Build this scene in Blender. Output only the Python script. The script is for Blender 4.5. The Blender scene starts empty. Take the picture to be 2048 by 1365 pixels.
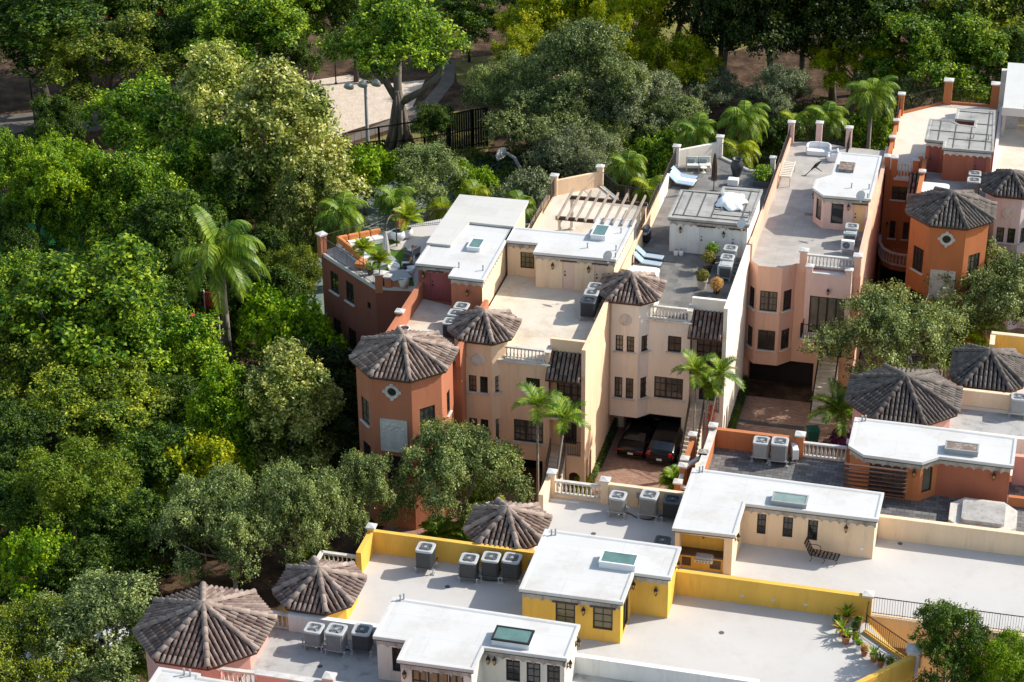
import bpy, math, random
import numpy as np
from mathutils import Vector, Matrix

S = bpy.context.scene
COL = S.collection
rad = math.radians
random.seed(7)

# ------------------------------------------------------------------ camera
F_PX, DEPR, YAW, ROLL = 4167.0, rad(28.0), rad(14.42), rad(-0.49)
CAM = np.array([31.0, -122.0, 68.0])
_fw = np.array([-math.sin(YAW)*math.cos(DEPR), math.cos(YAW)*math.cos(DEPR), -math.sin(DEPR)])
_rt = np.array([math.cos(YAW), math.sin(YAW), 0.0]); _up = np.cross(_rt, _fw)
_rt, _up = math.cos(ROLL)*_rt + math.sin(ROLL)*_up, -math.sin(ROLL)*_rt + math.cos(ROLL)*_up
cam = bpy.data.objects.new('camera', bpy.data.cameras.new('camera'))
COL.objects.link(cam)
cam.data.sensor_width = 36.0
cam.data.lens = F_PX/2048*36.0
cam.data.clip_start, cam.data.clip_end = 1.0, 2000.0
cam.matrix_world = Matrix(((_rt[0], _up[0], -_fw[0], CAM[0]), (_rt[1], _up[1], -_fw[1], CAM[1]), (_rt[2], _up[2], -_fw[2], CAM[2]), (0, 0, 0, 1)))
S.camera = cam

def at(px, py, z):
    """real-world point on the horizontal plane z that the survey photo shows at a pixel"""
    v = _fw + _rt*((px-1024.0)/F_PX) + _up*((682.5-py)/F_PX)
    p = CAM + v*((z-CAM[2])/v[2])
    return Vector((p[0], p[1], z))
def dist(p):
    return float(np.dot(np.array(p)-CAM, _fw))

# ------------------------------------------------------------------ light
SUN_AZ, SUN_EL = rad(29.0), rad(37.0)      # azimuth measured from +X
w = bpy.data.worlds.new('World'); S.world = w; w.use_nodes = True
nt = w.node_tree
sky = nt.nodes.new('ShaderNodeTexSky'); sky.sky_type = 'NISHITA'; sky.sun_disc = False
sky.sun_elevation = SUN_EL; sky.sun_rotation = rad(90) - SUN_AZ
sky.air_density = 1.0; sky.dust_density = 1.0
bg = nt.nodes['Background']; bg.inputs['Strength'].default_value = 0.15
haze_tint = nt.nodes.new('ShaderNodeMix'); haze_tint.data_type = 'RGBA'; haze_tint.blend_type = 'MULTIPLY'; haze_tint.inputs['Factor'].default_value = 1
haze_tint.inputs['B'].default_value = (1.0, 0.935, 0.83, 1)      # photo white balance: slightly hazy, warm sky light
nt.links.new(sky.outputs[0], haze_tint.inputs['A']); nt.links.new(haze_tint.outputs['Result'], bg.inputs['Color'])
sun = bpy.data.objects.new('sun', bpy.data.lights.new('sun', 'SUN')); COL.objects.link(sun)
sun.data.energy = 3.45; sun.data.angle = rad(0.53); sun.data.color = (1.0, 0.95, 0.865)
sd = Vector((math.cos(SUN_AZ)*math.cos(SUN_EL), math.sin(SUN_AZ)*math.cos(SUN_EL), math.sin(SUN_EL)))
sun.rotation_euler = sd.to_track_quat('Z', 'Y').to_euler(); sun.location = (60, 40, 60)
S.view_settings.view_transform = 'Standard'; S.view_settings.look = 'None'
S.view_settings.exposure = 0.78; S.view_settings.gamma = 1.0; S.view_settings.use_curve_mapping = False
S.cycles.max_bounces = 8; S.cycles.diffuse_bounces = 4; S.cycles.transparent_max_bounces = 8

# ------------------------------------------------------------------ materials
def lin(c): return tuple(c)+(1.0,) if len(c) == 3 else c
def mat(name, col, rough=0.85, metal=0.0, var=0.12, scale=0.6, bump=0.0, bscale=30.0, stretch=(1, 1, 1), spec=0.35, stain=None, stain_amt=0.0, stain_scale=0.8):
    m = bpy.data.materials.new(name); m.use_nodes = True
    t = m.node_tree; N = t.nodes; L = t.links
    b = N['Principled BSDF']
    b.inputs['Roughness'].default_value = rough; b.inputs['Metallic'].default_value = metal
    b.inputs['Specular IOR Level'].default_value = spec
    tc = N.new('ShaderNodeTexCoord'); mp = N.new('ShaderNodeMapping'); mp.inputs['Scale'].default_value = stretch
    L.new(tc.outputs['Object'], mp.inputs['Vector'])
    n = N.new('ShaderNodeTexNoise'); n.inputs['Scale'].default_value = scale; n.inputs['Detail'].default_value = 6; n.inputs['Roughness'].default_value = 0.65
    L.new(mp.outputs[0], n.inputs['Vector'])
    r = N.new('ShaderNodeMapRange'); r.inputs['From Min'].default_value = 0.3; r.inputs['From Max'].default_value = 0.7
    r.inputs['To Min'].default_value = 1-var; r.inputs['To Max'].default_value = 1+var*0.6
    L.new(n.outputs['Fac'], r.inputs['Value'])
    mul = N.new('ShaderNodeMix'); mul.data_type = 'RGBA'; mul.blend_type = 'MULTIPLY'; mul.inputs['Factor'].default_value = 1
    mul.inputs['A'].default_value = lin(col)
    L.new(r.outputs[0], mul.inputs['B'])
    out = mul.outputs['Result']
    if stain:
        n2 = N.new('ShaderNodeTexNoise'); n2.inputs['Scale'].default_value = stain_scale; n2.inputs['Detail'].default_value = 8; n2.inputs['Roughness'].default_value = 0.7
        L.new(mp.outputs[0], n2.inputs['Vector'])
        r2 = N.new('ShaderNodeMapRange'); r2.inputs['From Min'].default_value = 0.5; r2.inputs['From Max'].default_value = 0.72
        r2.inputs['To Min'].default_value = 0; r2.inputs['To Max'].default_value = stain_amt
        L.new(n2.outputs['Fac'], r2.inputs['Value'])
        mx = N.new('ShaderNodeMix'); mx.data_type = 'RGBA'
        L.new(r2.outputs[0], mx.inputs['Factor']); L.new(out, mx.inputs['A']); mx.inputs['B'].default_value = lin(stain)
        out = mx.outputs['Result']
    L.new(out, b.inputs['Base Color'])
    if bump > 0:
        n3 = N.new('ShaderNodeTexNoise'); n3.inputs['Scale'].default_value = bscale; n3.inputs['Detail'].default_value = 3
        L.new(tc.outputs['Object'], n3.inputs['Vector'])
        bp = N.new('ShaderNodeBump'); bp.inputs['Strength'].default_value = bump; bp.inputs['Distance'].default_value = 0.03
        L.new(n3.outputs['Fac'], bp.inputs['Height']); L.new(bp.outputs[0], b.inputs['Normal'])
    return m
def stucco(name, col):
    return mat(name, col, 0.92, 0, 0.13, 1.3, 0.35, 14.0, (1, 1, 0.14), 0.2, tuple(c*0.55 for c in col), 0.52, 2.6)
def tiles(name, c1, c2, mortar, sx, sz, gap=0.012, rough=0.7, stain=None, mixv=0.5):
    """paving: rectangular slabs laid on the floor, colours from c1 to c2"""
    m = bpy.data.materials.new(name); m.use_nodes = True
    t = m.node_tree; N = t.nodes; L = t.links; b = N['Principled BSDF']
    tc = N.new('ShaderNodeTexCoord')
    br = N.new('ShaderNodeTexBrick'); br.inputs['Scale'].default_value = 1.0
    br.inputs['Brick Width'].default_value = sx; br.inputs['Row Height'].default_value = sz
    br.inputs['Mortar Size'].default_value = gap; br.inputs['Mortar Smooth'].default_value = 0.2; br.inputs['Bias'].default_value = mixv-0.5
    br.inputs['Color1'].default_value = lin(c1); br.inputs['Color2'].default_value = lin(c2); br.inputs['Mortar'].default_value = lin(mortar)
    L.new(tc.outputs['Object'], br.inputs['Vector'])
    n = N.new('ShaderNodeTexNoise'); n.inputs['Scale'].default_value = 0.5; n.inputs['Detail'].default_value = 8; n.inputs['Roughness'].default_value = 0.7
    L.new(tc.outputs['Object'], n.inputs['Vector'])
    r = N.new('ShaderNodeMapRange'); r.inputs['From Min'].default_value = 0.3; r.inputs['From Max'].default_value = 0.7; r.inputs['To Min'].default_value = 0.78; r.inputs['To Max'].default_value = 1.14
    L.new(n.outputs['Fac'], r.inputs['Value'])
    mul = N.new('ShaderNodeMix'); mul.data_type = 'RGBA'; mul.blend_type = 'MULTIPLY'; mul.inputs['Factor'].default_value = 1
    L.new(br.outputs['Color'], mul.inputs['A']); L.new(r.outputs[0], mul.inputs['B'])
    L.new(mul.outputs['Result'], b.inputs['Base Color']); b.inputs['Roughness'].default_value = rough; b.inputs['Specular IOR Level'].default_value = 0.3
    return m
def mixmat(name, stops, scale, detail=8, rough=0.95, bump=0.4, bscale=9.0, dist_=0.0):
    m = bpy.data.materials.new(name); m.use_nodes = True
    t = m.node_tree; N = t.nodes; L = t.links; b = N['Principled BSDF']
    tc = N.new('ShaderNodeTexCoord'); n = N.new('ShaderNodeTexNoise'); n.inputs['Scale'].default_value = scale; n.inputs['Detail'].default_value = detail
    n.inputs['Roughness'].default_value = 0.7; n.inputs['Distortion'].default_value = dist_
    L.new(tc.outputs['Object'], n.inputs['Vector'])
    cr = N.new('ShaderNodeValToRGB'); e = cr.color_ramp.elements
    e[0].position, e[0].color = stops[0][0], lin(stops[0][1]); e[1].position, e[1].color = stops[-1][0], lin(stops[-1][1])
    for p, c in stops[1:-1]:
        k = e.new(p); k.color = lin(c)
    L.new(n.outputs['Fac'], cr.inputs['Fac'])
    L.new(cr.outputs[0], b.inputs['Base Color']); b.inputs['Roughness'].default_value = rough; b.inputs['Specular IOR Level'].default_value = 0.15
    n3 = N.new('ShaderNodeTexNoise'); n3.inputs['Scale'].default_value = bscale; n3.inputs['Detail'].default_value = 5
    L.new(tc.outputs['Object'], n3.inputs['Vector'])
    bp = N.new('ShaderNodeBump'); bp.inputs['Strength'].default_value = bump; bp.inputs['Distance'].default_value = 0.08
    L.new(n3.outputs['Fac'], bp.inputs['Height']); L.new(bp.outputs[0], b.inputs['Normal'])
    return m
def tinted(name, cols, rough=0.85, spec=0.2):
    """each loose piece (roof tile, paver, plank) has its own colour of the ramp"""
    m = bpy.data.materials.new(name); m.use_nodes = True
    t = m.node_tree; N = t.nodes; L = t.links; b = N['Principled BSDF']
    g = N.new('ShaderNodeNewGeometry'); cr = N.new('ShaderNodeValToRGB'); e = cr.color_ramp.elements
    e[0].color = lin(cols[0]); e[1].color = lin(cols[-1])
    for i, c in enumerate(cols[1:-1]):
        k = e.new((i+1)/(len(cols)-1)); k.color = lin(c)
    L.new(g.outputs['Random Per Island'], cr.inputs['Fac'])
    tc = N.new('ShaderNodeTexCoord'); n = N.new('ShaderNodeTexNoise'); n.inputs['Scale'].default_value = 2.5; n.inputs['Detail'].default_value = 6
    L.new(tc.outputs['Object'], n.inputs['Vector'])
    r = N.new('ShaderNodeMapRange'); r.inputs['From Min'].default_value = 0.3; r.inputs['From Max'].default_value = 0.7; r.inputs['To Min'].default_value = 0.72; r.inputs['To Max'].default_value = 1.2
    L.new(n.outputs['Fac'], r.inputs['Value'])
    mul = N.new('ShaderNodeMix'); mul.data_type = 'RGBA'; mul.blend_type = 'MULTIPLY'; mul.inputs['Factor'].default_value = 1
    L.new(cr.outputs[0], mul.inputs['A']); L.new(r.outputs[0], mul.inputs['B']); L.new(mul.outputs['Result'], b.inputs['Base Color'])
    b.inputs['Roughness'].default_value = rough; b.inputs['Specular IOR Level'].default_value = spec
    return m
def leafmat(name, cols, trans=0.27, gloss=0.25, rough=0.5):
    m = bpy.data.materials.new(name); m.use_nodes = True
    t = m.node_tree; N = t.nodes; L = t.links; b = N['Principled BSDF']; o = N['Material Output']
    g = N.new('ShaderNodeNewGeometry'); oi = N.new('ShaderNodeObjectInfo')
    tc = N.new('ShaderNodeTexCoord'); n = N.new('ShaderNodeTexNoise'); n.inputs['Scale'].default_value = 0.45; n.inputs['Detail'].default_value = 3
    L.new(tc.outputs['Object'], n.inputs['Vector'])
    a = N.new('ShaderNodeMath'); a.operation = 'MULTIPLY_ADD'; a.inputs[1].default_value = 1.7; a.inputs[2].default_value = -0.80
    L.new(n.outputs['Fac'], a.inputs[0])
    a2 = N.new('ShaderNodeMath'); a2.operation = 'MULTIPLY_ADD'; a2.inputs[1].default_value = 0.95
    L.new(g.outputs['Random Per Island'], a2.inputs[0]); L.new(a.outputs[0], a2.inputs[2])
    cr = N.new('ShaderNodeValToRGB'); e = cr.color_ramp.elements
    e[0].color = lin(cols[0]); e[1].color = lin(cols[-1])
    for i, c in enumerate(cols[1:-1]):
        k = e.new((i+1)/(len(cols)-1)); k.color = lin(c)
    L.new(a2.outputs[0], cr.inputs['Fac'])
    hv = N.new('ShaderNodeHueSaturation')
    r = N.new('ShaderNodeMapRange'); r.inputs['To Min'].default_value = 0.95; r.inputs['To Max'].default_value = 1.35
    L.new(oi.outputs['Random'], r.inputs['Value']); L.new(r.outputs[0], hv.inputs['Value']); L.new(cr.outputs[0], hv.inputs['Color'])
    hv.inputs['Saturation'].default_value = 1.06; L.new(hv.outputs[0], b.inputs['Base Color']); b.inputs['Roughness'].default_value = rough; b.inputs['Specular IOR Level'].default_value = gloss
    tr = N.new('ShaderNodeBsdfTranslucent'); ym = N.new('ShaderNodeMix'); ym.data_type = 'RGBA'; ym.blend_type = 'MULTIPLY'; ym.inputs['Factor'].default_value = 1; ym.inputs['B'].default_value = (1.5, 1.35, 0.7, 1); L.new(hv.outputs[0], ym.inputs['A']); L.new(ym.outputs['Result'], tr.inputs['Color'])
    mx = N.new('ShaderNodeMixShader'); mx.inputs[0].default_value = trans
    L.new(b.outputs[0], mx.inputs[1]); L.new(tr.outputs[0], mx.inputs[2]); L.new(mx.outputs[0], o.inputs['Surface'])
    return m

M = {}
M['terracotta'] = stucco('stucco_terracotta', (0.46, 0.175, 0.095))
M['brownred_shaded'] = stucco('stucco_brown_red_shaded', (0.25, 0.090, 0.060))  # brown red paint, darkened further for the shade of the nearby trees
M['peach'] = stucco('stucco_peach', (0.83, 0.585, 0.385))
M['cream'] = stucco('stucco_cream', (0.82, 0.745, 0.64))
M['pinkpeach'] = stucco('stucco_pink_peach', (0.76, 0.46, 0.33))
M['pink'] = stucco('stucco_pink', (0.76, 0.50, 0.42))
M['orange'] = stucco('stucco_orange', (0.50, 0.18, 0.072))
M['rust'] = stucco('stucco_rust', (0.40, 0.135, 0.075))
M['wine'] = stucco('stucco_wine_shaded_terracotta', (0.30, 0.10, 0.08))  # terracotta with shade mixed into the colour; also a plain wine door colour
M['lavender'] = stucco('stucco_lavender', (0.68, 0.55, 0.53))
M['yellow'] = stucco('stucco_yellow', (0.76, 0.45, 0.085))
M['niche'] = stucco('stucco_golden_niche', (0.80, 0.47, 0.10))
M['buff'] = stucco('stucco_buff', (0.82, 0.62, 0.42))
M['ivory'] = stucco('stucco_ivory', (0.72, 0.67, 0.58))
M['rose'] = stucco('stucco_rose', (0.66, 0.37, 0.31))
M['white_wall'] = stucco('stucco_white', (0.76, 0.74, 0.70))
M['membrane'] = mat('white_roof_membrane', (0.58, 0.575, 0.56), 0.6, 0, 0.05, 0.35, 0.05, 4, stain=(0.40, 0.34, 0.28), stain_amt=0.45, stain_scale=0.5)
M['membrane_old'] = mat('aged_white_roof', (0.55, 0.535, 0.50), 0.75, 0, 0.12, 0.4, 0.05, 4, stain=(0.40, 0.36, 0.31), stain_amt=0.4, stain_scale=0.4)
M['membrane_gray'] = mat('weathered_grey_roof', (0.36, 0.35, 0.325), 0.85, 0, 0.22, 0.5, 0.1, 6, stain=(0.09, 0.085, 0.08), stain_amt=0.75, stain_scale=0.7)
M['seam'] = mat('roof_seam', (0.10, 0.10, 0.10), 0.8, 0, 0.3, 2)
M['flash'] = mat('roof_flashing', (0.10, 0.105, 0.12), 0.5, 0.3, 0.2, 2)
M['frieze'] = mat('weathered_frieze', (0.43, 0.385, 0.33), 0.9, 0, 0.3, 2.0, 0.2, 20, (1, 1, 0.3), 0.2, (0.06, 0.05, 0.045), 0.9, 1.5)
M['trim'] = mat('cast_stone', (0.62, 0.575, 0.51), 0.85, 0, 0.2, 2.0, 0.2, 25, (1, 1, 1), 0.25, (0.25, 0.22, 0.19), 0.5, 2.2)
M['trim_white'] = mat('pale_cast_stone', (0.57, 0.55, 0.52), 0.8, 0, 0.18, 2.0, 0.1, 25, (1, 1, 1), 0.25, (0.24, 0.22, 0.20), 0.5, 2.2)
M['relief'] = mat('carved_panel', (0.58, 0.55, 0.51), 0.85, 0, 0.2, 3, 0.8, 9)
M['cement'] = mat('cement_terrace', (0.64, 0.575, 0.475), 0.9, 0, 0.14, 0.35, 0.1, 12, stain=(0.36, 0.27, 0.17), stain_amt=0.65, stain_scale=0.45)
M['deckpale'] = mat('pale_terrace_coating', (0.52, 0.50, 0.475), 0.8, 0, 0.06, 0.3, 0.05, 15, stain=(0.38, 0.35, 0.32), stain_amt=0.35, stain_scale=0.9)
M['decksoft'] = mat('ivory_terrace_coating', (0.68, 0.61, 0.51), 0.85, 0, 0.08, 0.3, 0.05, 15, stain=(0.45, 0.36, 0.26), stain_amt=0.4, stain_scale=0.4)
M['deckdull'] = mat('grey_terrace_coating', (0.42, 0.415, 0.40), 0.85, 0, 0.12, 0.5, 0.05, 15, stain=(0.10, 0.10, 0.10), stain_amt=0.6, stain_scale=1.6)
M['slate'] = tiles('slate_tiles', (0.13, 0.13, 0.125), (0.23, 0.215, 0.195), (0.19, 0.19, 0.18), 0.6, 0.6)
M['greige'] = tiles('porcelain_tiles', (0.37, 0.345, 0.315), (0.43, 0.40, 0.365), (0.30, 0.28, 0.255), 1.2, 0.6, 0.01)
M['paver'] = tiles('charcoal_pavers', (0.10, 0.10, 0.10), (0.21, 0.205, 0.20), (0.06, 0.06, 0.06), 0.42, 0.3, 0.015)
M['pavetan'] = tiles('tan_tiles', (0.66, 0.60, 0.48), (0.70, 0.63, 0.51), (0.52, 0.46, 0.37), 0.5, 0.4, 0.008)
M['brick'] = tiles('brick_pavers', (0.30, 0.165, 0.115), (0.42, 0.27, 0.20), (0.22, 0.15, 0.11), 0.22, 0.11, 0.012, 0.9)
M['brickpale'] = tiles('pale_brick_pavers', (0.40, 0.27, 0.20), (0.52, 0.38, 0.30), (0.33, 0.24, 0.19), 0.22, 0.11, 0.012, 0.9)
M['kerb'] = mat('dark_kerb', (0.08, 0.075, 0.07), 0.9)
M['rooftile'] = tinted('clay_roof_tiles', [(0.125, 0.088, 0.074), (0.18, 0.130, 0.108), (0.23, 0.168, 0.140), (0.30, 0.235, 0.195)])
M['rooftile_grey'] = tinted('grey_roof_tiles', [(0.100, 0.086, 0.077), (0.125, 0.108, 0.097), (0.145, 0.125, 0.112), (0.18, 0.155, 0.138)])
M['rooftile_brown'] = tinted('brown_roof_tiles', [(0.13, 0.090, 0.078), (0.175, 0.125, 0.108), (0.215, 0.160, 0.138), (0.28, 0.22, 0.185)])
M['hiptile'] = tinted('lighter_hip_tiles', [(0.22, 0.17, 0.145), (0.30, 0.235, 0.20), (0.36, 0.29, 0.245)])
M['underlay'] = mat('roof_underlay', (0.012, 0.010, 0.009), 0.95)
M['fascia'] = mat('brown_fascia', (0.075, 0.038, 0.026), 0.6)
M['frame'] = mat('dark_window_frame', (0.030, 0.024, 0.021), 0.45)
M['glass'] = mat('window_glass', (0.022, 0.022, 0.020), 0.06, 0, 0.3, 1.5, spec=0.8)
M['glass_reflect_tint'] = mat('window_glass_reflection_tint', (0.075, 0.080, 0.075), 0.05, 0, 0.5, 1.1, spec=1.0)  # paler mottled base colour stands in for reflections on the pane
M['glass_lit'] = mat('window_glass_blinds', (0.13, 0.115, 0.085), 0.1, 0, 0.3, 1.5, spec=0.7)
M['glass_warm'] = mat('window_glass_warm', (0.15, 0.12, 0.055), 0.12, 0, 0.35, 1.2, spec=0.7)
M['teal'] = mat('skylight_glass', (0.105, 0.195, 0.172), 0.08, 0, 0.25, 1.5, spec=0.7)
M['skygrey'] = mat('pale_skylight_glass', (0.22, 0.30, 0.27), 0.1, 0, 0.2, 1.5, spec=0.7)
M['teal_dark'] = mat('skylight_shaft', (0.035, 0.11, 0.10), 0.3, 0, 0.25, 1.5)
M['curb'] = mat('skylight_curb', (0.72, 0.73, 0.74), 0.6)
M['rusty'] = mat('rusty_cover', (0.20, 0.15, 0.12), 0.8, 0, 0.4, 4, stain=(0.55, 0.52, 0.5), stain_amt=0.7, stain_scale=3)
M['door_red'] = mat('wine_red_door', (0.30, 0.085, 0.085), 0.6)
M['door_peach'] = mat('pale_peach_door', (0.72, 0.52, 0.40), 0.6)
M['door_white'] = mat('white_door', (0.72, 0.69, 0.64), 0.6)
M['door_apricot'] = mat('apricot_door', (0.80, 0.47, 0.23), 0.6)
M['iron'] = mat('black_iron', (0.022, 0.020, 0.020), 0.5, 0.3)
M['bronze'] = mat('bronze_iron', (0.075, 0.060, 0.048), 0.5, 0.4)
M['garage'] = mat('dark_garage_door', (0.022, 0.018, 0.016), 0.7)
M['steel'] = mat('galvanised_steel', (0.50, 0.51, 0.52), 0.45, 0.5, 0.15, 3)
M['grey_metal'] = mat('grey_painted_metal', (0.29, 0.30, 0.31), 0.5, 0.1)
M['ac_light'] = mat('light_grey_enamel', (0.43, 0.44, 0.435), 0.45, 0.0, 0.1, 3)
M['ac_mid'] = mat('mid_grey_enamel', (0.30, 0.31, 0.315), 0.5, 0.0, 0.1, 3)
M['ac_dark'] = mat('dark_grey_enamel', (0.085, 0.09, 0.095), 0.5, 0.0, 0.1, 3)
M['ac_navy'] = mat('charcoal_enamel', (0.05, 0.055, 0.065), 0.5, 0.0, 0.1, 3)
M['black'] = mat('black_plastic', (0.015, 0.015, 0.015), 0.55)
M['white'] = mat('white_plastic', (0.78, 0.78, 0.77), 0.45, 0, 0.05)
M['offwhite'] = mat('ivory_paint', (0.72, 0.66, 0.54), 0.6, 0, 0.1)
M['cushion_orange'] = mat('orange_fabric', (0.62, 0.24, 0.075), 0.9, 0, 0.12, 5)
M['cushion_white'] = mat('white_fabric', (0.74, 0.71, 0.66), 0.9, 0, 0.08, 5)
M['cushion_grey'] = mat('grey_fabric', (0.30, 0.31, 0.32), 0.9, 0, 0.1, 5)
M['cushion_blue'] = mat('blue_fabric', (0.33, 0.43, 0.52), 0.9, 0, 0.1, 5)
M['cushion_sage'] = mat('sage_fabric', (0.60, 0.59, 0.53), 0.9, 0, 0.1, 5)
M['cushion_teal'] = mat('grey_teal_fabric', (0.24, 0.28, 0.27), 0.9, 0, 0.1, 5)
M['canvas'] = mat('folded_canvas', (0.58, 0.54, 0.49), 0.9, 0, 0.15, 6)
M['awning'] = mat('pale_awning', (0.66, 0.65, 0.61), 0.85, 0, 0.06, 1)
M['plastic_sheet'] = mat('white_tarp', (0.88, 0.89, 0.90), 0.35, 0, 0.05)
M['turf'] = mixmat('artificial_turf', [(0.35, (0.055, 0.13, 0.012)), (0.65, (0.10, 0.20, 0.02))], 30, 3, 0.95, 0.6, 60)
M['timber'] = mat('weathered_timber', (0.33, 0.265, 0.21), 0.9, 0, 0.35, 3, 0.2, 20, (1, 0.3, 1))
M['timber_dark'] = mat('dark_timber', (0.085, 0.055, 0.042), 0.85, 0, 0.3, 3)
M['louver'] = mat('red_brown_timber', (0.13, 0.06, 0.042), 0.75, 0, 0.3, 3)
M['granite'] = mat('brown_granite', (0.12, 0.075, 0.05), 0.3, 0, 0.4, 12)
M['terra_pot'] = mat('terracotta_pot', (0.42, 0.16, 0.075), 0.85, 0, 0.2, 6)
M['stone_pot'] = mat('stone_pot', (0.46, 0.40, 0.32), 0.9, 0, 0.25, 5)
M['dark_pot'] = mat('dark_glazed_pot', (0.045, 0.045, 0.048), 0.4, 0, 0.3, 5)
M['soil'] = mat('potting_soil', (0.05, 0.035, 0.025), 1.0)
M['dishgrey'] = mat('dish_paint', (0.62, 0.615, 0.59), 0.5)
M['rustdish'] = mat('stained_dish_paint', (0.62, 0.60, 0.55), 0.6, 0, 0.1, 5, stain=(0.45, 0.2, 0.07), stain_amt=0.8, stain_scale=6)
M['amber'] = mat('lamp_amber', (0.5, 0.3, 0.08), 0.4)
M['carblack'] = mat('black_car_paint', (0.006, 0.006, 0.007), 0.22, 0.0, 0.05, 1, spec=0.35)
M['carwhite'] = mat('white_car_paint', (0.72, 0.73, 0.74), 0.25, 0.0, 0.03, 1, spec=0.6)
M['carsilver'] = mat('silver_car_paint', (0.45, 0.46, 0.48), 0.3, 0.4, 0.03, 1)
M['carglass'] = mat('car_glass', (0.012, 0.014, 0.016), 0.05, spec=0.9)
M['tyre'] = mat('tyre_rubber', (0.02, 0.02, 0.02), 0.9)
M['taillight'] = mat('red_tail_light', (0.45, 0.012, 0.015), 0.25)
M['red_cloth'] = mat('red_canvas', (0.62, 0.03, 0.05), 0.8, 0, 0.2, 4)
M['bin_green'] = mat('green_bin_plastic', (0.01, 0.10, 0.075), 0.5)
M['bark'] = mat('grey_bark', (0.20, 0.165, 0.13), 0.95, 0, 0.4, 3, 0.6, 8, (1, 1, 0.3))
M['bark_pale'] = mat('pale_bark', (0.36, 0.32, 0.27), 0.95, 0, 0.35, 3, 0.6, 8, (1, 1, 0.3))
M['bark_dark'] = mat('dark_bark', (0.07, 0.055, 0.045), 0.95, 0, 0.4, 3, 0.6, 8)
M['palmbark'] = mat('palm_bark', (0.30, 0.26, 0.21), 0.95, 0, 0.3, 6, 0.5, 8)
M['fence_wood'] = mat('black_brown_fence', (0.035, 0.028, 0.024), 0.9, 0, 0.3, 3)
# setting
M['mulch'] = mixmat('leaf_litter', [(0.30, (0.018, 0.011, 0.007)), (0.48, (0.060, 0.036, 0.022)), (0.60, (0.12, 0.075, 0.045)), (0.75, (0.05, 0.042, 0.02))], 0.55, 12, 1.0, 0.8, 3.0)
M['sand'] = mixmat('pale_sand', [(0.3, (0.50, 0.41, 0.33)), (0.7, (0.68, 0.58, 0.48))], 1.2, 12, 1.0, 0.6, 5)
M['path'] = mixmat('asphalt_path', [(0.3, (0.12, 0.10, 0.085)), (0.7, (0.19, 0.165, 0.14))], 0.8, 10, 0.95, 0.2, 20)
M['lawn'] = mixmat('dry_lawn', [(0.30, (0.06, 0.085, 0.02)), (0.5, (0.19, 0.17, 0.05)), (0.7, (0.30, 0.24, 0.09))], 0.5, 12, 1.0, 0.7, 8)
M['field'] = mixmat('green_sports_turf', [(0.3, (0.012, 0.10, 0.028)), (0.7, (0.02, 0.145, 0.04))], 0.6, 6, 0.95, 0.3, 20)
M['court'] = mixmat('sport_court_paint', [(0.3, (0.15, 0.20, 0.18)), (0.7, (0.20, 0.25, 0.225))], 0.4, 8, 0.85, 0.1, 10)
M['paint_line'] = mat('white_line_paint', (0.75, 0.76, 0.74), 0.8)
M['road'] = mixmat('asphalt_road', [(0.3, (0.045, 0.045, 0.045)), (0.7, (0.07, 0.068, 0.066))], 0.6, 10, 0.9, 0.2, 20)
def seams(m, sx, sz, dark):
    t = m.node_tree; N = t.nodes; L = t.links; b = N['Principled BSDF']; src = b.inputs['Base Color'].links[0].from_socket
    tc = N.new('ShaderNodeTexCoord'); br = N.new('ShaderNodeTexBrick'); br.inputs['Scale'].default_value = 1; br.inputs['Brick Width'].default_value = sx; br.inputs['Row Height'].default_value = sz
    br.inputs['Mortar Size'].default_value = 0.02; br.inputs['Mortar Smooth'].default_value = 0.5; br.inputs['Color1'].default_value = (1, 1, 1, 1); br.inputs['Color2'].default_value = (0.965, 0.965, 0.96, 1); br.inputs['Mortar'].default_value = (dark, dark, dark, 1)
    L.new(tc.outputs['Object'], br.inputs['Vector']); mu = N.new('ShaderNodeMix'); mu.data_type = 'RGBA'; mu.blend_type = 'MULTIPLY'; mu.inputs['Factor'].default_value = 1
    L.new(src, mu.inputs['A']); L.new(br.outputs['Color'], mu.inputs['B']); L.new(mu.outputs['Result'], b.inputs['Base Color'])
seams(M['membrane'], 4.2, 1.45, 0.88); seams(M['membrane_old'], 3.6, 1.2, 0.84); seams(M['membrane_gray'], 2.6, 1.1, 0.6)
# leaves
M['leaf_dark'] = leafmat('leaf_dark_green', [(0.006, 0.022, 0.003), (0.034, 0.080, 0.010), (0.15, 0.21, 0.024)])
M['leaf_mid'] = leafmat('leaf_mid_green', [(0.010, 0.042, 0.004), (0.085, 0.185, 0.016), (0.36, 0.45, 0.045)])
M['leaf_olive'] = leafmat('leaf_olive', [(0.016, 0.040, 0.005), (0.100, 0.155, 0.018), (0.36, 0.39, 0.050)])
M['leaf_oak'] = leafmat('leaf_oak', [(0.026, 0.048, 0.014), (0.120, 0.172, 0.058), (0.42, 0.48, 0.19)])
M['leaf_grey'] = leafmat('leaf_grey_green', [(0.040, 0.058, 0.030), (0.130, 0.160, 0.085), (0.34, 0.38, 0.22)])
M['leaf_bright'] = leafmat('leaf_bright_green', [(0.040, 0.11, 0.008), (0.14, 0.26, 0.015), (0.36, 0.45, 0.035)])
M['leaf_yellow'] = leafmat('leaf_yellow_green', [(0.085, 0.14, 0.008), (0.24, 0.29, 0.016), (0.46, 0.44, 0.035)])
M['leaf_almond'] = leafmat('leaf_pale_almond', [(0.035, 0.075, 0.008), (0.22, 0.27, 0.045), (0.56, 0.54, 0.18)], 0.25, 0.4, 0.4)
M['leaf_lacy'] = leafmat('leaf_lacy_gold', [(0.044, 0.096, 0.011), (0.123, 0.184, 0.018), (0.210, 0.254, 0.032)])
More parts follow.
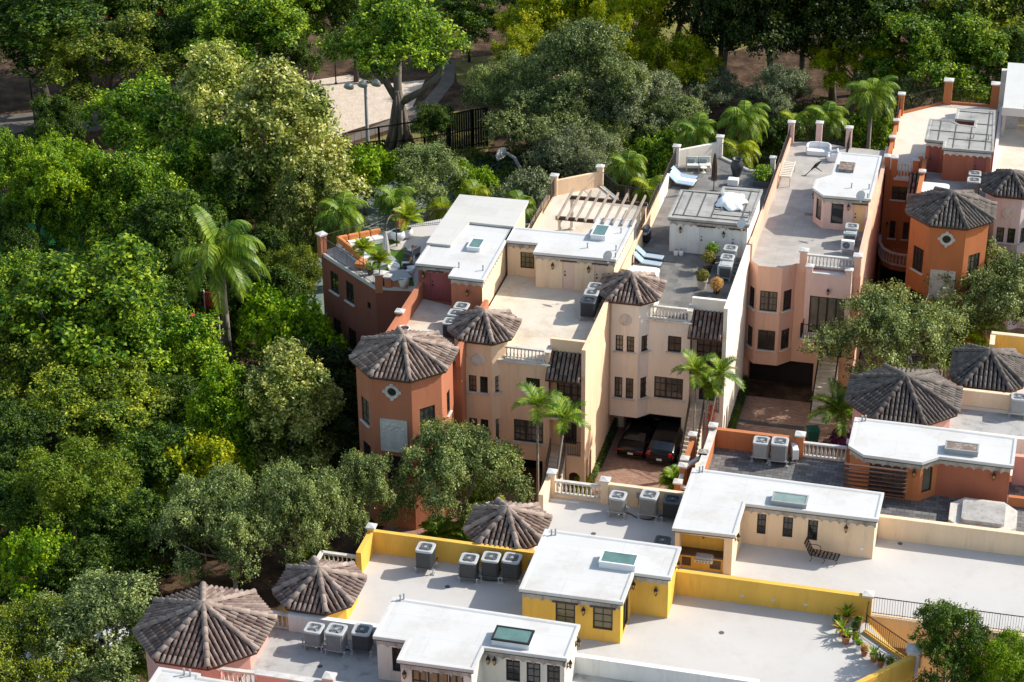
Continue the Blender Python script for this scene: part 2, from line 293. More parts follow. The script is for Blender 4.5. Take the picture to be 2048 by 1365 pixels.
M['leaf_palm'] = leafmat('leaf_palm', [(0.022, 0.070, 0.006), (0.095, 0.175, 0.014), (0.27, 0.33, 0.040)], 0.25, 0.35, 0.45)
M['leaf_dark_shaded'] = leafmat('leaf_dark_green_shaded', [(0.004, 0.012, 0.002), (0.016, 0.034, 0.004), (0.06, 0.085, 0.010)])  # dark leaves with the deep shade of the wood mixed into the colour
M['leaf_palmyel'] = leafmat('leaf_palm_yellow', [(0.050, 0.11, 0.006), (0.16, 0.22, 0.014), (0.36, 0.37, 0.035)], 0.25, 0.35, 0.45)
M['leaf_dry'] = leafmat('leaf_dry_straw', [(0.263, 0.140, 0.052), (0.525, 0.315, 0.123), (0.700, 0.473, 0.210)])
M['leaf_gold'] = leafmat('leaf_golden', [(0.06, 0.075, 0.012), (0.15, 0.14, 0.028), (0.26, 0.21, 0.06)])
M['flower_red'] = leafmat('flower_red', [(0.35, 0.02, 0.02), (0.6, 0.06, 0.02), (0.7, 0.2, 0.03)])
M['flower_purple'] = leafmat('flower_purple', [(0.04, 0.008, 0.03), (0.14, 0.02, 0.10), (0.2, 0.05, 0.15)])
M['litter'] = leafmat('fallen_leaf', [(0.05, 0.03, 0.015), (0.14, 0.085, 0.045), (0.22, 0.15, 0.08)], 0.0, 0.1)

# ------------------------------------------------------------------ mesh helpers
class MB:
    """collects shapes in world (or local) metres and links them as ONE mesh object"""
    def __init__(s): s.v = []; s.f = []; s.m = []
    def add(s, vs, fs, mi=0):
        o = len(s.v); s.v += [tuple(q) for q in vs]; s.f += [tuple(i+o for i in g) for g in fs]; s.m += [mi]*len(fs); return s
    def box(s, x0, x1, y0, y1, z0, z1, mi=0):
        return s.add([(x0, y0, z0), (x1, y0, z0), (x1, y1, z0), (x0, y1, z0), (x0, y0, z1), (x1, y0, z1), (x1, y1, z1), (x0, y1, z1)],
                     [(0, 3, 2, 1), (4, 5, 6, 7), (0, 1, 5, 4), (1, 2, 6, 5), (2, 3, 7, 6), (3, 0, 4, 7)], mi)
    def obox(s, p0, p1, t0, t1, z0, z1, u0=0, u1=None, mi=0):
        """box along the segment p0-p1 (or from u0 to u1 on it), from t0 to t1 on its right-hand side"""
        dx, dy = p1[0]-p0[0], p1[1]-p0[1]; Ln = math.hypot(dx, dy); dx /= Ln; dy /= Ln; nx, ny = dy, -dx
        if u1 is None: u1 = Ln
        P = [(p0[0]+dx*u+nx*t, p0[1]+dy*u+ny*t) for u, t in ((u0, t1), (u1, t1), (u1, t0), (u0, t0))]
        return s.prism(P, z0, z1, mi)
    def prism(s, poly, z0, z1, mi=0, top=True, bottom=True):
        n = len(poly); vs = [(p[0], p[1], z0) for p in poly]+[(p[0], p[1], z1) for p in poly]
        fs = [(i, (i+1) % n, (i+1) % n+n, i+n) for i in range(n)]
        if top: fs.append(tuple(range(n, 2*n)))
        if bottom: fs.append(tuple(range(n-1, -1, -1)))
        return s.add(vs, fs, mi)
    def beam(s, a, b, w, h, mi=0):
        a = Vector(a); b = Vector(b); d = (b-a).normalized(); sd_ = d.cross(Vector((0, 0, 1)))
        sd_ = Vector((1, 0, 0)) if sd_.length < 1e-4 else sd_.normalized()
        u = sd_.cross(d).normalized(); x = sd_*w/2; y = u*h/2
        vs = [a-x-y, a+x-y, a+x+y, a-x+y, b-x-y, b+x-y, b+x+y, b-x+y]
        return s.add(vs, [(0, 3, 2, 1), (4, 5, 6, 7), (0, 1, 5, 4), (1, 2, 6, 5), (2, 3, 7, 6), (3, 0, 4, 7)], mi)
    def tube(s, pts, rs, n=8, mi=0, cap=True):
        pts = [Vector(p) for p in pts]; rs = [rs]*len(pts) if not hasattr(rs, '__len__') else rs
        vs, fs = [], []
        up = Vector((0.31, 0.17, 0.93))
        for i, p in enumerate(pts):
            d = (pts[min(i+1, len(pts)-1)]-pts[max(i-1, 0)]).normalized()
            a = d.cross(up); a = d.cross(Vector((1, 0, 0))) if a.length < 1e-3 else a
            a.normalize(); b = d.cross(a)
            for k in range(n):
                t = 2*math.pi*k/n; vs.append(p+(a*math.cos(t)+b*math.sin(t))*rs[i])
        for i in range(len(pts)-1):
            for k in range(n):
                fs.append((i*n+k, i*n+(k+1) % n, (i+1)*n+(k+1) % n, (i+1)*n+k))
        if cap: fs += [tuple(range(n-1, -1, -1)), tuple(range((len(pts)-1)*n, len(pts)*n))]
        return s.add(vs, fs, mi)
    def lathe(s, prof, n=16, c=(0, 0, 0), mi=0, sx=1.0, sy=1.0):
        vs, fs = [], []
        for r, z in prof:
            for k in range(n):
                t = 2*math.pi*k/n; vs.append((c[0]+r*math.cos(t)*sx, c[1]+r*math.sin(t)*sy, c[2]+z))
        for i in range(len(prof)-1):
            for k in range(n): fs.append((i*n+k, i*n+(k+1) % n, (i+1)*n+(k+1) % n, (i+1)*n+k))
        fs += [tuple(range(n-1, -1, -1)), tuple(range((len(prof)-1)*n, len(prof)*n))]
        return s.add(vs, fs, mi)
    def build(s, name, mats, parent=None, smooth=False, bevel=0.0):
        off = WORG.get(parent, Vector((0, 0, 0))) if parent is not None else Vector((0, 0, 0))
        me = bpy.data.meshes.new(name)
        me.from_pydata([(v[0]-off[0], v[1]-off[1], v[2]-off[2]) for v in s.v], [], s.f)
        mats = mats if isinstance(mats, (list, tuple)) else [mats]
        for k in mats: me.materials.append(M[k] if isinstance(k, str) else k)
        if len(mats) > 1: me.polygons.foreach_set('material_index', s.m)
        if smooth: me.polygons.foreach_set('use_smooth', [True]*len(s.f))
        me.update()
        o = bpy.data.objects.new(name, me); COL.objects.link(o)
        if parent is not None: o.parent = parent; WORG[o] = off
        else: WORG[o] = Vector((0, 0, 0))
        if bevel > 0:
            bv = o.modifiers.new('bevel', 'BEVEL'); bv.width = bevel; bv.segments = 2; bv.limit_method = 'ANGLE'
        return o
WORG = {}
def thing(name, label, cat, loc=(0, 0, 0), rz=0.0, group=None, local=False):
    """an Empty at the thing's base that parents its parts (local: parts are modelled round the origin)"""
    o = bpy.data.objects.new(name, None); COL.objects.link(o); o.empty_display_size = 0.3
    o.location = loc; o.rotation_euler = (0, 0, rz); o['label'] = label; o['category'] = cat
    if group: o['group'] = group
    WORG[o] = Vector((0, 0, 0)) if local else Vector(loc)
    return o
def tag(o, label, cat, group=None):
    o['label'] = label; o['category'] = cat
    if group: o['group'] = group
    return o
def struct(o): o['kind'] = 'structure'; return o
def copy_tree(o, parent=None):
    c = o.copy(); COL.objects.link(c); WORG[c] = WORG.get(o, Vector((0, 0, 0)))
    if parent is not None: c.parent = parent
    for ch in list(o.children): copy_tree(ch, c)
    return c
USED = {}
def place(key, maker, loc, rz, label, group=None, sc=1.0):
    """first call builds the thing with its parts, later calls copy it and each of its parts"""
    if key not in USED: o = USED[key] = maker()
    else: o = copy_tree(USED[key])
    o.location = loc; o.rotation_euler = (0, 0, rz); o.scale = (sc, sc, sc) if not hasattr(sc, '__len__') else sc
    o['label'] = label
    if group: o['group'] = group
    return o
# ------------------------------------------------------------------ setting: ground sheets, each 4 mm or more above the one below
def sheet(name, poly, z, m, kind=True):
    b = MB(); b.add([(p[0], p[1], z) for p in poly], [tuple(range(len(poly)))])
    o = b.build(name, m); o.data.polygons[0].flip() if o.data.polygons[0].normal.z < 0 else None
    if kind: struct(o)
    return o
def pxpoly(pts, z=0.0): return [(lambda q: (q.x, q.y))(at(x, y, z)) for x, y in pts]
sheet('ground', [(-420, -260), (420, -260), (420, 620), (-420, 620)], 0.0, 'mulch')
sheet('sand_ground', pxpoly([(600, 165), (700, 150), (760, 170), (850, 160), (820, 225), (700, 262), (600, 300), (540, 250)]), 0.010, 'sand')
sheet('park_path', pxpoly([(700, 272), (790, 236), (850, 200), (880, 165), (890, 120), (912, 120), (908, 165), (872, 212), (810, 250), (705, 284), (640, 310), (620, 302)]), 0.020, 'path')
sheet('park_path', pxpoly([(-80, 240), (60, 226), (190, 218), (330, 190), (440, 150), (440, 178), (330, 225), (200, 262), (60, 275), (-80, 290)]), 0.014, 'path')
sheet('lawn', pxpoly([(690, 295), (800, 262), (860, 232), (960, 215), (1000, 260), (960, 330), (760, 335), (680, 335)]), 0.008, 'lawn')
sheet('lawn', pxpoly([(905, 120), (1000, 110), (1020, 160), (940, 180), (915, 165)]), 0.006, 'lawn')
sheet('lawn', pxpoly([(1260, -60), (1330, 130), (1480, 100), (1600, 60), (1620, -60)]), 0.007, 'lawn')
sheet('sports_field', pxpoly([(-200, 395), (60, 385), (160, 470), (240, 600), (200, 700), (-200, 720)]), 0.012, 'field')
b = MB()
def line(b, pts, wd, z):
    for (a, c) in zip(pts[:-1], pts[1:]):
        p, q = at(*a, 0), at(*c, 0); d = (q-p).normalized(); n = Vector((-d.y, d.x, 0))*wd/2
        b.add([(p-n).to_tuple()[:2]+(z,), (q-n).to_tuple()[:2]+(z,), (q+n).to_tuple()[:2]+(z,), (p+n).to_tuple()[:2]+(z,)], [(0, 1, 2, 3)])
line(b, [(-40, 497), (40, 480), (120, 560), (160, 610)], 0.2, 0.02); line(b, [(85, 478), (48, 484)], 0.16, 0.026)
struct(b.build('field_marking', 'paint_line'))
sheet('sports_court', pxpoly([(520, 470), (700, 385), (1010, 305), (1130, 420), (900, 560), (640, 700), (520, 600)]), 0.012, 'court')
b = MB()
line(b, [(560, 520), (640, 470), (720, 432)], 0.12, 0.02); line(b, [(590, 440), (625, 452), (645, 475), (640, 500)], 0.12, 0.025); line(b, [(596, 545), (660, 505)], 0.12, 0.03)
line(b, [(700, 470), (800, 425), (900, 385)], 0.12, 0.02)
struct(b.build('court_marking', 'paint_line'))
# courtyard: brick drive between the two rows, the lane running up to the right
sheet('driveway', [(-2.5, -37), (6, -37), (7.5, -30), (15.5, -22.5), (22.8, -15), (30, -6), (38, 3), (38, 20), (22.9, 20), (22.9, -2), (15.5, -2), (15.5, -6), (8.1, -6), (8.1, -13.5), (1.2, -13.5), (-2.5, -22)], 0.012, 'brick')
sheet('driveway_border', [(8.6, -13.2), (8.75, -13.2), (8.75, -6.2), (8.6, -6.2)], 0.02, 'kerb')
sheet('driveway_border', [(15.6, -5.7), (20.4, -5.7), (20.4, -5.2), (15.6, -5.2)], 0.02, 'kerb')
sheet('road', [(-40, -70), (-9, -70), (-8.5, -47), (-13, -40), (-40, -33)], 0.012, 'road')

# ------------------------------------------------------------------ building helpers
def inset(poly, d):
    """poly (counter-clockwise) moved inwards by d"""
    out = []; n = len(poly)
    for i in range(n):
        a, p, c = poly[i-1], poly[i], poly[(i+1) % n]
        d1 = Vector((p[0]-a[0], p[1]-a[1])).normalized(); d2 = Vector((c[0]-p[0], c[1]-p[1])).normalized()
        n1 = Vector((-d1.y, d1.x)); n2 = Vector((-d2.y, d2.x)); k = 1+n1.dot(n2)
        m_ = (n1+n2)/max(k, 0.2); out.append((p[0]+m_.x*d, p[1]+m_.y*d))
    return out
def wall(mb, p0, p1, z0, z1, holes=(), depth=0.11, mi=0):
    """upright wall face, outside on the right-hand side of p0-p1, with recessed openings (u0,u1,z0,z1)"""
    Ln = math.hypot(p1[0]-p0[0], p1[1]-p0[1]); dx, dy = (p1[0]-p0[0])/Ln, (p1[1]-p0[1])/Ln; nx, ny = dy, -dx
    def P(u, z, t=0): return (p0[0]+dx*u-nx*t, p0[1]+dy*u-ny*t, z)
    us = sorted({0.0, Ln, *[h[0] for h in holes], *[h[1] for h in holes]}); zs = sorted({z0, z1, *[h[2] for h in holes], *[h[3] for h in holes]})
    for i in range(len(us)-1):
        for j in range(len(zs)-1):
            um, zm = (us[i]+us[i+1])/2, (zs[j]+zs[j+1])/2
            if any(h[0] < um < h[1] and h[2] < zm < h[3] for h in holes): continue
            mb.add([P(us[i], zs[j]), P(us[i+1], zs[j]), P(us[i+1], zs[j+1]), P(us[i], zs[j+1])], [(0, 1, 2, 3)], mi)
    for (a, c, e, g) in [h[:4] for h in holes]:
        for q in ([P(a, e), P(a, e, depth), P(a, g, depth), P(a, g)], [P(c, e, depth), P(c, e), P(c, g), P(c, g, depth)],
                  [P(a, e), P(c, e), P(c, e, depth), P(a, e, depth)], [P(a, g, depth), P(c, g, depth), P(c, g), P(a, g)]):
            mb.add(q, [(0, 1, 2, 3)], mi)
class House:
    def __init__(s, name, label, loc, wallmat):
        s.root = thing(name, label, 'house', loc); s.walls = MB(); s.wm = wallmat; s.mats = [wallmat]
    def mi(s, m):
        if m is None: return 0
        if m not in s.mats: s.mats.append(m)
        return s.mats.index(m)
    def part(s, mb, name, m, parent=None, **k): return mb.build(name, m, parent or s.root, **k)
    def block(s, poly, z0, z1, wins=None, m=None, top=True, bottom=False, skip=()):
        n = len(poly); wins = wins or {}
        for i in range(n):
            if i in skip: continue
            hs = wins.get(i, [])
            wall(s.walls, poly[i], poly[(i+1) % n], z0, z1, [h[:4] for h in hs], mi=s.mi(m))
            for h in hs: s.window(poly[i], poly[(i+1) % n], *h)
        if top: s.walls.add([(p[0], p[1], z1) for p in poly], [tuple(range(n))], s.mi(m))
        if bottom: s.walls.add([(p[0], p[1], z0) for p in poly], [tuple(range(n-1, -1, -1))], s.mi(m))
    def face(s, p0, p1, z0, z1, wins=(), m=None):
        wall(s.walls, p0, p1, z0, z1, [h[:4] for h in wins], mi=s.mi(m))
        for h in wins: s.window(p0, p1, *h)
    def wbox(s, x0, x1, y0, y1, z0, z1, m=None): s.walls.box(x0, x1, y0, y1, z0, z1, s.mi(m))
    def wob(s, p0, p1, t0, t1, z0, z1, m=None): s.walls.obox(p0, p1, t0, t1, z0, z1, mi=s.mi(m))
    def window(s, p0, p1, u0, u1, z0, z1, nx=2, ny=3, kind='win', sill=True, glass='glass', lintel=False):
        """kind: win (frame, muntins, pane, sill), door (leaf set in the wall, handle), fdoor (glazed double door)"""
        d = 0.11
        if kind == 'win' and glass == 'glass': glass = ('glass', 'glass', 'glass_lit', 'glass', 'glass_reflect_tint')[int(abs(p0[0]*7.3+p0[1]*3.1+u0*11.7+z0*5.9)) % 5]
        if kind == 'door':
            b = MB(); b.obox(p0, p1, -0.10, -0.05, z0, z1, u0, u1); o = s.part(b, 'door', glass)
            Ln = math.hypot(p1[0]-p0[0], p1[1]-p0[1]); b = MB(); b.obox(p0, p1, -0.05, 0.0, z0+0.95, z0+1.03, u0+0.10, u0+0.20); b.obox(p0, p1, -0.05, -0.02, z0+1.18, z0+1.26, u0+0.11, u0+0.18); s.part(b, 'handle', 'iron', o)
        else:
            f = MB(); w_ = 0.065
            for (a, c, e, g) in ((u0, u1, z0, z0+w_), (u0, u1, z1-w_, z1), (u0, u0+w_, z0+w_, z1-w_), (u1-w_, u1, z0+w_, z1-w_)): f.obox(p0, p1, -0.105, -0.045, e, g, a, c)
            mw = 0.030 if kind == 'win' else 0.06
            for i in range(1, nx):
                u = u0+(u1-u0)*i/nx; k = 0.06 if (nx >= 4 and i == nx//2) else mw/2*1.2
                f.obox(p0, p1, -0.098, -0.055, z0+w_, z1-w_, u-k, u+k)
            for j in range(1, ny):
                z = z0+(z1-z0)*j/ny; f.obox(p0, p1, -0.096, -0.060, z-mw/2, z+mw/2, u0+w_, u1-w_)
            o = s.part(f, 'glazed_door' if kind == 'fdoor' else 'window', 'frame')
            g = MB(); g.obox(p0, p1, -0.104, -0.085, z0+w_*.5, z1-w_*.5, u0+w_*.5, u1-w_*.5); s.part(g, 'pane', glass, o)
            if sill and kind == 'win':
                b = MB(); b.obox(p0, p1, -0.04, 0.13, z0-0.10, z0, u0-0.12, u1+0.12); s.part(b, 'sill', 'trim', o, bevel=0.015)
        if lintel:
            b = MB(); b.obox(p0, p1, -0.03, 0.10, z1+0.03, z1+0.11, u0-0.14, u1+0.14); s.part(b, 'lintel', 'timber_dark')
    def frieze(s, p0, p1, ztop, m='frieze', h=0.36, pitch=0.45, t=0.05, u0=0.0, u1=None):
        """scalloped band hanging under the roof edge on the outside of a wall"""
        Ln = math.hypot(p1[0]-p0[0], p1[1]-p0[1]); u1 = Ln if u1 is None else u1
        n = max(1, round((u1-u0)/pitch)); st = (u1-u0)/n
        dx, dy = (p1[0]-p0[0])/Ln, (p1[1]-p0[1])/Ln; nx, ny = dy, -dx; K = 7
        low = []
        for i in range(n):
            for k in range(K+(i == n-1)):
                a = math.pi*k/K; low.append((u0+st*(i+k/K), ztop-h+0.15*math.sin(a)**0.7 if 0 < k < K else ztop-h))
        b = MB()
        def P(u, z, q): return (p0[0]+dx*u+nx*q, p0[1]+dy*u+ny*q, z)
        for (a, z), (c, y) in zip(low[:-1], low[1:]):
            b.add([P(a, z, t), P(c, y, t), P(c, ztop, t), P(a, ztop, t), P(a, z, 0.003), P(c, y, 0.003)], [(0, 1, 2, 3), (0, 4, 5, 1)])
        b.add([P(u0, low[0][1], t), P(u0, ztop, t), P(u0, ztop, 0.003), P(u0, low[0][1], 0.003)], [(0, 1, 2, 3)]); b.add([P(u1, low[-1][1], t), P(u1, low[-1][1], 0.003), P(u1, ztop, 0.003), P(u1, ztop, t)], [(0, 1, 2, 3)])
        return s.part(b, 'frieze', m)
    def roof(s, poly, z, m='membrane', frieze=(), fm='frieze', curb=True, over=0.14, T=9.1, wins=None, wm=None, skip=(), zb=None):
        """penthouse: walls under a flat slab roof with a dark drip edge and scalloped frieze; poly is the roof outline"""
        wp = inset(poly, over)
        s.block(wp, T if zb is None else zb, z-0.2, wins, wm, top=False, skip=skip)
        b = MB(); b.prism(inset(poly, 0.035), z-0.215, z-0.13); s.part(b, 'drip_edge', 'flash')
        b = MB(); b.prism(poly, z-0.13, z-0.01)
        if curb:
            ip = inset(poly, 0.14); n = len(poly)
            vs = [(p[0], p[1], z+0.035) for p in poly]+[(p[0], p[1], z+0.035) for p in ip]+[(p[0], p[1], z-0.004) for p in inset(poly, 0.22)]
            b.add([(p[0], p[1], z-0.01) for p in poly]+vs, [(i, (i+1) % n, n+(i+1) % n, n+i) for i in range(n)]+[(n+i, n+(i+1) % n, 2*n+(i+1) % n, 2*n+i) for i in range(n)]+[(2*n+i, 2*n+(i+1) % n, 3*n+(i+1) % n, 3*n+i) for i in range(n)])
        r = s.part(b, 'roof', m)
        for i in frieze: s.frieze(wp[i], wp[(i+1) % len(wp)], z-0.215, fm)
        return r, wp
    def floor(s, poly, z, m):
        b = MB(); b.prism(poly, z-0.25, z); return s.part(b, 'terrace_floor', m)
    def parapet(s, p0, p1, z0, z1, t=0.24, m=None, cap=None):
        """wall along p0-p1, thickness t on the right-hand side"""
        s.wob(p0, p1, 0, t, z0, z1, m)
        if cap:
            b = MB(); b.obox(p0, p1, -0.04, t+0.04, z1, z1+0.07); s.part(b, 'coping', cap)
    def post(s, x, y, z0, z1, w_=0.36, m=None, cap='trim_white', rz=0.0):
        b = MB(); c, sn = math.cos(rz), math.sin(rz)
        def sq(h): return [(x+c*a-sn*e, y+sn*a+c*e) for a, e in ((-h, -h), (h, -h), (h, h), (-h, h))]
        b.prism(sq(w_/2), z0, z1); o = s.part(b, 'post', m or s.wm)
        if cap:
            b = MB(); b.prism(sq(w_/2+0.07), z1, z1+0.09); q = sq(w_/2+0.05); b.add([(p[0], p[1], z1+0.09) for p in q]+[(x, y, z1+0.16)], [(0, 1, 4), (1, 2, 4), (2, 3, 4), (3, 0, 4)]); s.part(b, 'post_cap', cap, o)
    def balustrade(s, p0, p1, z0, z1, m='trim', pitch=0.215, w_=0.22):
        b = MB(); b.obox(p0, p1, -w_/2, w_/2, z1-0.11, z1); o = s.part(b, 'balustrade', m, bevel=0.012)
        b = MB(); b.obox(p0, p1, -w_/2+0.02, w_/2-0.02, z0, z0+0.10); s.part(b, 'base_rail', m, o)
        Ln = math.hypot(p1[0]-p0[0], p1[1]-p0[1]); n = max(1, int(Ln/pitch)); h = z1-z0-0.21
        base = s.root.location
        me = None
        for i in range(n):
            u = (i+0.5)/n; x = p0[0]+(p1[0]-p0[0])*u; y = p0[1]+(p1[1]-p0[1])*u
            if me is None:
                q = MB(); q.lathe([(0.05, 0), (0.05, 0.05*h), (0.032, 0.1*h), (0.058, 0.32*h), (0.062, 0.42*h), (0.034, 0.7*h), (0.03, 0.85*h), (0.05, 0.93*h), (0.05, h)], 8)
                me = q.build('baluster', m, None, smooth=True); k = me
            else: k = bpy.data.objects.new('baluster', me.data); COL.objects.link(k)
            k.parent = o; k.location = (x-base.x, y-base.y, z0+0.10-base.z)
    def railing(s, p0, p1, z0, z1, m='iron', pitch=0.125, posts=True, bar=0.016):
        b = MB(); n = max(1, int(math.hypot(p1[0]-p0[0], p1[1]-p0[1])/pitch))
        za, zb = (z0, z1) if not hasattr(z0, '__len__') else (0, 0)
        def Z(k, u): return k if not hasattr(k, '__len__') else k[0]+(k[1]-k[0])*u
        for k, hgt in ((z1, 0.03), ):
            b.beam((p0[0], p0[1], Z(z1, 0)), (p1[0], p1[1], Z(z1, 1)), 0.045, 0.03)
        b.beam((p0[0], p0[1], Z(z0, 0)+0.1), (p1[0], p1[1], Z(z0, 1)+0.1), 0.03, 0.022)
        for i in range(n+1):
            u = i/n; x = p0[0]+(p1[0]-p0[0])*u; y = p0[1]+(p1[1]-p0[1])*u; r_ = bar*1.7 if (posts and i % 12 == 0) else bar
            b.box(x-r_/2, x+r_/2, y-r_/2, y+r_/2, Z(z0, u), Z(z1, u))
        return s.part(b, 'railing', m)
    def lamp(s, p0, p1, u, z, lit=False):
        Ln = math.hypot(p1[0]-p0[0], p1[1]-p0[1]); dx, dy = (p1[0]-p0[0])/Ln, (p1[1]-p0[1])/Ln
        x, y = p0[0]+dx*u+dy*0.15, p0[1]+dy*u-dx*0.15
        b = MB(); b.lathe([(0.03, 0.0), (0.055, 0.05), (0.06, 0.07)], 8, (x, y, z-0.22)); b.lathe([(0.11, 0.30), (0.10, 0.32), (0.035, 0.44), (0.02, 0.50)], 8, (x, y, z-0.22))
        for k in range(4):
            a = math.pi/4+k*math.pi/2; b.beam((x+0.05*math.cos(a), y+0.05*math.sin(a), z-0.16), (x+0.095*math.cos(a), y+0.095*math.sin(a), z+0.09), 0.015, 0.015)
        b.beam((x-dy*0.15, y+dx*0.15, z-0.10), (x, y, z-0.18), 0.03, 0.03); b.obox(p0, p1, 0.001, 0.03, z-0.22, z+0.06, u-0.05, u+0.05)
        o = s.part(b, 'wall_lamp', 'iron'); b = MB(); b.lathe([(0.05, -0.14), (0.09, 0.075)], 8, (x, y, z)); s.part(b, 'lamp_glass', 'amber', o)
    def skylight(s, cx, cy, wx, wy, z, m='teal', curb='curb', h=0.28, frame='curb'):
        b = MB(); b.box(cx-wx/2, cx+wx/2, cy-wy/2, cy+wy/2, z-0.05, z+h); o = s.part(b, 'skylight', curb)
        b = MB(); t = 0.07
        for q in ((cx-wx/2-.02, cx+wx/2+.02, cy-wy/2-.02, cy-wy/2+t), (cx-wx/2-.02, cx+wx/2+.02, cy+wy/2-t, cy+wy/2+.02), (cx-wx/2-.02, cx-wx/2+t, cy-wy/2+t, cy+wy/2-t), (cx+wx/2-t, cx+wx/2+.02, cy-wy/2+t, cy+wy/2-t)): b.box(*q, z+h-0.03, z+h+0.05)
        s.part(b, 'frame', frame, o)
        b = MB(); b.box(cx-wx/2+t, cx+wx/2-t, cy-wy/2+t, cy+wy/2-t, z+h, z+h+0.025); s.part(b, 'pane', m, o)
    def vents(s, pts):
        for (x, y, z) in pts:
            b = MB(); b.lathe([(0.10, 0), (0.05, 0.03), (0.04, 0.05), (0.04, 0.30)], 10, (x, y, z-0.02)); b.lathe([(0.055, 0.30), (0.055, 0.36)], 10, (x, y, z-0.02)); s.part(b, 'vent_pipe', 'ac_mid')
    def tileroof(s, eave, apex, m='rooftile', pitch=0.255, course=0.43, over=0.0, fascia=0.16):
        """hipped roof over a polygon: every barrel tile is modelled, with rounded tiles along the hips"""
        n = len(eave); zc = eave[0][2]; A = Vector(apex); t = MB(); u_ = MB(); hips = MB()
        u_.add([tuple(p) for p in eave]+[tuple(apex)], [(i, (i+1) % n, n) for i in range(n)])
        ctr = [Vector(p) for p in eave]
        for i in range(n): barrel_plane(t, ctr[i], ctr[(i+1) % n], [A], pitch, course)
        for i in range(n):
            p = ctr[i]; d = A-p; Ln = d.length; k = max(2, int(Ln/0.42)); dn = d.normalized()
            for j in range(k):
                a = p+d*(j/k)-dn*0.04+Vector((0, 0, 0.165)); c = p+d*((j+1)/k)+Vector((0, 0, 0.12)); half_tube(hips, a, c, 0.155, 0.122)
        hips.lathe([(0.16, -0.05), (0.14, 0.05), (0.06, 0.11)], 10, (A.x, A.y, A.z+0.02))
        r = s.part(u_, 'tiled_roof', 'underlay'); s.part(t, 'barrel_tiles', m, r, smooth=True); s.part(hips, 'hip_tiles', m if m == 'rooftile_grey' else 'hiptile', r, smooth=True)
        f = MB(); ip = [(p[0], p[1]) for p in eave]; f.prism(inset(ip, 0.03), zc-fascia, zc-0.006); s.part(f, 'fascia', 'fascia', r)
        return r
    def turret(s, cx, cy, wx, wy, ch, z0, ez, az, m=None, rm='rooftile', over=0.32, wins=None, bottom=True, skip=()):
        def octo(o_, c2=None):
            x0, x1, y0, y1 = cx-wx/2+o_, cx+wx/2-o_, cy-wy/2+o_, cy+wy/2-o_; c = ch if c2 is None else c2
            return [(x0+c, y0), (x1-c, y0), (x1, y0+c), (x1, y1-c), (x1-c, y1), (x0+c, y1), (x0, y1-c), (x0, y0+c)]
        body = octo(over, ch*0.82)
        s.block(body, z0, ez-0.10, wins, m, top=False, bottom=bottom, skip=skip)
        e = octo(0.0); s.tileroof([(p[0], p[1], ez) for p in e], (cx, cy, az), rm)
        return body
    def medallion(s, p0, p1, u, z, r=0.40, m='trim'):
        Ln = math.hypot(p1[0]-p0[0], p1[1]-p0[1]); dx, dy = (p1[0]-p0[0])/Ln, (p1[1]-p0[1])/Ln; nx, ny = dy, -dx
        b = MB()
        def ring(rr, t): return [(p0[0]+dx*(u+rr*math.cos(a))+nx*t, p0[1]+dy*(u+rr*math.cos(a))+ny*t, z+rr*math.sin(a)) for a in [2*math.pi*k/28 for k in range(28)]]
        R_ = [ring(r, 0.002), ring(r, 0.06), ring(r*0.82, 0.08), ring(r*0.74, 0.045), ring(r*0.70, 0.045), ring(r*0.55, 0.065), ring(r*0.35, 0.05)]
        vs = sum(R_, []); fs = [(j*28+k, j*28+(k+1) % 28, (j+1)*28+(k+1) % 28, (j+1)*28+k) for j in range(len(R_)-1) for k in range(28)]+[tuple(range(6*28, 7*28))]
        b.add(vs, fs); s.part(b, 'medallion', m)
    def porthole(s, p0, p1, u, z, r=0.42):
        Ln = math.hypot(p1[0]-p0[0], p1[1]-p0[1]); dx, dy = (p1[0]-p0[0])/Ln, (p1[1]-p0[1])/Ln; nx, ny = dy, -dx; K = 28
        def P(a, rr, t): return (p0[0]+dx*(u+rr*math.cos(a))+nx*t, p0[1]+dy*(u+rr*math.cos(a))+ny*t, z+rr*math.sin(a))
        b = MB(); A = [2*math.pi*k/K for k in range(K)]
        R_ = [[P(a, r, 0.002) for a in A], [P(a, r, 0.07) for a in A], [P(a, r*0.62, 0.07) for a in A], [P(a, r*0.60, 0.012) for a in A]]
        vs = sum(R_, []); b.add(vs, [(j*K+k, j*K+(k+1) % K, (j+1)*K+(k+1) % K, (j+1)*K+k) for j in range(3) for k in range(K)])
        for a in (0, math.pi/2, math.pi, 1.5*math.pi):
            c = P(a, r*1.05, 0.05); b.box(c[0]-0.09, c[0]+0.09, c[1]-0.05, c[1]+0.05, c[2]-0.09, c[2]+0.09)
        o = s.part(b, 'round_window', 'trim_white')
        b = MB(); b.add([P(a, r*0.6, 0.014) for a in A], [tuple(range(K))]); s.part(b, 'pane', 'glass', o)
        b = MB(); b.add([P(0, r*.6, .03), P(0.05, r*.6, .03), P(math.pi-0.05, r*.6, .03), P(math.pi, r*.6, .03)], [(0, 1, 2, 3)])
        for a in (0.0, math.pi/2): q, k = P(a, r*0.6, 0.03), P(a+math.pi, r*0.6, 0.03); b.beam(q, k, 0.03, 0.03)
        s.part(b, 'frame', 'frame', o)
    def drain(s, x, y, z):
        b = MB(); b.lathe([(0.13, 0), (0.13, 0.012), (0.03, 0.016)], 14, (x, y, z)); s.part(b, 'floor_drain', 'seam')
    def meters(s, p0, p1, us, z):
        for u in us:
            b = MB(); b.obox(p0, p1, 0.0, 0.12, z-0.14, z+0.14, u-0.09, u+0.09); o = s.part(b, 'electrical_box', 'grey_metal'); b = MB(); b.obox(p0, p1, 0.02, 0.05, z-0.6, z-0.14, u-0.015, u+0.015); s.part(b, 'conduit', 'ac_mid', o)
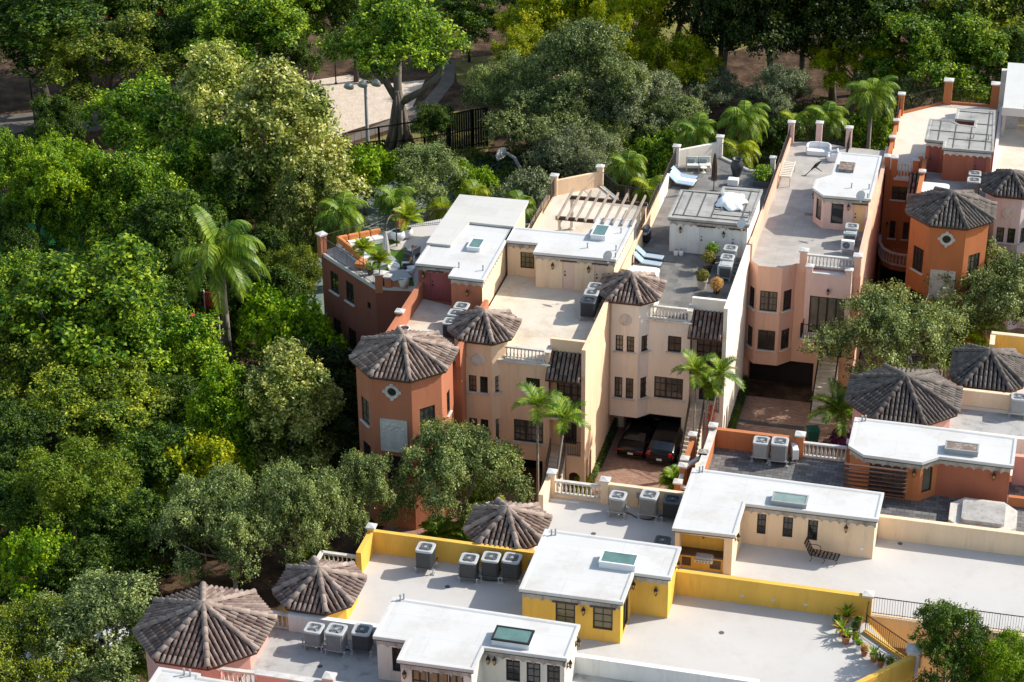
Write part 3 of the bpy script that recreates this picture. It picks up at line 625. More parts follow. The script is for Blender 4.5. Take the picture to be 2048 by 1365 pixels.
    def done(s): return s.part(s.walls, 'wall', s.mats)
def half_tube(mb, a, c, r0, r1, K=6):
    d = (c-a).normalized(); sd_ = d.cross(Vector((0, 0, 1))); sd_ = Vector((1, 0, 0)) if sd_.length < 1e-4 else sd_.normalized(); up = sd_.cross(d)
    vs = []
    for p, r in ((a, r0), (c, r1)):
        for k in range(K+1):
            t = math.pi*k/K; vs.append(p+sd_*(r*math.cos(t))+up*(r*math.sin(t)))
    mb.add(vs, [(k, k+1, K+2+k, K+1+k) for k in range(K)]+[tuple(range(K, -1, -1))])
def barrel_plane(mb, e0, e1, tops, pitch, course):
    """barrel tiles on the sloping plane between the eave e0-e1 and one apex or a ridge (two points)"""
    E = e1-e0; Ln = E.length; ex = E.normalized()
    t0 = tops[0]; t1 = tops[-1]
    nrm = ex.cross(t0-e0).normalized(); nrm = -nrm if nrm.z < 0 else nrm
    sl = nrm.cross(ex); sl = -sl if sl.z < 0 else sl
    a0, h0 = (t0-e0).dot(ex), (t0-e0).dot(sl); a1 = (t1-e0).dot(ex)
    lo, hi = min(a0, a1), max(a0, a1)
    n = max(1, round(Ln/pitch)); st = Ln/n
    for i in range(n):
        u = (i+0.5)*st
        vm = h0*(u/lo) if (u < lo and lo > 1e-6) else (h0*(Ln-u)/(Ln-hi) if u > hi and Ln-hi > 1e-6 else h0)
        v = -0.06; j = 0
        while v < vm-0.02:
            v2 = min(v+course+0.05, vm); lift0, lift1 = 0.044, 0.020
            a = e0+ex*u+sl*v+nrm*lift0; c = e0+ex*u+sl*v2+nrm*lift1
            vs = []; K = 6; r0, r1 = st*0.39, st*0.33
            for p, r in ((a, r0), (c, r1)):
                for k in range(K+1):
                    t = math.pi*k/K; vs.append(p+ex*(r*math.cos(t))+nrm*(r*1.2*math.sin(t)))
            mb.add(vs, [(k, k+1, K+2+k, K+1+k) for k in range(K)]+[tuple(range(K, -1, -1))])
            v += course; j += 1
def shed_roof(h, e0, e1, t0, t1, m='rooftile', pitch=0.25):
    """tiled lean-to roof from the eave e0-e1 up to t0-t1"""
    b = MB(); b.add([e0, e1, t1, t0], [(0, 1, 2, 3)]); r = h.part(b, 'tiled_porch_roof', 'underlay')
    q = MB(); barrel_plane(q, Vector(e0), Vector(e1), [Vector(t0), Vector(t1)], pitch, 0.38); h.part(q, 'barrel_tiles', m, r, smooth=True)
    f = MB(); f.obox(e0[:2], e1[:2], -0.1, 0.03, e0[2]-0.16, e0[2]-0.01); h.part(f, 'fascia', 'fascia', r)
def stairs(h, x0, x1, y0, y1, z0, z1, n, m, side='iron'):
    """flight from (y0,z0) at the top down to (y1,z1)"""
    b = MB()
    for i in range(n):
        a = y0+(y1-y0)*i/n; c = y0+(y1-y0)*(i+1)/n; z = z0+(z1-z0)*(i+1)/n+0.0
        b.box(x0, x1, min(a, c), max(a, c), -0.02, max(z, 0.02))
    o = h.part(b, 'entrance_stairs', m)
    for x in (x0+0.05, x1-0.05):
        h.railing((x, y0), (x, y1), (z0, z1+0.05), (z0+0.95, z1+1.0), side)
# ------------------------------------------------------------------ houses of the back row
T, R, PT = 9.1, 11.6, 10.3
def arched(mb, p0, p1, t0, t1, z0, z1, ops, mi=0, K=10):
    """upright panel with arched openings (u0,u1,z base,z spring) cut right through"""
    Ln = math.hypot(p1[0]-p0[0], p1[1]-p0[1]); us = {0.0, Ln}
    for (a, c, zb, zs) in ops:
        for k in range(K+1): us.add(a+(c-a)*(1-math.cos(math.pi*k/K))/2)
    us = sorted(us)
    def arc(u, o):
        a, c, zb, zs = o; r = (c-a)/2; q = (u-(a+c)/2)/r; return zs+r*math.sqrt(max(0, 1-q*q))
    dx, dy = (p1[0]-p0[0])/Ln, (p1[1]-p0[1])/Ln; nx, ny = dy, -dx
    def P(u, t, z): return (p0[0]+dx*u+nx*t, p0[1]+dy*u+ny*t, z)
    for u, v in zip(us[:-1], us[1:]):
        m_ = (u+v)/2; o = next((q for q in ops if q[0] < m_ < q[1]), None)
        segs = [(z0, z0, z1, z1)] if o is None else [(z0, z0, o[2], o[2]), (arc(u, o), arc(v, o), z1, z1)]
        for (a, c, e, g) in segs:
            if e-a < 1e-4 and g-c < 1e-4: continue
            mb.add([P(u, t0, a), P(v, t0, c), P(v, t0, g), P(u, t0, e), P(u, t1, a), P(v, t1, c), P(v, t1, g), P(u, t1, e)],
                   [(0, 3, 2, 1), (4, 5, 6, 7), (0, 1, 5, 4), (3, 7, 6, 2)], mi)
    ends = [(0.0, z0, z1), (Ln, z0, z1)]
    for (a, c, zb, zs) in ops: ends += [(a, zb, zs), (c, zb, zs)]
    for (u, a, c) in ends: mb.add([P(u, t0, a), P(u, t1, a), P(u, t1, c), P(u, t0, c)], [(0, 1, 2, 3)], mi)

# --- A: terracotta end house with the orange sofa terrace
h = House('town_house', 'terracotta end house with big octagonal tiled turret and orange sofa on its rear terrace', (-2.5, -8, 0), 'terracotta')
wing = [(-6.8, -9.6), (-4.7, -9.3), (-3.5, -9.3), (-3.5, 1.4), (-5.4, 1.2), (-7.85, -0.8), (-11.8, -5.6)]
h.block(wing, 0, T, {6: [(1.0, 1.95, 6.75, 8.2, 2, 3), (2.85, 3.75, 6.75, 8.2, 2, 3), (5.35, 5.75, 7.2, 7.65, 1, 1, 'win', False), (1.1, 2.0, 3.2, 4.8, 2, 3), (2.9, 3.8, 3.2, 4.8, 2, 3)]}, m='brownred_shaded')
h.floor(inset(wing, -0.06), T+0.05, 'deckpale')
h.block([(-3.55, -18.2), (1.2, -18.2), (1.2, 1.2), (-3.55, 1.2)], 0, T)
h.floor([(-3.5, -18.1), (1.15, -18.1), (1.15, -11.9), (-3.5, -10.6)], T+0.06, 'cement')
h.wbox(-3.62, -3.34, -18.6, -9.3, T, PT); h.wbox(0.98, 1.26, -18.6, -12.0, T, PT)
q = at(799, 622, PT+0.2); h.post(-3.48, q.y, PT, PT+0.14, 0.4)
h.railing((-11.72, -5.62), (-6.9, -9.5), T+0.05, T+1.15, 'bronze'); h.railing((-11.72, -5.5), (-7.85, -0.85), T+0.05, T+1.15, 'bronze'); h.railing((-7.8, -0.8), (-3.6, 1.25), T+0.05, T+1.15, 'bronze')
h.post(-11.7, -5.62, T-0.3, T+1.3, 0.46, rz=0.9); h.post(-7.85, -0.8, T, T+1.3, 0.5, 'orange', rz=0.9)
h.post(-6.62, -9.42, T-0.4, T+0.85, 0.5, rz=0.3)
h.post(-6.0, -9.35, T, T+0.7, 0.45, rz=0.1); h.wob((-6.2, -9.55), (-4.9, -9.38), -0.22, 0.0, T, T+0.45); h.post(-4.95, -9.3, T, T+0.6, 0.35, cap=None)
eb = h.turret(-1.7, -20.1, 5.8, 5.8, 1.7, 0, 10.3, 11.4, wins={0: [(0.75, 1.75, 3.3, 5.0, 2, 3, 'win', False)], 1: [(0.5, 1.5, 6.55, 8.15, 3, 3), (0.5, 1.5, 3.3, 4.9, 3, 3)], 2: [(1.0, 1.6, 6.7, 8.2, 2, 3)], 7: [(0.5, 1.45, 6.6, 8.2, 2, 3), (0.5, 1.45, 3.6, 5.2, 2, 3)]})
h.porthole(eb[0], eb[1], 1.2, 9.3, 0.44)
b = MB(); b.obox(eb[0], eb[1], 0.0, 0.05, 5.3, 7.45, 0.42, 2.05); b.obox(eb[0], eb[1], 0.05, 0.075, 5.3, 5.36, 0.42, 2.05); b.obox(eb[0], eb[1], 0.05, 0.075, 7.39, 7.45, 0.42, 2.05); b.obox(eb[0], eb[1], 0.05, 0.075, 5.36, 7.39, 0.42, 0.48); b.obox(eb[0], eb[1], 0.05, 0.075, 5.36, 7.39, 1.99, 2.05)
for (u, z, r) in [(1.235, 7.0, 0.2), (0.85, 7.05, 0.12), (1.62, 7.05, 0.12), (0.65, 6.85, 0.09), (1.8, 6.85, 0.09), (1.05, 6.78, 0.1), (1.42, 6.78, 0.1)]:
    c = (eb[0][0]+u, eb[0][1]-0.05, z); b.lathe([(r, 0.0), (r*0.7, 0.03), (r*0.2, 0.045)], 12, (0, 0, 0)); n = 36
    for i in range(len(b.v)-n, len(b.v)): v = b.v[i]; b.v[i] = (c[0]+v[0], c[1]-v[2], c[2]+v[1])
h.part(b, 'carved_panel', 'relief')
ap = [(-3.77, -10.75), (-1.28, -10.72), (-1.29, -12.0), (0.98, -12.05), (0.85, -0.3), (-3.74, -0.4)]
r_, wp = h.roof(ap, R, 'membrane', frieze=(0, 2), wins={0: [(0.75, 1.55, T+0.07, T+2.0, 1, 1, 'door', False, 'door_red', True)]}, wm='wine', skip=(2, 3))  # these walls are terracotta, their shade put into the wall colour
h.face(wp[2], wp[3], T, R-0.2, m='terracotta'); h.face(wp[3], wp[4], T, R-0.2, m='buff')
h.frieze(wp[3], wp[4], R-0.215, u0=0.0, u1=5.6)
h.lamp(wp[0], wp[1], 0.35, T+1.75); h.lamp(wp[2], wp[3], 1.05, T+1.5)
b = MB(); b.prism([(-3.85, -8.0), (-2.25, -8.0), (-2.0, -4.35), (0.95, -4.4), (0.9, -0.2), (-3.8, -0.3)], R+0.03, R+0.17); h.part(b, 'upper_roof', 'membrane_old')
q = at(952, 487, R+0.25); h.skylight(q.x, q.y, 0.85, 1.35, R, 'teal', 'curb', 0.22)
h.vents([at(918, 535, R), at(966, 541, R)])
h.done()

# --- B and C: the same tower-fronted town house twice, 7.2 m to the side and back
def townhouse(label, loc, x0, fy, wm, col_ph, tc, rear, phpoly, phw, flo, porchdoor='glass'):
    h = House('town_house', label, loc, wm); x1 = x0+7.24
    xm0, xp = x0+1.3, x0+5.0; gy = fy+2.7; py = fy+0.85
    h.face((xm0, fy), (xp, fy), 2.2, T-0.25, [(2.28, 3.12, 6.8, 7.9, 2, 2), (1.5, 3.32, 3.45, 4.95, 5, 3)])
    h.face((xp, fy), (xp, py), 2.2, T-0.25); h.walls.add([(xm0, fy, 2.2), (xp, fy, 2.2), (xp, gy, 2.2), (xm0, gy, 2.2)], [(0, 3, 2, 1)]); h.walls.add([(xm0, fy, T-.25), (xp, fy, T-.25), (xp, gy, T-.25), (xm0, gy, T-.25)], [(0, 1, 2, 3)])
    h.face((xp, py), (x1-0.25, py), 2.9, PT, [(0.25, 1.95, 5.5, 7.55, 4, 2, 'fdoor', False, 'glass'), (0.5, 1.5, 3.15, 5.0, 2, 2, 'fdoor', False)])
    bp = list(rear); h.block([(x0, gy), (x1, gy)]+bp, 0, T, top=True)
    h.wbox(xp-0.42, xp, fy, gy, 0.0, 2.21); h.wbox(x0, x0+0.6, fy+1.6, gy, 0, 2.21)
    b = MB(); b.box(x0+0.6, xp-0.42, gy-0.10, gy-0.02, 0.02, 2.12)
    for k in range(1, 4): b.box(x0+0.6, xp-0.42, gy-0.115, gy-0.10, 0.53*k-0.015, 0.53*k+0.015)
    h.part(b, 'garage_door', 'garage')
    # party wall running forward to the street, with an arched side opening on each level
    arched(h.walls, (x1-0.25, fy-0.25), (x1-0.25, gy), 0.0, 0.25, 0, PT, [(0.35, 0.95, 0.7, 2.2), (0.35, 0.95, 3.7, 4.9), (0.35, 0.85, 6.0, 7.2), (1.35, 1.95, 0.3, 2.3)])
    h.wbox(x1-0.25, x1, gy, fy+9, T, PT)
    # parapet behind the porch roof, balustrade over the main front
    h.wbox(xp-0.12, x1-0.252, py-0.12, py+0.12, T, PT); h.wbox(xp-0.26, xp, fy+0.1, py+0.12, T-0.3, T+0.55); b = MB(); b.box(xp-0.3, xp+0.04, fy-0.02, py+0.14, T+0.55, T+0.64); h.part(b, 'coping', 'trim')
    b = MB(); b.box(xm0+0.2, xp+0.06, fy-0.16, fy+0.2, T-0.27, T-0.12); h.part(b, 'ledge', 'trim', bevel=0.02)
    h.balustrade((x0+2.3, fy+0.02), (xp-0.28, fy+0.02), T-0.12, T+0.78)
    h.floor([(x0+0.05, fy+0.6), (xm0, fy+0.14), (xp, fy+0.14), (xp, py), (x1-0.25, py)]+[(p[0]-(0.1 if p[0] > x0+4 else -0.1), p[1]-0.1) for p in bp], T+0.04, flo)
    shed_roof(h, (xp-0.12, fy-0.6, 8.3), (x1-0.27, fy-0.6, 8.3), (xp-0.12, py-0.125, 9.5), (x1-0.27, py-0.125, 9.5))
    b = MB(); b.box(xp+0.0, xp+0.1, fy-0.2, fy-0.1, 5.5, 8.2); b.beam((xp-0.1, fy-0.15, 8.2), (x1-0.25, fy-0.15, 8.2), 0.12, 0.14); h.part(b, 'porch_frame', 'fascia')
    b = MB(); b.box(xp-0.02, x1-0.252, fy-0.2, py-0.002, 5.32, 5.47); h.part(b, 'balcony_floor', 'trim')
    h.railing((xp+0.02, fy-0.15), (x1-0.3, fy-0.15), 5.47, 6.45, 'bronze')
    # landing over an arch, flight of steps down to the drive
    b = MB(); arched(b, (xp+1.1, fy-0.25), (x1-0.252, fy-0.25), -0.2, 0.0, 0, 2.98, [(0.15, 0.85, 0.0, 1.5)]); b.box(xp+1.1, x1-0.252, fy-0.05, py, 2.8, 2.98); b.box(xp, xp+1.1, fy-0.05, py, 2.8, 2.98); h.part(b, 'landing', wm)
    h.railing((xp+1.2, fy-0.2), (x1-0.3, fy-0.2), 2.98, 3.95, 'bronze')
    stairs(h, xp+0.05, xp+1.05, fy-0.05, fy-3.9, 3.0, 0.0, 17, 'decksoft', 'bronze')
    w_ = {0: [(0.26, 0.74, 6.75, 7.85, 2, 3), (0.96, 1.44, 6.75, 7.85, 2, 3), (0.24, 0.74, 3.45, 4.9, 2, 3), (0.96, 1.44, 3.45, 4.9, 2, 3)], 1: [(0.22, 0.85, 6.75, 7.85, 2, 3), (0.22, 0.85, 3.45, 4.9, 2, 3)]}
    eb = h.turret(tc[0], tc[1], 3.9, 3.95, 0.95, 2.1, 10.3, 11.22, wins=w_)
    h.medallion(eb[0], eb[1], 0.86, 8.95)
    return h
hB = townhouse('peach town house with a pergola on its rear terrace and stained cement roof terrace', (4.8, -8, 0), 1.22, -16.8, 'peach', None, (1.95, -15.55),
               [(8.4, 6.6), (6.6, 6.7), (5.4, 7.0), (3.75, 9.2), (0.95, 6.9), (0.84, -0.3), (0.84, -11.95)], None, None, 'cement')
h = hB
bpoly = [(0.8, -6.22), (2.97, -6.18), (2.97, -7.5), (8.25, -7.38), (8.33, -1.21), (5.78, -1.5), (5.76, -4.1), (0.77, -4.15)]
r_, wp = h.roof(bpoly, R, 'membrane', frieze=(0, 2, 3), wins={0: [(0.85, 1.75, T+0.62, T+1.75, 3, 3, 'win', False, 'glass_warm')], 2: [(1.72, 2.5, T+0.06, T+2.0, 1, 1, 'door', False, 'door_peach', True), (3.75, 4.5, T+0.06, T+2.0, 1, 1, 'door', False, 'door_peach', True)]}, wm='buff')
h.lamp(wp[2], wp[3], 1.1, T+1.65); h.lamp(wp[2], wp[3], 3.4, T+1.65)
q = at(1201, 462, R+0.3); h.skylight(q.x, q.y, 0.95, 1.6, R, 'teal', 'curb', 0.3)
h.vents([at(1175, 496, R), at(1232, 501, R), at(1242, 466, R), at(1231, 516, R)])
h.wob((0.95, -0.4), (0.95, 5.6), -0.22, 0.02, T, T+0.55); h.railing((1.05, -0.4), (1.05, 3.0), T+0.55, T+1.25, 'iron'); h.railing((1.05, 3.2), (1.05, 6.7), T+0.2, T+1.3, 'iron')
h.post(1.0, 6.85, T-0.2, T+1.45, 0.42); h.post(3.75, 9.1, T-0.2, T+1.45, 0.42)
h.wob((1.05, 6.9), (3.7, 9.1), 0.0, 0.22, T-0.2, T+1.15)
h.railing((3.9, 9.0), (5.4, 7.1), T+0.1, T+1.15, 'iron'); h.railing((5.4, 7.05), (6.6, 6.8), T+0.1, T+1.15, 'iron'); h.railing((6.6, 6.75), (8.2, 6.6), T+0.1, T+1.15, 'iron')
b = MB(); b.obox((3.75, 9.05), (5.4, 7.0), -0.12, 0.16, T, T+0.14); h.part(b, 'coping', 'trim')
h.wbox(8.22, 8.46, -7.2, 2.0, T, T+1.05); h.railing((8.34, -1.1), (8.34, 6.6), T+1.05, T+1.75, 'bronze'); h.post(8.2, 1.85, T, T+2.1, 0.34); h.wbox(8.22, 8.46, 2.0, 6.6, T, T+1.05)
h.done()

hC = townhouse('cream town house with grey slate roof terrace, loungers and weathered grey penthouse roof', (12, 0, 0), 8.46, -9.6, 'cream', None, (9.45, -8.5),
               [(15.6, 14.1), (13.5, 14.0), (11.0, 16.1), (8.25, 13.9), (8.46, 9.0)], None, None, 'slate')
h = hC
cpoly = [(10.21, -0.40), (15.55, -0.35), (15.59, 5.4), (12.9, 5.3), (12.9, 4.3), (10.25, 4.16)]
r_, wp = h.roof(cpoly, R, 'membrane_gray', frieze=(0,), wins={0: [(1.95, 2.85, T+0.05, T+2.0, 1, 1, 'door', False, 'door_white', True), (4.0, 4.75, T+0.05, T+2.0, 1, 1, 'door', False, 'door_white', True)]}, wm='white_wall')
h.lamp(wp[0], wp[1], 0.72, T+1.7); h.lamp(wp[0], wp[1], 3.55, T+1.65)
b = MB()
for (x, y0, y1) in ((11.15, 0.1, 4.0), (12.05, 0.1, 4.0), (12.95, 0.1, 5.1), (14.9, 0.1, 5.1), (10.5, 0.0, 4.0)): b.box(x-0.035, x+0.035, y0, y1, R-0.004, R+0.03)
for (x0_, x1_, y) in ((10.4, 15.4, 0.15), (13.0, 15.4, 1.55), (13.0, 15.4, 4.95), (10.4, 12.9, 4.0), (13.0, 15.3, 0.75)): b.box(x0_, x1_, y-0.03, y+0.03, R-0.002, R+0.034)
h.part(b, 'roof_seams', 'seam'); h.vents([at(1443, 423, R), at(1499, 431, R)])
h.wbox(8.22, 8.459, 6.6, 10.0, T, T+1.05); h.railing((8.35, 6.7), (8.3, 13.8), T+0.25, T+1.5, 'bronze')
h.post(8.3, 13.8, T-0.2, T+1.5, 0.42); h.post(11.05, 16.0, T-0.2, T+1.6, 0.42); h.wob((8.4, 13.95), (10.9, 15.95), 0, 0.22, T-0.1, T+1.25)
b = MB(); b.obox((11.05, 16.0), (13.5, 13.95), -0.12, 0.14, T, T+0.16); b.obox((13.5, 13.95), (15.4, 14.05), -0.1, 0.14, T, T+0.16); h.part(b, 'coping', 'trim_white')
h.railing((11.2, 15.9), (13.5, 13.98), T+0.16, T+1.2, 'iron'); h.railing((13.5, 14.0), (15.3, 14.05), T+0.16, T+1.2, 'iron'); h.post(15.15, 14.0, T, T+1.2, 0.34)
h.done()

# --- D: pink house with a bay
h = House('town_house', 'pink peach house with two-storey bay, white octagonal penthouse roof and long tiled terrace', (19, 6, 0), 'pinkpeach')
zb = 2.1; bt = T+0.16
bay = [(15.65, -0.5), (16.35, -1.33), (17.92, -1.3), (18.72, -0.42), (22.8, -0.42), (22.8, 1.0), (15.65, 1.0)]
h.block(bay, zb, bt, {0: [(0.25, 0.85, 6.05, 7.5, 2, 3), (0.25, 0.85, 3.2, 4.65, 2, 3)], 1: [(0.24, 1.36, 6.05, 7.5, 4, 3, 'win', True, 'glass_lit'), (0.24, 1.36, 3.2, 4.65, 4, 3)], 2: [(0.25, 0.95, 6.05, 7.5, 3, 3), (0.25, 0.95, 3.2, 4.65, 3, 3)], 3: [(0.5, 1.4, 3.9, 5.0, 2, 2), (1.9, 3.3, 2.75, 4.6, 2, 2, 'fdoor', False, 'glass_warm')]}, bottom=True, top=False, skip=(4, 5, 6))
h.block([(15.65, 0.45), (22.8, 0.45), (22.8, 20.0), (19.95, 20.0), (17.65, 20.5), (15.55, 20.1)], 0, T)
h.wbox(15.62, 15.95, -0.45, 0.45, 0, zb+0.01); h.wbox(20.25, 22.8, -0.4, 0.45, 0, zb+0.01)
b = MB(); b.box(15.95, 20.25, 0.34, 0.42, 0.02, zb-0.05)
for k in range(1, 4): b.box(15.95, 20.25, 0.325, 0.34, 0.52*k-0.015, 0.52*k+0.015)
h.part(b, 'garage_door', 'garage')
h.floor([(15.75, -0.4), (16.4, -1.15), (17.85, -1.12), (18.7, -0.25), (22.6, -0.25), (22.6, 19.9), (19.9, 19.9), (17.65, 20.4), (15.6, 20.0)], T+0.06, 'greige')
bx = [(19.45, -1.32), (22.35, -1.32), (22.35, -0.422), (19.45, -0.422)]
h.block(bx, 4.75, T-0.05, {0: [(0.35, 2.6, 4.85, 7.5, 4, 1, 'fdoor', False, 'glass_lit')]}, m='pink', bottom=True)
h.lamp(bx[0], bx[1], 1.48, 7.95)
b = MB(); b.box(19.85, 21.95, -1.36, -1.0, T-0.05, T+0.06); h.part(b, 'ledge', 'trim_white')
h.post(19.65, -1.12, T-0.05, T+0.38, 0.4, 'pink'); h.post(22.15, -1.12, T-0.05, T+0.38, 0.4, 'pink')
h.balustrade((19.4, -0.5), (22.4, -0.5), T+0.08, T+0.95, 'trim_white')
h.post(19.15, -0.45, T-0.3, T+1.12, 0.46); h.post(22.6, -0.45, T-0.3, T+1.12, 0.46)
b = MB(); b.box(19.45, 22.35, -2.15, -1.322, 4.62, 4.76); h.part(b, 'balcony_floor', 'trim')
h.railing((19.5, -2.1), (22.3, -2.1), 4.76, 5.8, 'iron'); h.railing((19.5, -2.1), (19.5, -1.35), 4.76, 5.8, 'iron'); h.railing((22.3, -2.1), (22.3, -1.35), 4.76, 5.8, 'iron')
h.wbox(22.58, 22.84, -0.2, 9.0, T, PT-0.1); h.wbox(15.55, 15.8, -0.4, 0.7, T, PT); h.wbox(15.55, 15.8, 0.7, 13.5, T, T+1.05); h.wbox(15.5, 15.74, 13.5, 20.0, T, T+0.5)
h.railing((15.68, 5.5), (15.68, 16.0), T+1.05, T+1.6, 'bronze'); h.railing((15.62, 14.5), (15.62, 20.0), T+0.5, T+1.35, 'bronze')
for x, y in ((15.65, 20.05), (17.65, 20.4), (19.85, 19.95)): h.post(x, y, T-0.1, T+1.55, 0.42, 'pink')
h.railing((15.9, 20.1), (17.4, 20.4), T+0.1, T+1.3); h.railing((17.9, 20.35), (19.7, 20.0), T+0.1, T+1.3); h.railing((19.95, 19.8), (19.95, 17.5), T+0.1, T+1.3)
h.wbox(22.58, 22.84, 9.0, 19.9, T, T+0.4)
dp = [(18.77, 6.42), (19.62, 5.36), (22.74, 5.42), (22.75, 12.94), (19.77, 12.97), (19.75, 8.9), (18.8, 7.9)]
r_, wp = h.roof(dp, R, 'membrane', frieze=(0, 1, 6), wins={0: [(0.3, 0.95, T+0.5, T+1.95, 1, 1, 'win', False, 'glass_lit')], 1: [(0.5, 1.3, T+0.5, T+1.95, 1, 1, 'win', False), (1.95, 2.7, T+0.08, T+2.0, 1, 1, 'door', False, 'door_apricot', True)]}, wm='pink', skip=(2,))
h.face(wp[2], wp[3], T, R-0.2, m='pinkpeach'); h.lamp(wp[1], wp[2], 1.62, T+1.8); h.lamp(wp[6], wp[0], 0.6, T+1.6)
q = at(1694, 332, R+0.2); h.skylight(q.x, q.y, 1.0, 1.3, R, 'rusty', 'rusty', 0.16, 'rusty'); h.vents([at(1703, 376, R), at(1738, 378, R), at(1735, 397, R)])
stairs(h, 20.55, 21.9, -0.45, -4.6, 2.7, 0.0, 15, 'decksoft')
h.done()

# --- E: orange corner house
h = House('town_house', 'bright orange corner house with tiled turret, curved stone balcony and carved panel', (27, 15, 0), 'orange')
h.block([(25.6, 7.5), (30.2, 7.5), (30.2, 16.5), (25.6, 16.5)], 0, T)
wg = [(22.9, 16.4), (30.2, 16.4), (30.2, 30.4), (26.2, 30.4), (22.9, 27.2)]
h.block(wg, 0, T, {0: [(0.55, 2.0, 6.95, 7.95, 3, 2), (0.6, 1.0, 3.9, 5.25, 2, 3), (1.55, 1.95, 3.9, 5.25, 2, 3)]})
b = MB(); b.box(23.1, 25.5, 16.28, 16.38, 0.02, 2.1); h.part(b, 'garage_door', 'garage')
b = MB(); pts = [(22.9, 16.38), (22.95, 15.2), (23.3, 14.2), (23.9, 13.6), (24.7, 13.4), (25.6, 13.4), (25.6, 16.38)]; b.prism(pts, 2.75, 3.15); h.part(b, 'balcony_floor', 'orange')
for a, c in zip(pts[:5], pts[1:6]): h.balustrade(a, c, 3.15, 4.1, 'trim')
h.lamp((22.9, 16.4), (30.2, 16.4), 0.4, 4.95)
h.floor(inset(wg, 0.1), T+0.05, 'decksoft'); h.floor([(25.75, 8), (30.1, 8), (30.1, 16.45), (25.75, 16.45)], T+0.055, 'deckdull')
h.wbox(25.42, 25.7, 9.8, 16.3, T-0.5, PT); h.post(25.56, 13.6, PT, PT+0.15, 0.36); h.wbox(22.82, 23.06, 16.4, 27.3, T, T+0.6)
for y in (17.0, 20.6, 23.9): h.post(22.94, y, T, T+0.85, 0.36)
h.post(22.95, 16.55, T-0.3, T+1.0, 0.36); h.post(23.45, 16.5, T-0.3, T+1.0, 0.42); h.post(24.95, 16.5, T-0.3, T+1.0, 0.42); h.balustrade((23.66, 16.4), (24.74, 16.4), T-0.4, T+0.7, 'trim_white'); b = MB(); b.box(23.5, 24.9, 16.22, 16.398, T-0.6, T-0.4); h.part(b, 'ledge', 'trim_white')
h.wbox(25.1, 25.42, 16.4, 16.65, T, PT)
h.post(22.98, 27.15, T, T+1.7, 0.42); h.post(26.25, 30.3, T, T+1.9, 0.6); h.post(29.75, 30.3, T, T+1.9, 0.6)
h.railing((23.1, 27.4), (26.0, 30.2), T+0.2, T+1.4, 'iron'); h.railing((26.5, 30.35), (29.5, 30.35), T+0.2, T+1.4, 'iron'); h.railing((22.94, 24.2), (22.94, 27.0), T+0.6, T+1.4, 'iron')
h.wob((22.95, 27.2), (26.2, 30.4), -0.2, 0.05, T, T+0.22); h.wbox(26.2, 30.2, 30.2, 30.42, T, T+0.22)
ep = [(25.38, 16.6), (26.7, 16.55), (26.68, 15.35), (30.2, 15.45), (29.97, 23.3), (27.25, 23.1), (27.2, 21.0), (28.6, 20.95), (28.6, 19.9), (27.6, 20.0), (27.0, 20.6), (25.42, 20.6)]
r_, wp = h.roof(ep, R, 'membrane_gray', frieze=(0, 2), wins={0: [(0.25, 1.0, T+0.05, T+2.0, 1, 1, 'door', False, 'wine')], 2: [(2.1, 2.95, T+0.05, T+2.0, 1, 1, 'door', False, 'wine')]}, wm='rust', fm='trim')
b = MB()
for (x, y0, y1) in ((26.3, 16.8, 20.4), (27.4, 15.6, 19.9), (28.5, 15.6, 19.8), (29.6, 15.6, 23.0)): b.box(x-0.03, x+0.03, y0, y1, R-0.004, R+0.03)
for (a, c, y) in ((25.6, 30, 18.5), (27, 30, 17.2), (28.7, 29.9, 20.4), (27.4, 29.9, 22.6)): b.box(a, c, y-0.03, y+0.03, R-0.002, R+0.034)
h.part(b, 'roof_seams', 'seam'); h.vents([at(1947, 277, R), at(1977, 280, R)])
eb = h.turret(27.88, 8.0, 5.7, 5.8, 1.65, 0, 10.3, 11.4, rm='rooftile_grey', wins={7: [(0.55, 1.55, 6.5, 8.2, 3, 4), (0.55, 1.55, 3.3, 5.0, 3, 4)], 1: [(0.45, 1.45, 6.5, 8.1, 3, 3), (0.45, 1.45, 3.3, 5.0, 3, 3)], 0: [(0.7, 1.7, 3.0, 4.6, 2, 3, 'win', False)]})
h.porthole(eb[0], eb[1], 1.15, 9.3, 0.46)
b = MB(); b.obox(eb[0], eb[1], 0.0, 0.05, 4.8, 7.0, 0.3, 1.95); b.obox(eb[0], eb[1], 0.05, 0.075, 4.8, 4.87, 0.3, 1.95); b.obox(eb[0], eb[1], 0.05, 0.075, 6.93, 7.0, 0.3, 1.95); b.obox(eb[0], eb[1], 0.05, 0.075, 4.87, 6.93, 0.3, 0.37); b.obox(eb[0], eb[1], 0.05, 0.075, 4.87, 6.93, 1.88, 1.95); h.part(b, 'carved_panel', 'relief')
shed_roof(h, (24.6, 13.2, 8.3), (25.4, 13.2, 8.3), (24.6, 15.9, 9.3), (25.4, 15.9, 9.3)); h.done()

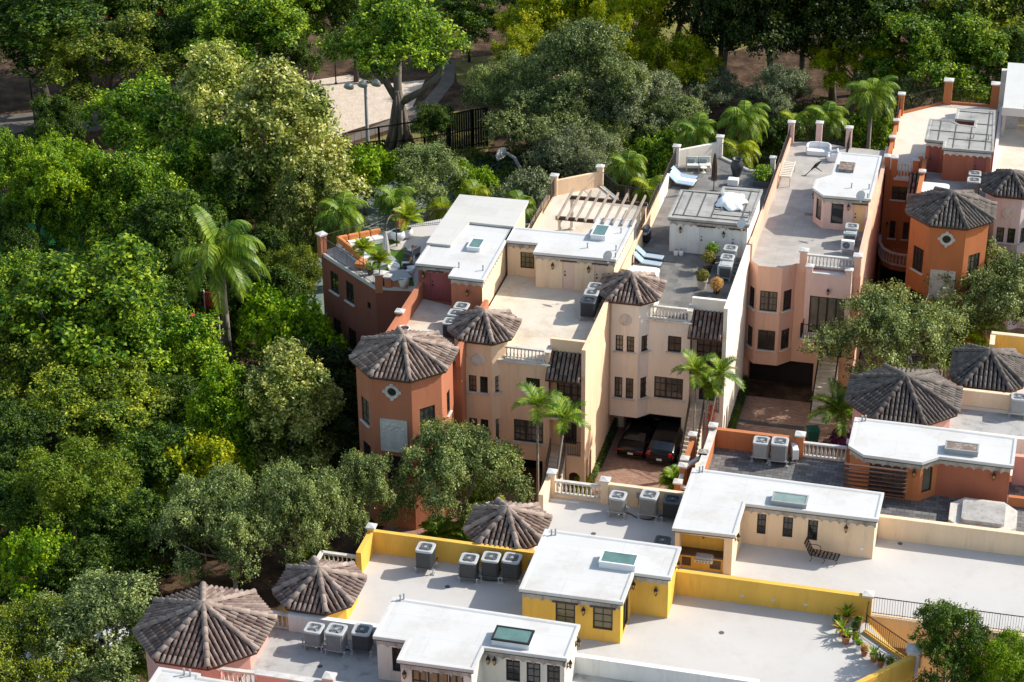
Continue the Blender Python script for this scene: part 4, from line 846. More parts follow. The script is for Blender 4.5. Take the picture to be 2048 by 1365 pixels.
# --- F: lavender house at the right edge
h = House('town_house', 'pale lavender house at the right edge with small tiled turret and white terrace awning', (34, 18, 0), 'lavender')
h.block([(30.25, 11.9), (38, 11.9), (38, 31), (30.25, 31)], 0, T, {0: [(3.2, 4.2, 6.7, 7.9, 2, 3)]})
h.floor([(30.3, 12), (38, 12), (38, 30.9), (30.3, 30.9)], T+0.05, 'pavetan')
h.wbox(30.2, 30.42, 12.5, 31, T, T+0.45, 'white_wall'); h.post(30.3, 29.8, T, 12.4, 0.5, 'trim_white', None); h.wbox(34.6, 35.0, 18.0, 26.0, T, PT, 'buff')
eb = h.turret(31.6, 12.95, 3.9, 3.95, 0.95, 0, 10.3, 11.22, rm='rooftile_grey', wins={0: [(0.24, 0.74, 6.75, 7.85, 2, 3), (0.98, 1.48, 6.75, 7.85, 2, 3), (0.24, 0.74, 3.6, 4.9, 2, 3), (0.98, 1.48, 3.6, 4.9, 2, 3)], 1: [(0.2, 0.85, 6.75, 7.85, 2, 3)]})
h.medallion(eb[0], eb[1], 0.86, 8.95)
b = MB()
for i in range(5): b.add([(30.45+1.5*i, 29.5, 13.1), (31.95+1.5*i-0.03, 29.5, 13.1), (31.95+1.5*i-0.03, 24.4, 11.5), (30.45+1.5*i, 24.4, 11.5), (30.45+1.5*i, 29.5, 13.02), (31.95+1.5*i-0.03, 29.5, 13.02), (31.95+1.5*i-0.03, 24.4, 11.42), (30.45+1.5*i, 24.4, 11.42)], [(0, 1, 2, 3), (7, 6, 5, 4), (0, 4, 5, 1), (1, 5, 6, 2), (2, 6, 7, 3), (3, 7, 4, 0)])
b.box(30.4, 37.9, 24.28, 24.4, 10.9, 11.52); o = h.part(b, 'awning', 'awning')
for x in (30.6, 33.0, 35.6): b = MB(); b.box(x-0.12, x+0.12, 24.42, 24.66, T, 11.38); h.part(b, 'awning_post', 'trim_white')
b = MB(); b.box(30.5, 37.9, 29.52, 29.72, T, 13.0); h.part(b, 'awning_wall', 'trim_white')
b = MB(); b.box(30.6, 31.6, 26.2, 28.8, T+0.05, T+0.95); h.part(b, 'outdoor_counter', 'trim_white')
h.done()
# ------------------------------------------------------------------ houses of the front row (their turrets face left, terraces right)
# L: rose house, lowest
h = House('town_house', 'rose pink house at the bottom left with the biggest brown tiled octagon turret', (1, -52, 0), 'rose')
h.block([(-5.0, -58), (9, -58), (9, -50.3), (-1.0, -50.3), (-5.0, -49)], 0, T-0.6)
eb = h.turret(-3.03, -47.95, 6.1, 6.05, 1.75, 0, 10.3, 11.48, rm='rooftile_brown', over=0.42)
h.wbox(-2.2, -1.3, -50.7, -50.3, T-1, 10.1); h.balustrade((-1.3, -50.52), (0.45, -50.45), T-0.15, 10.1, 'trim'); h.wbox(0.45, 5.9, -50.6, -50.28, T-1.2, 10.05)
b = MB(); b.box(0.4, 6.4, -50.64, -50.24, 10.05, 10.13); h.part(b, 'coping', 'trim_white'); h.post(3.95, -50.44, 10.0, 10.45, 0.42)
lp = [(-3.15, -60), (7, -60), (7, -53.3), (-1.1, -53.2), (-1.15, -53.0), (-3.15, -53.0)]
h.roof(lp, R, 'membrane', T=8.5); h.vents([at(369, 1350, R), at(381, 1352, R)])
h.done()
# W: ivory house
h = House('town_house', 'ivory house at the bottom with stained white roof, teal skylight and leaf-littered grey terrace', (8, -48, 0), 'ivory')
h.block([(-0.6, -50.25), (23, -50.25), (23, -45.62), (-0.6, -45.62)], 0, T)
h.floor([(-0.5, -50.2), (23, -50.2), (23, -45.7), (-0.5, -45.7)], T+0.05, 'deckdull')
eb = h.turret(1.15, -43.6, 3.95, 4.1, 0.98, 0, 10.3, 11.22, rm='rooftile_brown', over=0.36, m='yellow')
h.balustrade((-0.85, -45.72), (0.3, -45.72), T+0.1, 10.05, 'trim'); h.wbox(0.3, 22.8, -45.86, -45.58, T, 10.1, 'white_wall')
wp_ = [(5.44, -48.55), (7.0, -48.52), (7.02, -50.0), (10.58, -49.93), (10.61, -48.2), (14.42, -48.13), (14.44, -45.45), (5.42, -45.35)]
r_, wp = h.roof(wp_, R, 'membrane', frieze=(0, 2, 4, 5), wins={0: [(0.7, 1.3, T+0.6, T+1.95, 2, 3, 'win', False)], 2: [(0.5, 1.2, T+0.1, T+2.0, 2, 3, 'fdoor', False, 'glass_warm'), (1.22, 2.2, T+0.1, T+2.0, 2, 2, 'fdoor', False, 'glass_warm'), (2.22, 2.9, T+0.1, T+2.0, 2, 3, 'fdoor', False, 'glass_warm')],
        4: [(1.1, 1.75, T+0.75, T+1.95, 2, 3, 'win', False), (2.05, 2.7, T+0.75, T+1.95, 2, 3, 'win', False), (3.0, 3.6, T+0.75, T+1.95, 2, 3, 'win', False)]}, wm='ivory')
h.lamp(wp[2], wp[3], 0.2, T+1.75); h.lamp(wp[4], wp[5], 0.6, T+1.85); h.lamp(wp[4], wp[5], 3.3 if False else 2.85, T+1.9) if False else h.lamp(wp[4], wp[5], 0.3, T+1.85)
h.lamp(wp[5], wp[6], 0.5, T+1.75); h.lamp(wp[5], wp[6], 2.2, T+1.75)
q = at(1026, 1271, R+0.3); h.skylight(q.x, q.y, 1.75, 1.05, R, 'teal', 'curb', 0.3, 'black'); h.vents([at(801, 1202, R), at(808, 1200, R)])
h.railing((22.8, -45.7), (27.1, -45.1), T, 10.0, 'iron')
q = at(640, 1335, T); h.drain(q.x, q.y, T+0.05)
h.done()
# Y: yellow house
h = House('town_house', 'bright yellow house with white roof and empty pale terrace lined with flower pots', (13, -42, 0), 'yellow')
yp = [(2.0, -45.55), (27.0, -45.55), (29.55, -42.5), (29.4, -41.8), (26.95, -38.4), (2.0, -38.4)]
h.block(yp, 0, T)
h.floor([(2.1, -45.56), (26.9, -45.56), (29.4, -42.5), (29.25, -41.85), (26.8, -38.45), (2.1, -38.45)], T+0.06, 'deckpale')
h.wbox(2.0, 17.6, -38.52, -38.28, T, 10.42); h.post(2.12, -38.4, T, 10.6, 0.34); h.wbox(1.98, 2.24, -40.5, -38.5, T, 10.42); h.wbox(17.6, 27.0, -38.55, -38.28, T, 10.5)
h.post(26.95, -38.42, T, 10.55, 0.4, cap='trim'); b = MB(); b.box(-0.1, 1.98, -40.15, -39.85, T-0.4, T-0.2); h.part(b, 'ledge', 'trim'); h.balustrade((0.0, -40.0), (1.9, -40.0), T-0.2, T+0.75, 'trim'); h.balustrade((0.0, -41.2), (0.0, -40.0), T-0.2, T+0.75, 'trim')
h.railing((27.0, -39.7), (29.15, -41.55), T+0.2, T+1.2, 'iron'); h.wob((26.9, -39.6), (29.3, -41.7), -0.2, 0.0, T, T+0.2); h.railing((27.0, -38.6), (27.0, -39.7), T+0.2, T+1.2, 'iron')
h.wob((27.1, -45.3), (29.5, -42.5), -0.26, 0.0, T-3, 10.3); h.post(29.4, -42.15, T, 10.45, 0.55, 'lavender')
pp = [(11.0, -43.35), (16.0, -43.27), (16.03, -40.77), (17.8, -40.77), (17.82, -38.06), (11.01, -38.03)]
r_, wp = h.roof(pp, R, 'membrane', frieze=(0, 2), wins={0: [(1.6, 2.55, T+0.72, T+1.95, 2, 3, 'win', False, 'glass_warm', True), (3.4, 4.35, T+0.72, T+1.95, 2, 3, 'win', False, 'glass_warm', True)], 1: [(0.6, 1.9, T+0.1, T+2.0, 2, 1, 'fdoor', False, 'glass', True)]}, wm='yellow', zb=T)
h.lamp(wp[0], wp[1], 2.97, T+1.72); h.lamp(wp[2], wp[3], 1.2, T+1.6); h.lamp(wp[3], wp[4], 1.9, T+1.9); h.lamp(wp[1], wp[2], 2.2, T+1.9)
q = at(1238, 1118, R+0.3); h.skylight(q.x, q.y, 1.75, 1.0, R, 'teal', 'curb', 0.3); h.vents([at(1103, 1071, R), at(1111, 1070, R)])
for px, py in ((1485, 1189), (1608, 1222), (1545, 1206)): q = at(px, py, T+0.45); b = MB(); b.box(q.x-0.1, q.x+0.1, -38.575, -38.55, 9.55, 9.66); h.part(b, 'scupper', 'trim')
for px, py in ((895, 1176), (1443, 1268)): q = at(px, py, T); h.drain(q.x, q.y, T+0.06)
h.meters((2.2, -38.52), (17, -38.52), (5.0, 5.5, 8.2), T+0.75); h.done()
# P: peach house with the barbecue niche
h = House('town_house', 'peach buff house with long white L-shaped roof, barbecue niche and railed white terrace', (20, -34, 0), 'buff')
ph = [(9.5, -38.25), (34.5, -38.2), (36, -37.8), (36, -31.2), (9.5, -31.2)]
h.block(ph, 0, T)
h.floor([(9.6, -38.2), (34.5, -38.1), (35.9, -37.8), (35.9, -31.25), (9.6, -31.25)], T+0.065, 'deckpale')
eb = h.turret(8.65, -36.25, 3.95, 4.05, 0.95, 0, 10.3, 11.22, rm='rooftile', over=0.36, m='cream')
h.wbox(9.46, 9.72, -33.0, -31.1, T-1, 10.3); h.post(9.75, -31.12, T, 10.55, 0.36); h.balustrade((9.95, -31.15), (12.4, -31.15), T+0.2, 10.15, 'trim'); h.wbox(9.9, 12.45, -31.27, -31.03, T, T+0.2); h.post(12.6, -31.15, T, 10.5, 0.4); h.wbox(12.8, 17.3, -31.27, -31.03, T, 10.35)
b = MB(); b.box(6.6, 9.2, -33.35, -33.1, T-0.7, T-0.5); h.part(b, 'ledge', 'trim'); h.balustrade((6.8, -33.2), (9.3, -33.2), T-0.5, T+0.45, 'trim'); h.balustrade((6.8, -34.4), (6.8, -33.2), T-0.5, T+0.45, 'trim')
h.wbox(26.8, 37, -31.25, -30.98, T, 10.45)
h.railing((27.1, -38.05), (34.4, -38.0), T+0.12, T+1.1, 'iron'); h.wbox(27.05, 34.5, -38.2, -37.9, T, T+0.12)
b = MB(); b.obox((28.0, -38.24), (29.7, -38.24), 0.0, 0.04, 6.6, 7.6); h.part(b, 'brick_panel', 'brick')
gp = [(17.08, -36.54), (20.21, -36.44), (20.26, -33.46), (26.86, -33.38), (26.92, -30.8), (17.09, -30.68)]
r_, wp = h.roof(gp, R, 'membrane', frieze=(2, 3), wins={2: [(0.75, 1.2, T+0.75, T+1.95, 2, 3, 'win', False), (2.05, 2.55, T+0.75, T+1.95, 2, 3, 'win', False), (3.3, 3.8, T+0.75, T+1.95, 2, 3, 'win', False)]}, wm='buff', skip=(0,))
# open niche under the left part of the roof
a, c = wp[0], wp[1]
h.wbox(a[0], a[0]+0.22, a[1], a[1]+1.4, T, R-0.2); h.wbox(c[0]-0.42, c[0], c[1], c[1]+1.4, T, R-0.2); h.wbox(a[0]+0.22, c[0]-0.42, a[1], a[1]+0.22, R-0.3, R-0.2)
b = MB(); b.box(a[0]+0.2, c[0]-0.4, a[1]+0.85, a[1]+1.05, T, R-0.2); o = h.part(b, 'barbecue_niche', 'niche')
b = MB(); b.box(a[0]+0.22, c[0]-0.42, a[1]+0.25, a[1]+0.85, T, T+0.82); h.part(b, 'counter_base', 'niche', o); b = MB(); b.box(a[0]+0.22, c[0]-0.42, a[1]+0.2, a[1]+0.85, T+0.82, T+0.9); h.part(b, 'counter_top', 'granite', o)
for xa, xb in ((a[0]+0.35, a[0]+0.8), (c[0]-1.1, c[0]-0.55)): b = MB(); b.box(xa, xb, a[1]+0.235, a[1]+0.25, T+0.2, T+0.7); h.part(b, 'cabinet_door', 'granite', o)
h.lamp((a[0], a[1]+0.85), (c[0], c[1]+0.85), 1.3, T+1.8); h.lamp(wp[2], wp[3], 5.2, T+1.75); h.lamp(wp[1], wp[2], 0.8, T+1.8)
q = at(1580, 997, R+0.25); h.skylight(q.x, q.y, 1.75, 0.9, R, 'skygrey', 'ac_mid', 0.22, 'ac_mid'); h.vents([at(1399, 945, R), at(1405, 944, R)])
b = MB()
for u in (6.05, ): b.obox(wp[2], wp[3], 0.0, 0.03, T+0.55, T+0.70, u-0.08, u+0.08)
h.part(b, 'outlet_cover', 'white')
for px, py in ((1187, 1070), (1800, 1090)): q = at(px, py, T); h.drain(q.x, q.y, T+0.065)
h.meters((9.9, -31.27), (17.2, -31.27), (4.5, 4.95), T+0.85); h.done()
# O: orange house
h = House('town_house', 'burnt orange house with timber louvres, hot tub and dark paved terrace', (25, -27, 0), 'orange')
h.block([(17.1, -31.1), (37, -31.1), (37, -24.1), (17.1, -24.1)], 0, T)
h.floor([(17.2, -31.0), (37, -31.0), (37, -24.2), (17.2, -24.2)], T+0.07, 'paver')
h.wbox(17.05, 17.33, -28.7, -24.3, T-2, 10.25); b = MB(); b.box(17.0, 17.38, -28.7, -24.35, 10.25, 10.33); h.part(b, 'coping', 'trim'); h.post(17.15, -24.2, T, 10.45, 0.36)
h.wbox(17.3, 21.75, -24.3, -24.02, T, 10.3); h.post(21.9, -24.15, T, 10.5, 0.42); h.balustrade((22.1, -24.15), (24.5, -24.15), T+0.1, 10.1, 'trim_white'); h.post(24.6, -24.15, T, 10.4, 0.3)
for (y, z) in ((-24.65, 10.0), (-27.1, 9.9), (-27.75, 9.85), (-29.2, 9.7)): h.post(16.12, y, T-3, z, 0.34, cap='trim')
h.wbox(16.0, 16.26, -27.0, -24.7, T-3, 9.8); h.wbox(16.02, 16.24, -29.1, -27.8, T-3, 8.7); h.balustrade((16.12, -29.0), (16.12, -27.9), 8.7, 9.5, 'trim')
for e_, f_ in (((16.2, -27.6, 9.7), (17.1, -26.6, 10.0)), ((16.2, -29.1, 9.4), (17.1, -29.3, 9.4))): b = MB(); b.beam(e_, f_, 0.22, 0.16); h.part(b, 'handrail', 'trim'); h.post(17.05, -26.9, T, 10.3, 0.34, cap='trim')
op = [(24.65, -26.56), (25.53, -27.33), (28.56, -27.4), (29.39, -26.6), (33.17, -26.65), (33.24, -23.67), (28.09, -23.51), (24.68, -23.5)]
r_, wp = h.roof(op, R, 'membrane', frieze=(0, 1, 2, 3), wins={2: [(0.2, 0.85, T+0.5, T+1.95, 1, 1, 'win', False)], 1: [(0.3, 2.2, T+0.1, T+2.0, 3, 1, 'fdoor', False)]}, wm='orange', skip=(3,))
h.face(wp[3], wp[4], T, R-0.2, m='rust'); h.lamp(wp[1], wp[2], 2.62, T+1.8); h.lamp(wp[3], wp[4], 2.9, T+1.75)
h.wbox(33.2, 37, -24.4, -24.1, T, 10.9, 'rose'); h.wbox(33.1, 37, -26.6, -26.35, T, T+0.6, 'orange')
q = at(1924, 894, R+0.25); h.skylight(q.x, q.y, 1.7, 0.85, R, 'rusty', 'ac_mid', 0.24, 'ac_mid'); h.vents([at(1724, 843, R), at(1731, 842, R)])
h.done()
# K: house with the two grey turrets
h = House('town_house', 'beige house with the big dark grey octagon roof beside a dull grey flat terrace', (30, -19, 0), 'cream')
h.block([(24.5, -23.4), (40, -23.4), (40, -16.6), (24.5, -16.6)], 0, T)
h.floor([(27, -21.0), (40, -21.0), (40, -16.65), (27, -16.65)], T+0.05, 'deckdull')
h.wbox(28.5, 40, -21.3, -21.02, T, 10.2); h.wbox(29.9, 40, -16.72, -16.45, T, 10.3, 'buff'); b = MB(); b.box(29.9, 40, -16.84, -16.725, T, T+0.25); h.part(b, 'plinth', 'decksoft')
h.turret(26.95, -18.2, 6.15, 6.1, 1.72, 0, 10.3, 11.48, rm='rooftile_grey', over=0.4, m='rose'); h.done()
h = House('town_house', 'golden yellow house at the right edge with four-sided dark grey tiled roof', (33, -13, 0), 'yellow')
h.block([(31.0, -16.4), (40, -16.4), (40, -9.4), (31.0, -9.4)], 0, T); h.floor([(31.1, -16.3), (40, -16.3), (40, -9.6), (31.1, -9.6)], T+0.05, 'deckpale')
h.wbox(31.3, 40, -9.7, -9.45, T, 10.4, 'niche'); h.wbox(31.3, 31.6, -11, -9.7, T, 10.4, 'buff')
b = MB(); b.box(31.35, 40, -9.72, -9.4, 10.4, 10.46); h.part(b, 'coping', 'buff')
h.turret(31.4, -13.9, 4.1, 4.7, 0.75, 0, 10.3, 11.35, rm='rooftile_grey', over=0.36, m='orange'); h.done()
# ------------------------------------------------------------------ air conditioners
def rrect(wx, wy, r, n=4):
    P = []
    for cx, cy, a0 in ((wx/2-r, wy/2-r, 0), (-wx/2+r, wy/2-r, 90), (-wx/2+r, -wy/2+r, 180), (wx/2-r, -wy/2+r, 270)):
        for k in range(n+1):
            a = rad(a0+90*k/n); P.append((cx+r*math.cos(a), cy+r*math.sin(a)))
    return P
def make_condenser(body, top, w_, hgt, rack):
    def f():
        t = thing('air_conditioner', 'x', 'air conditioner', local=True); z0 = rack
        b = MB(); base = rrect(w_, w_, 0.13, 4); b.prism(rrect(w_*0.86, w_*0.86, 0.11), z0+0.04, z0+hgt-0.08); b.prism(rrect(w_*0.98, w_*0.98, 0.13), z0, z0+0.07)
        per = [(x*0.93, y*0.93) for x, y in rrect(w_, w_, 0.13, 2)]; n = len(per)
        for i in range(n):
            a, c = per[i], per[(i+1) % n]; L_ = math.hypot(c[0]-a[0], c[1]-a[1]); k = max(1, int(L_/0.085))
            for j in range(k):
                q = (j+0.5)/k; x, y = a[0]+(c[0]-a[0])*q, a[1]+(c[1]-a[1])*q; b.box(x-0.014, x+0.014, y-0.014, y+0.014, z0+0.07, z0+hgt-0.08)
        b.build('body', body, t)
        b = MB(); R_ = rrect(w_*1.02, w_*1.02, 0.15, 4); n = len(R_); rr = w_*0.43
        ang = [math.atan2(y, x) for x, y in R_]; z = z0+hgt
        vs = [(x, y, z-0.10) for x, y in R_]+[(x, y, z-0.03) for x, y in R_]+[(x*0.95, y*0.95, z) for x, y in R_]+[(rr*math.cos(a), rr*math.sin(a), z) for a in ang]+[(rr*0.97*math.cos(a), rr*0.97*math.sin(a), z-0.10) for a in ang]
        b.add(vs, [(j*n+i, j*n+(i+1) % n, (j+1)*n+(i+1) % n, (j+1)*n+i) for j in range(4) for i in range(n)]); tp = b.build('top_cover', top, t)
        b = MB(); b.lathe([(rr*0.97, z-0.105), (rr*0.97, z-0.09)], 20); b.build('fan_well', 'black', tp)
        b = MB(); b.lathe([(0.09, z-0.03), (0.09, z+0.015), (0.05, z+0.02)], 12)
        for k in range(14):
            a = 2*math.pi*k/14; b.beam((0.08*math.cos(a), 0.08*math.sin(a), z), (rr*math.cos(a), rr*math.sin(a), z), 0.009, 0.009)
        for r_ in (0.45, 0.7): b.tube([(rr*r_*math.cos(2*math.pi*k/20), rr*r_*math.sin(2*math.pi*k/20), z) for k in range(21)], 0.006, 4)
        b.build('fan_guard', 'ac_mid' if top != 'ac_navy' else 'ac_dark', tp)
        b = MB()
        for k in range(4):
            a = 2*math.pi*k/4+0.4; b.add([(0.06*math.cos(a), 0.06*math.sin(a), z-0.05), (rr*0.9*math.cos(a-0.2), rr*0.9*math.sin(a-0.2), z-0.075), (rr*0.9*math.cos(a+0.35), rr*0.9*math.sin(a+0.35), z-0.045)], [(0, 1, 2)])
        b.build('fan', 'black', tp)
        if rack > 0.05:
            b = MB()
            for y in (-w_*0.36, w_*0.36): b.box(-w_*0.62, w_*0.62, y-0.025, y+0.025, rack-0.05, rack)
            for x in (-w_*0.5, w_*0.5):
                for y in (-w_*0.36, w_*0.36): b.box(x-0.025, x+0.025, y-0.025, y+0.025, 0, rack-0.05); b.box(x-0.09, x+0.09, y-0.09, y+0.09, 0, 0.06)
            b.build('stand', 'steel', t)
        return t
    return f
def make_minisplit():
    t = thing('split_air_conditioner', 'x', 'air conditioner', local=True)
    b = MB(); b.box(-0.42, 0.42, -0.16, 0.16, 0.3, 0.9); b.build('body', 'white', t, bevel=0.02)
    b = MB(); n = 24; b.add([(-0.08+0.23*math.cos(2*math.pi*k/n), -0.163, 0.6+0.23*math.sin(2*math.pi*k/n)) for k in range(n)], [tuple(range(n))]); f = b.build('fan_opening', 'ac_dark', t)
    b = MB()
    for k in range(12): a = math.pi*k/6; b.beam((-0.08, -0.168, 0.6), (-0.08+0.23*math.cos(a), -0.168, 0.6+0.23*math.sin(a)), 0.009, 0.006)
    for r_ in (0.08, 0.16, 0.24): b.tube([(-0.08+r_*math.cos(2*math.pi*k/20), -0.168, 0.6+r_*math.sin(2*math.pi*k/20)) for k in range(21)], 0.007, 4)
    b.build('fan_guard', 'ac_light', f)
    b = MB()
    for x in (-0.3, 0.3): b = MB(); b.box(x-0.03, x+0.03, -0.2, 0.2, 0.25, 0.3); b.box(x-0.025, x+0.025, -0.14, -0.09, 0, 0.25); b.box(x-0.025, x+0.025, 0.09, 0.14, 0, 0.25); b.build('stand', 'steel', t)
    return t
def make_boxsplit():
    t = thing('air_conditioner', 'x', 'air conditioner', local=True)
    b = MB(); b.box(-0.4, 0.4, -0.4, 0.4, 0.12, 0.95); b.build('body', 'ac_mid', t, bevel=0.03)
    b = MB(); b.box(-0.42, 0.42, -0.42, 0.42, 0.95, 1.02); b.box(-0.3, 0.3, -0.3, 0.3, 1.02, 1.05); b.build('top_cover', 'ac_light', t, bevel=0.02)
    b = MB(); b.box(-0.33, 0.33, -0.415, -0.395, 0.25, 0.85); b.build('side_grille', 'ac_dark', t)
    for x in (-0.3, 0.3): b = MB(); b.box(x-0.04, x+0.04, -0.4, 0.4, 0, 0.12); b.build('foot_rail', 'steel', t)
    return t
LL = make_condenser('ac_mid', 'ac_light', 0.84, 0.84, 0.34); DL = make_condenser('ac_dark', 'ac_light', 0.88, 1.02, 0.30)
TL = make_condenser('ac_mid', 'ac_light', 0.9, 1.05, 0.30); DD = make_condenser('ac_navy', 'ac_navy', 0.92, 0.98, 0.30); LO = make_condenser('ac_dark', 'ac_dark', 0.78, 0.55, 0.02); CL = make_condenser('ac_light', 'ac_light', 0.86, 0.9, 0.3)
G = 'air conditioners on the roof terraces'
for key, mk, px, py, h_, lab in [
    ('ll', LL, 628, 1254, 1.18, 'small pale air conditioner, leftmost of the three on the ivory house terrace'),
    ('tl', TL, 672, 1256, 1.35, 'tall pale-topped air conditioner between two others on the ivory house terrace'),
    ('dl', DL, 724, 1257, 1.32, 'dark air conditioner beside the white roof of the ivory house'),
    ('dl', DL, 851, 1096, 1.32, 'lone dark air conditioner standing apart on the yellow parapet side'),
    ('dl', DL, 938, 1114, 1.32, 'dark air conditioner, leftmost of the close row of three by the yellow parapet'),
    ('dl', DL, 982, 1111, 1.32, 'dark air conditioner in the middle of the close row of three by the yellow parapet'),
    ('dl', DL, 1024, 1116, 1.32, 'dark air conditioner nearest the big white roof in the yellow parapet row'),
    ('ll', LL, 1236, 991, 1.18, 'light air conditioner on a high rack beside the peach post and balusters'),
    ('tl', TL, 1299, 989, 1.35, 'tall grey air conditioner in the middle of the peach terrace parapet row'),
    ('dd', DD, 1345, 997, 1.28, 'all charcoal air conditioner tucked beside the long white peach-house roof'),
    ('lo', LO, 1325, 1080, 0.57, 'low dark air conditioner sitting on the floor by the barbecue niche'),
    ('cl', CL, 1523, 881, 1.2, 'pale air conditioner by the orange parapet above the dark pavers'),
    ('tl', TL, 1560, 883, 1.35, 'grey air conditioner right of the pale one on the dark paved terrace'),
    ('dl', DL, 923, 609, 1.32, 'air conditioner rearmost of the three on the terracotta house terrace'),
    ('dl', DL, 911, 625, 1.32, 'air conditioner middle of the three on the terracotta house terrace'),
    ('dl', DL, 901, 640, 1.32, 'air conditioner nearest the terracotta turret roofs, front of three'),
    ('dl', DL, 1190, 571, 1.32, 'dark air conditioner behind the others beside the cream turret roof'),
    ('dl', DL, 1183, 585, 1.32, 'dark round-topped air conditioner between two others on the cement terrace'),
    ('dd', DD, 1177, 600, 1.28, 'charcoal air conditioner foremost on the stained cement terrace'),
    ('cl', CL, 1461, 497, 1.2, 'pale air conditioner rearmost by the white doors on the slate terrace'),
    ('cl', CL, 1455, 512, 1.2, 'pale air conditioner second from the white doors on the slate terrace'),
    ('cl', CL, 1704, 452, 1.2, 'pale air conditioner by the apricot door on the pink house terrace'),
    ('ll', LL, 1950, 345, 1.18, 'pale air conditioner against the rust wall of the orange corner house'),
    ('tl', TL, 1948, 360, 1.35, 'grey air conditioner in front of the pale one by the orange turret roof'),
    ('cl', CL, 2038, 794, 1.2, 'white air conditioner at the right edge on the dull grey flat roof')]:
    q = at(px, py, T+0.06+h_); place('ac_'+key, mk, (q.x, q.y, T+0.06), 0.04*math.sin(px), lab, G, (1, 1, 1+0.05*math.sin(px*1.7)))
for px, py, lab in ((1452, 527, 'square grey box air conditioner behind the white split unit on slate'), (1701, 462, 'square box air conditioner in the middle of the pink terrace stack')):
    q = at(px, py, T+1.1); place('ac_box', make_boxsplit, (q.x, q.y, T+0.06), 0, lab, G)
for px, py, rz, lab in ((1449, 532, 0, 'white split air conditioner with round fan in front of slate terrace units'), (1696, 481, 0, 'white split air conditioner foremost on the pink house terrace'), (1590, 893, -1.3, 'small white split air conditioner by the orange parapet balusters')):
    q = at(px, py, T+0.96); place('ac_mini', make_minisplit, (q.x, q.y, T+0.06), rz, lab, G)

# refrigerant hoses looping along the rows
def hose(label, pts, r=0.03):
    P = [at(x, y, T+0.12) for x, y in pts]; t = thing('refrigerant_hose', label, 'hose', (P[0].x, P[0].y, T), group='hoses behind the air conditioner rows')
    sm_ = []
    for i, (a, c) in enumerate(zip(P[:-1], P[1:])):
        for k in range(6): u = k/6; sm_.append((a.x+(c.x-a.x)*u, a.y+(c.y-a.y)*u, T+0.12+0.16*math.sin(math.pi*u)*(1 if i % 2 == 0 else -0.3)))
    sm_.append(tuple(P[-1])); b = MB(); b.tube(sm_, r, 6); b.build('hose', 'black', t)
    b = MB(); b.beam((P[0].x, P[0].y, T+0.1), (P[0].x, P[0].y, T+0.55), 0.05, 0.05); b.build('riser', 'ac_mid', t)
hose('black hose looping below the three units of the ivory terrace', [(606, 1292), (640, 1298), (668, 1296), (692, 1300), (738, 1292)])
hose('black hose looping below the close row of three by the yellow parapet', [(918, 1150), (960, 1158), (995, 1162), (1030, 1154)])
hose('black pipe rising from the lone dark unit along the yellow parapet', [(868, 1128), (884, 1112), (910, 1106), (930, 1108)])
hose('grey hose below the peach terrace units by the balusters', [(1240, 1030), (1270, 1034), (1300, 1040), (1345, 1034)])
hose('black hose below the two units on the dark paved terrace', [(1512, 918), (1540, 922), (1575, 924), (1600, 918)])
# ------------------------------------------------------------------ satellite dishes
def make_dish(m):
    def f():
        t = thing('satellite_dish', 'x', 'satellite dish', local=True)
        b = MB(); n = 28; rings = 6; d = Vector((-0.38, -0.72, 0.58)).normalized(); ux = d.cross(Vector((0, 0, 1))).normalized(); uy = ux.cross(d); c = Vector((0, 0, 0.62)); vs, fs = [], []
        for s_ in (0, 0.018):
            for j in range(rings+1):
                r_ = 0.44*j/rings
                for k in range(n): a = 2*math.pi*k/n; vs.append(c+ux*(r_*math.cos(a))+uy*(r_*1.06*math.sin(a))+d*(0.09*(j/rings)**2-s_))
        o = (rings+1)*n
        for s_ in (0, o):
            for j in range(rings):
                for k in range(n): fs.append((s_+j*n+k, s_+j*n+(k+1) % n, s_+(j+1)*n+(k+1) % n, s_+(j+1)*n+k))
        fs += [(rings*n+k, rings*n+(k+1) % n, o+rings*n+(k+1) % n, o+rings*n+k) for k in range(n)]
        b.add(vs, fs); b.build('reflector', m, t, smooth=True)
        b = MB(); e = c+d*0.42-uy*0.14; b.beam(c-uy*0.42+d*0.06, e, 0.025, 0.025); b.lathe([(0.04, -0.05), (0.05, 0.05)], 8, tuple(e)); b.build('feed_arm', 'ac_mid', t)
        b = MB(); b.tube([(0, 0, 0), (0, 0, 0.35), tuple(c-d*0.03)], 0.022, 8); b.lathe([(0.1, 0), (0.1, 0.015)], 10); b.build('mast', 'ac_mid', t)
        return t
    return f
for key, m, px, py, lab in (('a', 'rustdish', 1216, 512, 'rust stained satellite dish on the peach house penthouse corner'), ('b', 'dishgrey', 1484, 447, 'pale satellite dish on the weathered grey penthouse roof corner'), ('b', 'dishgrey', 1722, 391, 'grey satellite dish on the white octagonal penthouse roof')):
    q = at(px, py, R+0.45); place('dish_'+key, make_dish(m), (q.x, q.y, R-0.02), 0, lab, 'satellite dishes on the penthouses', 0.72)

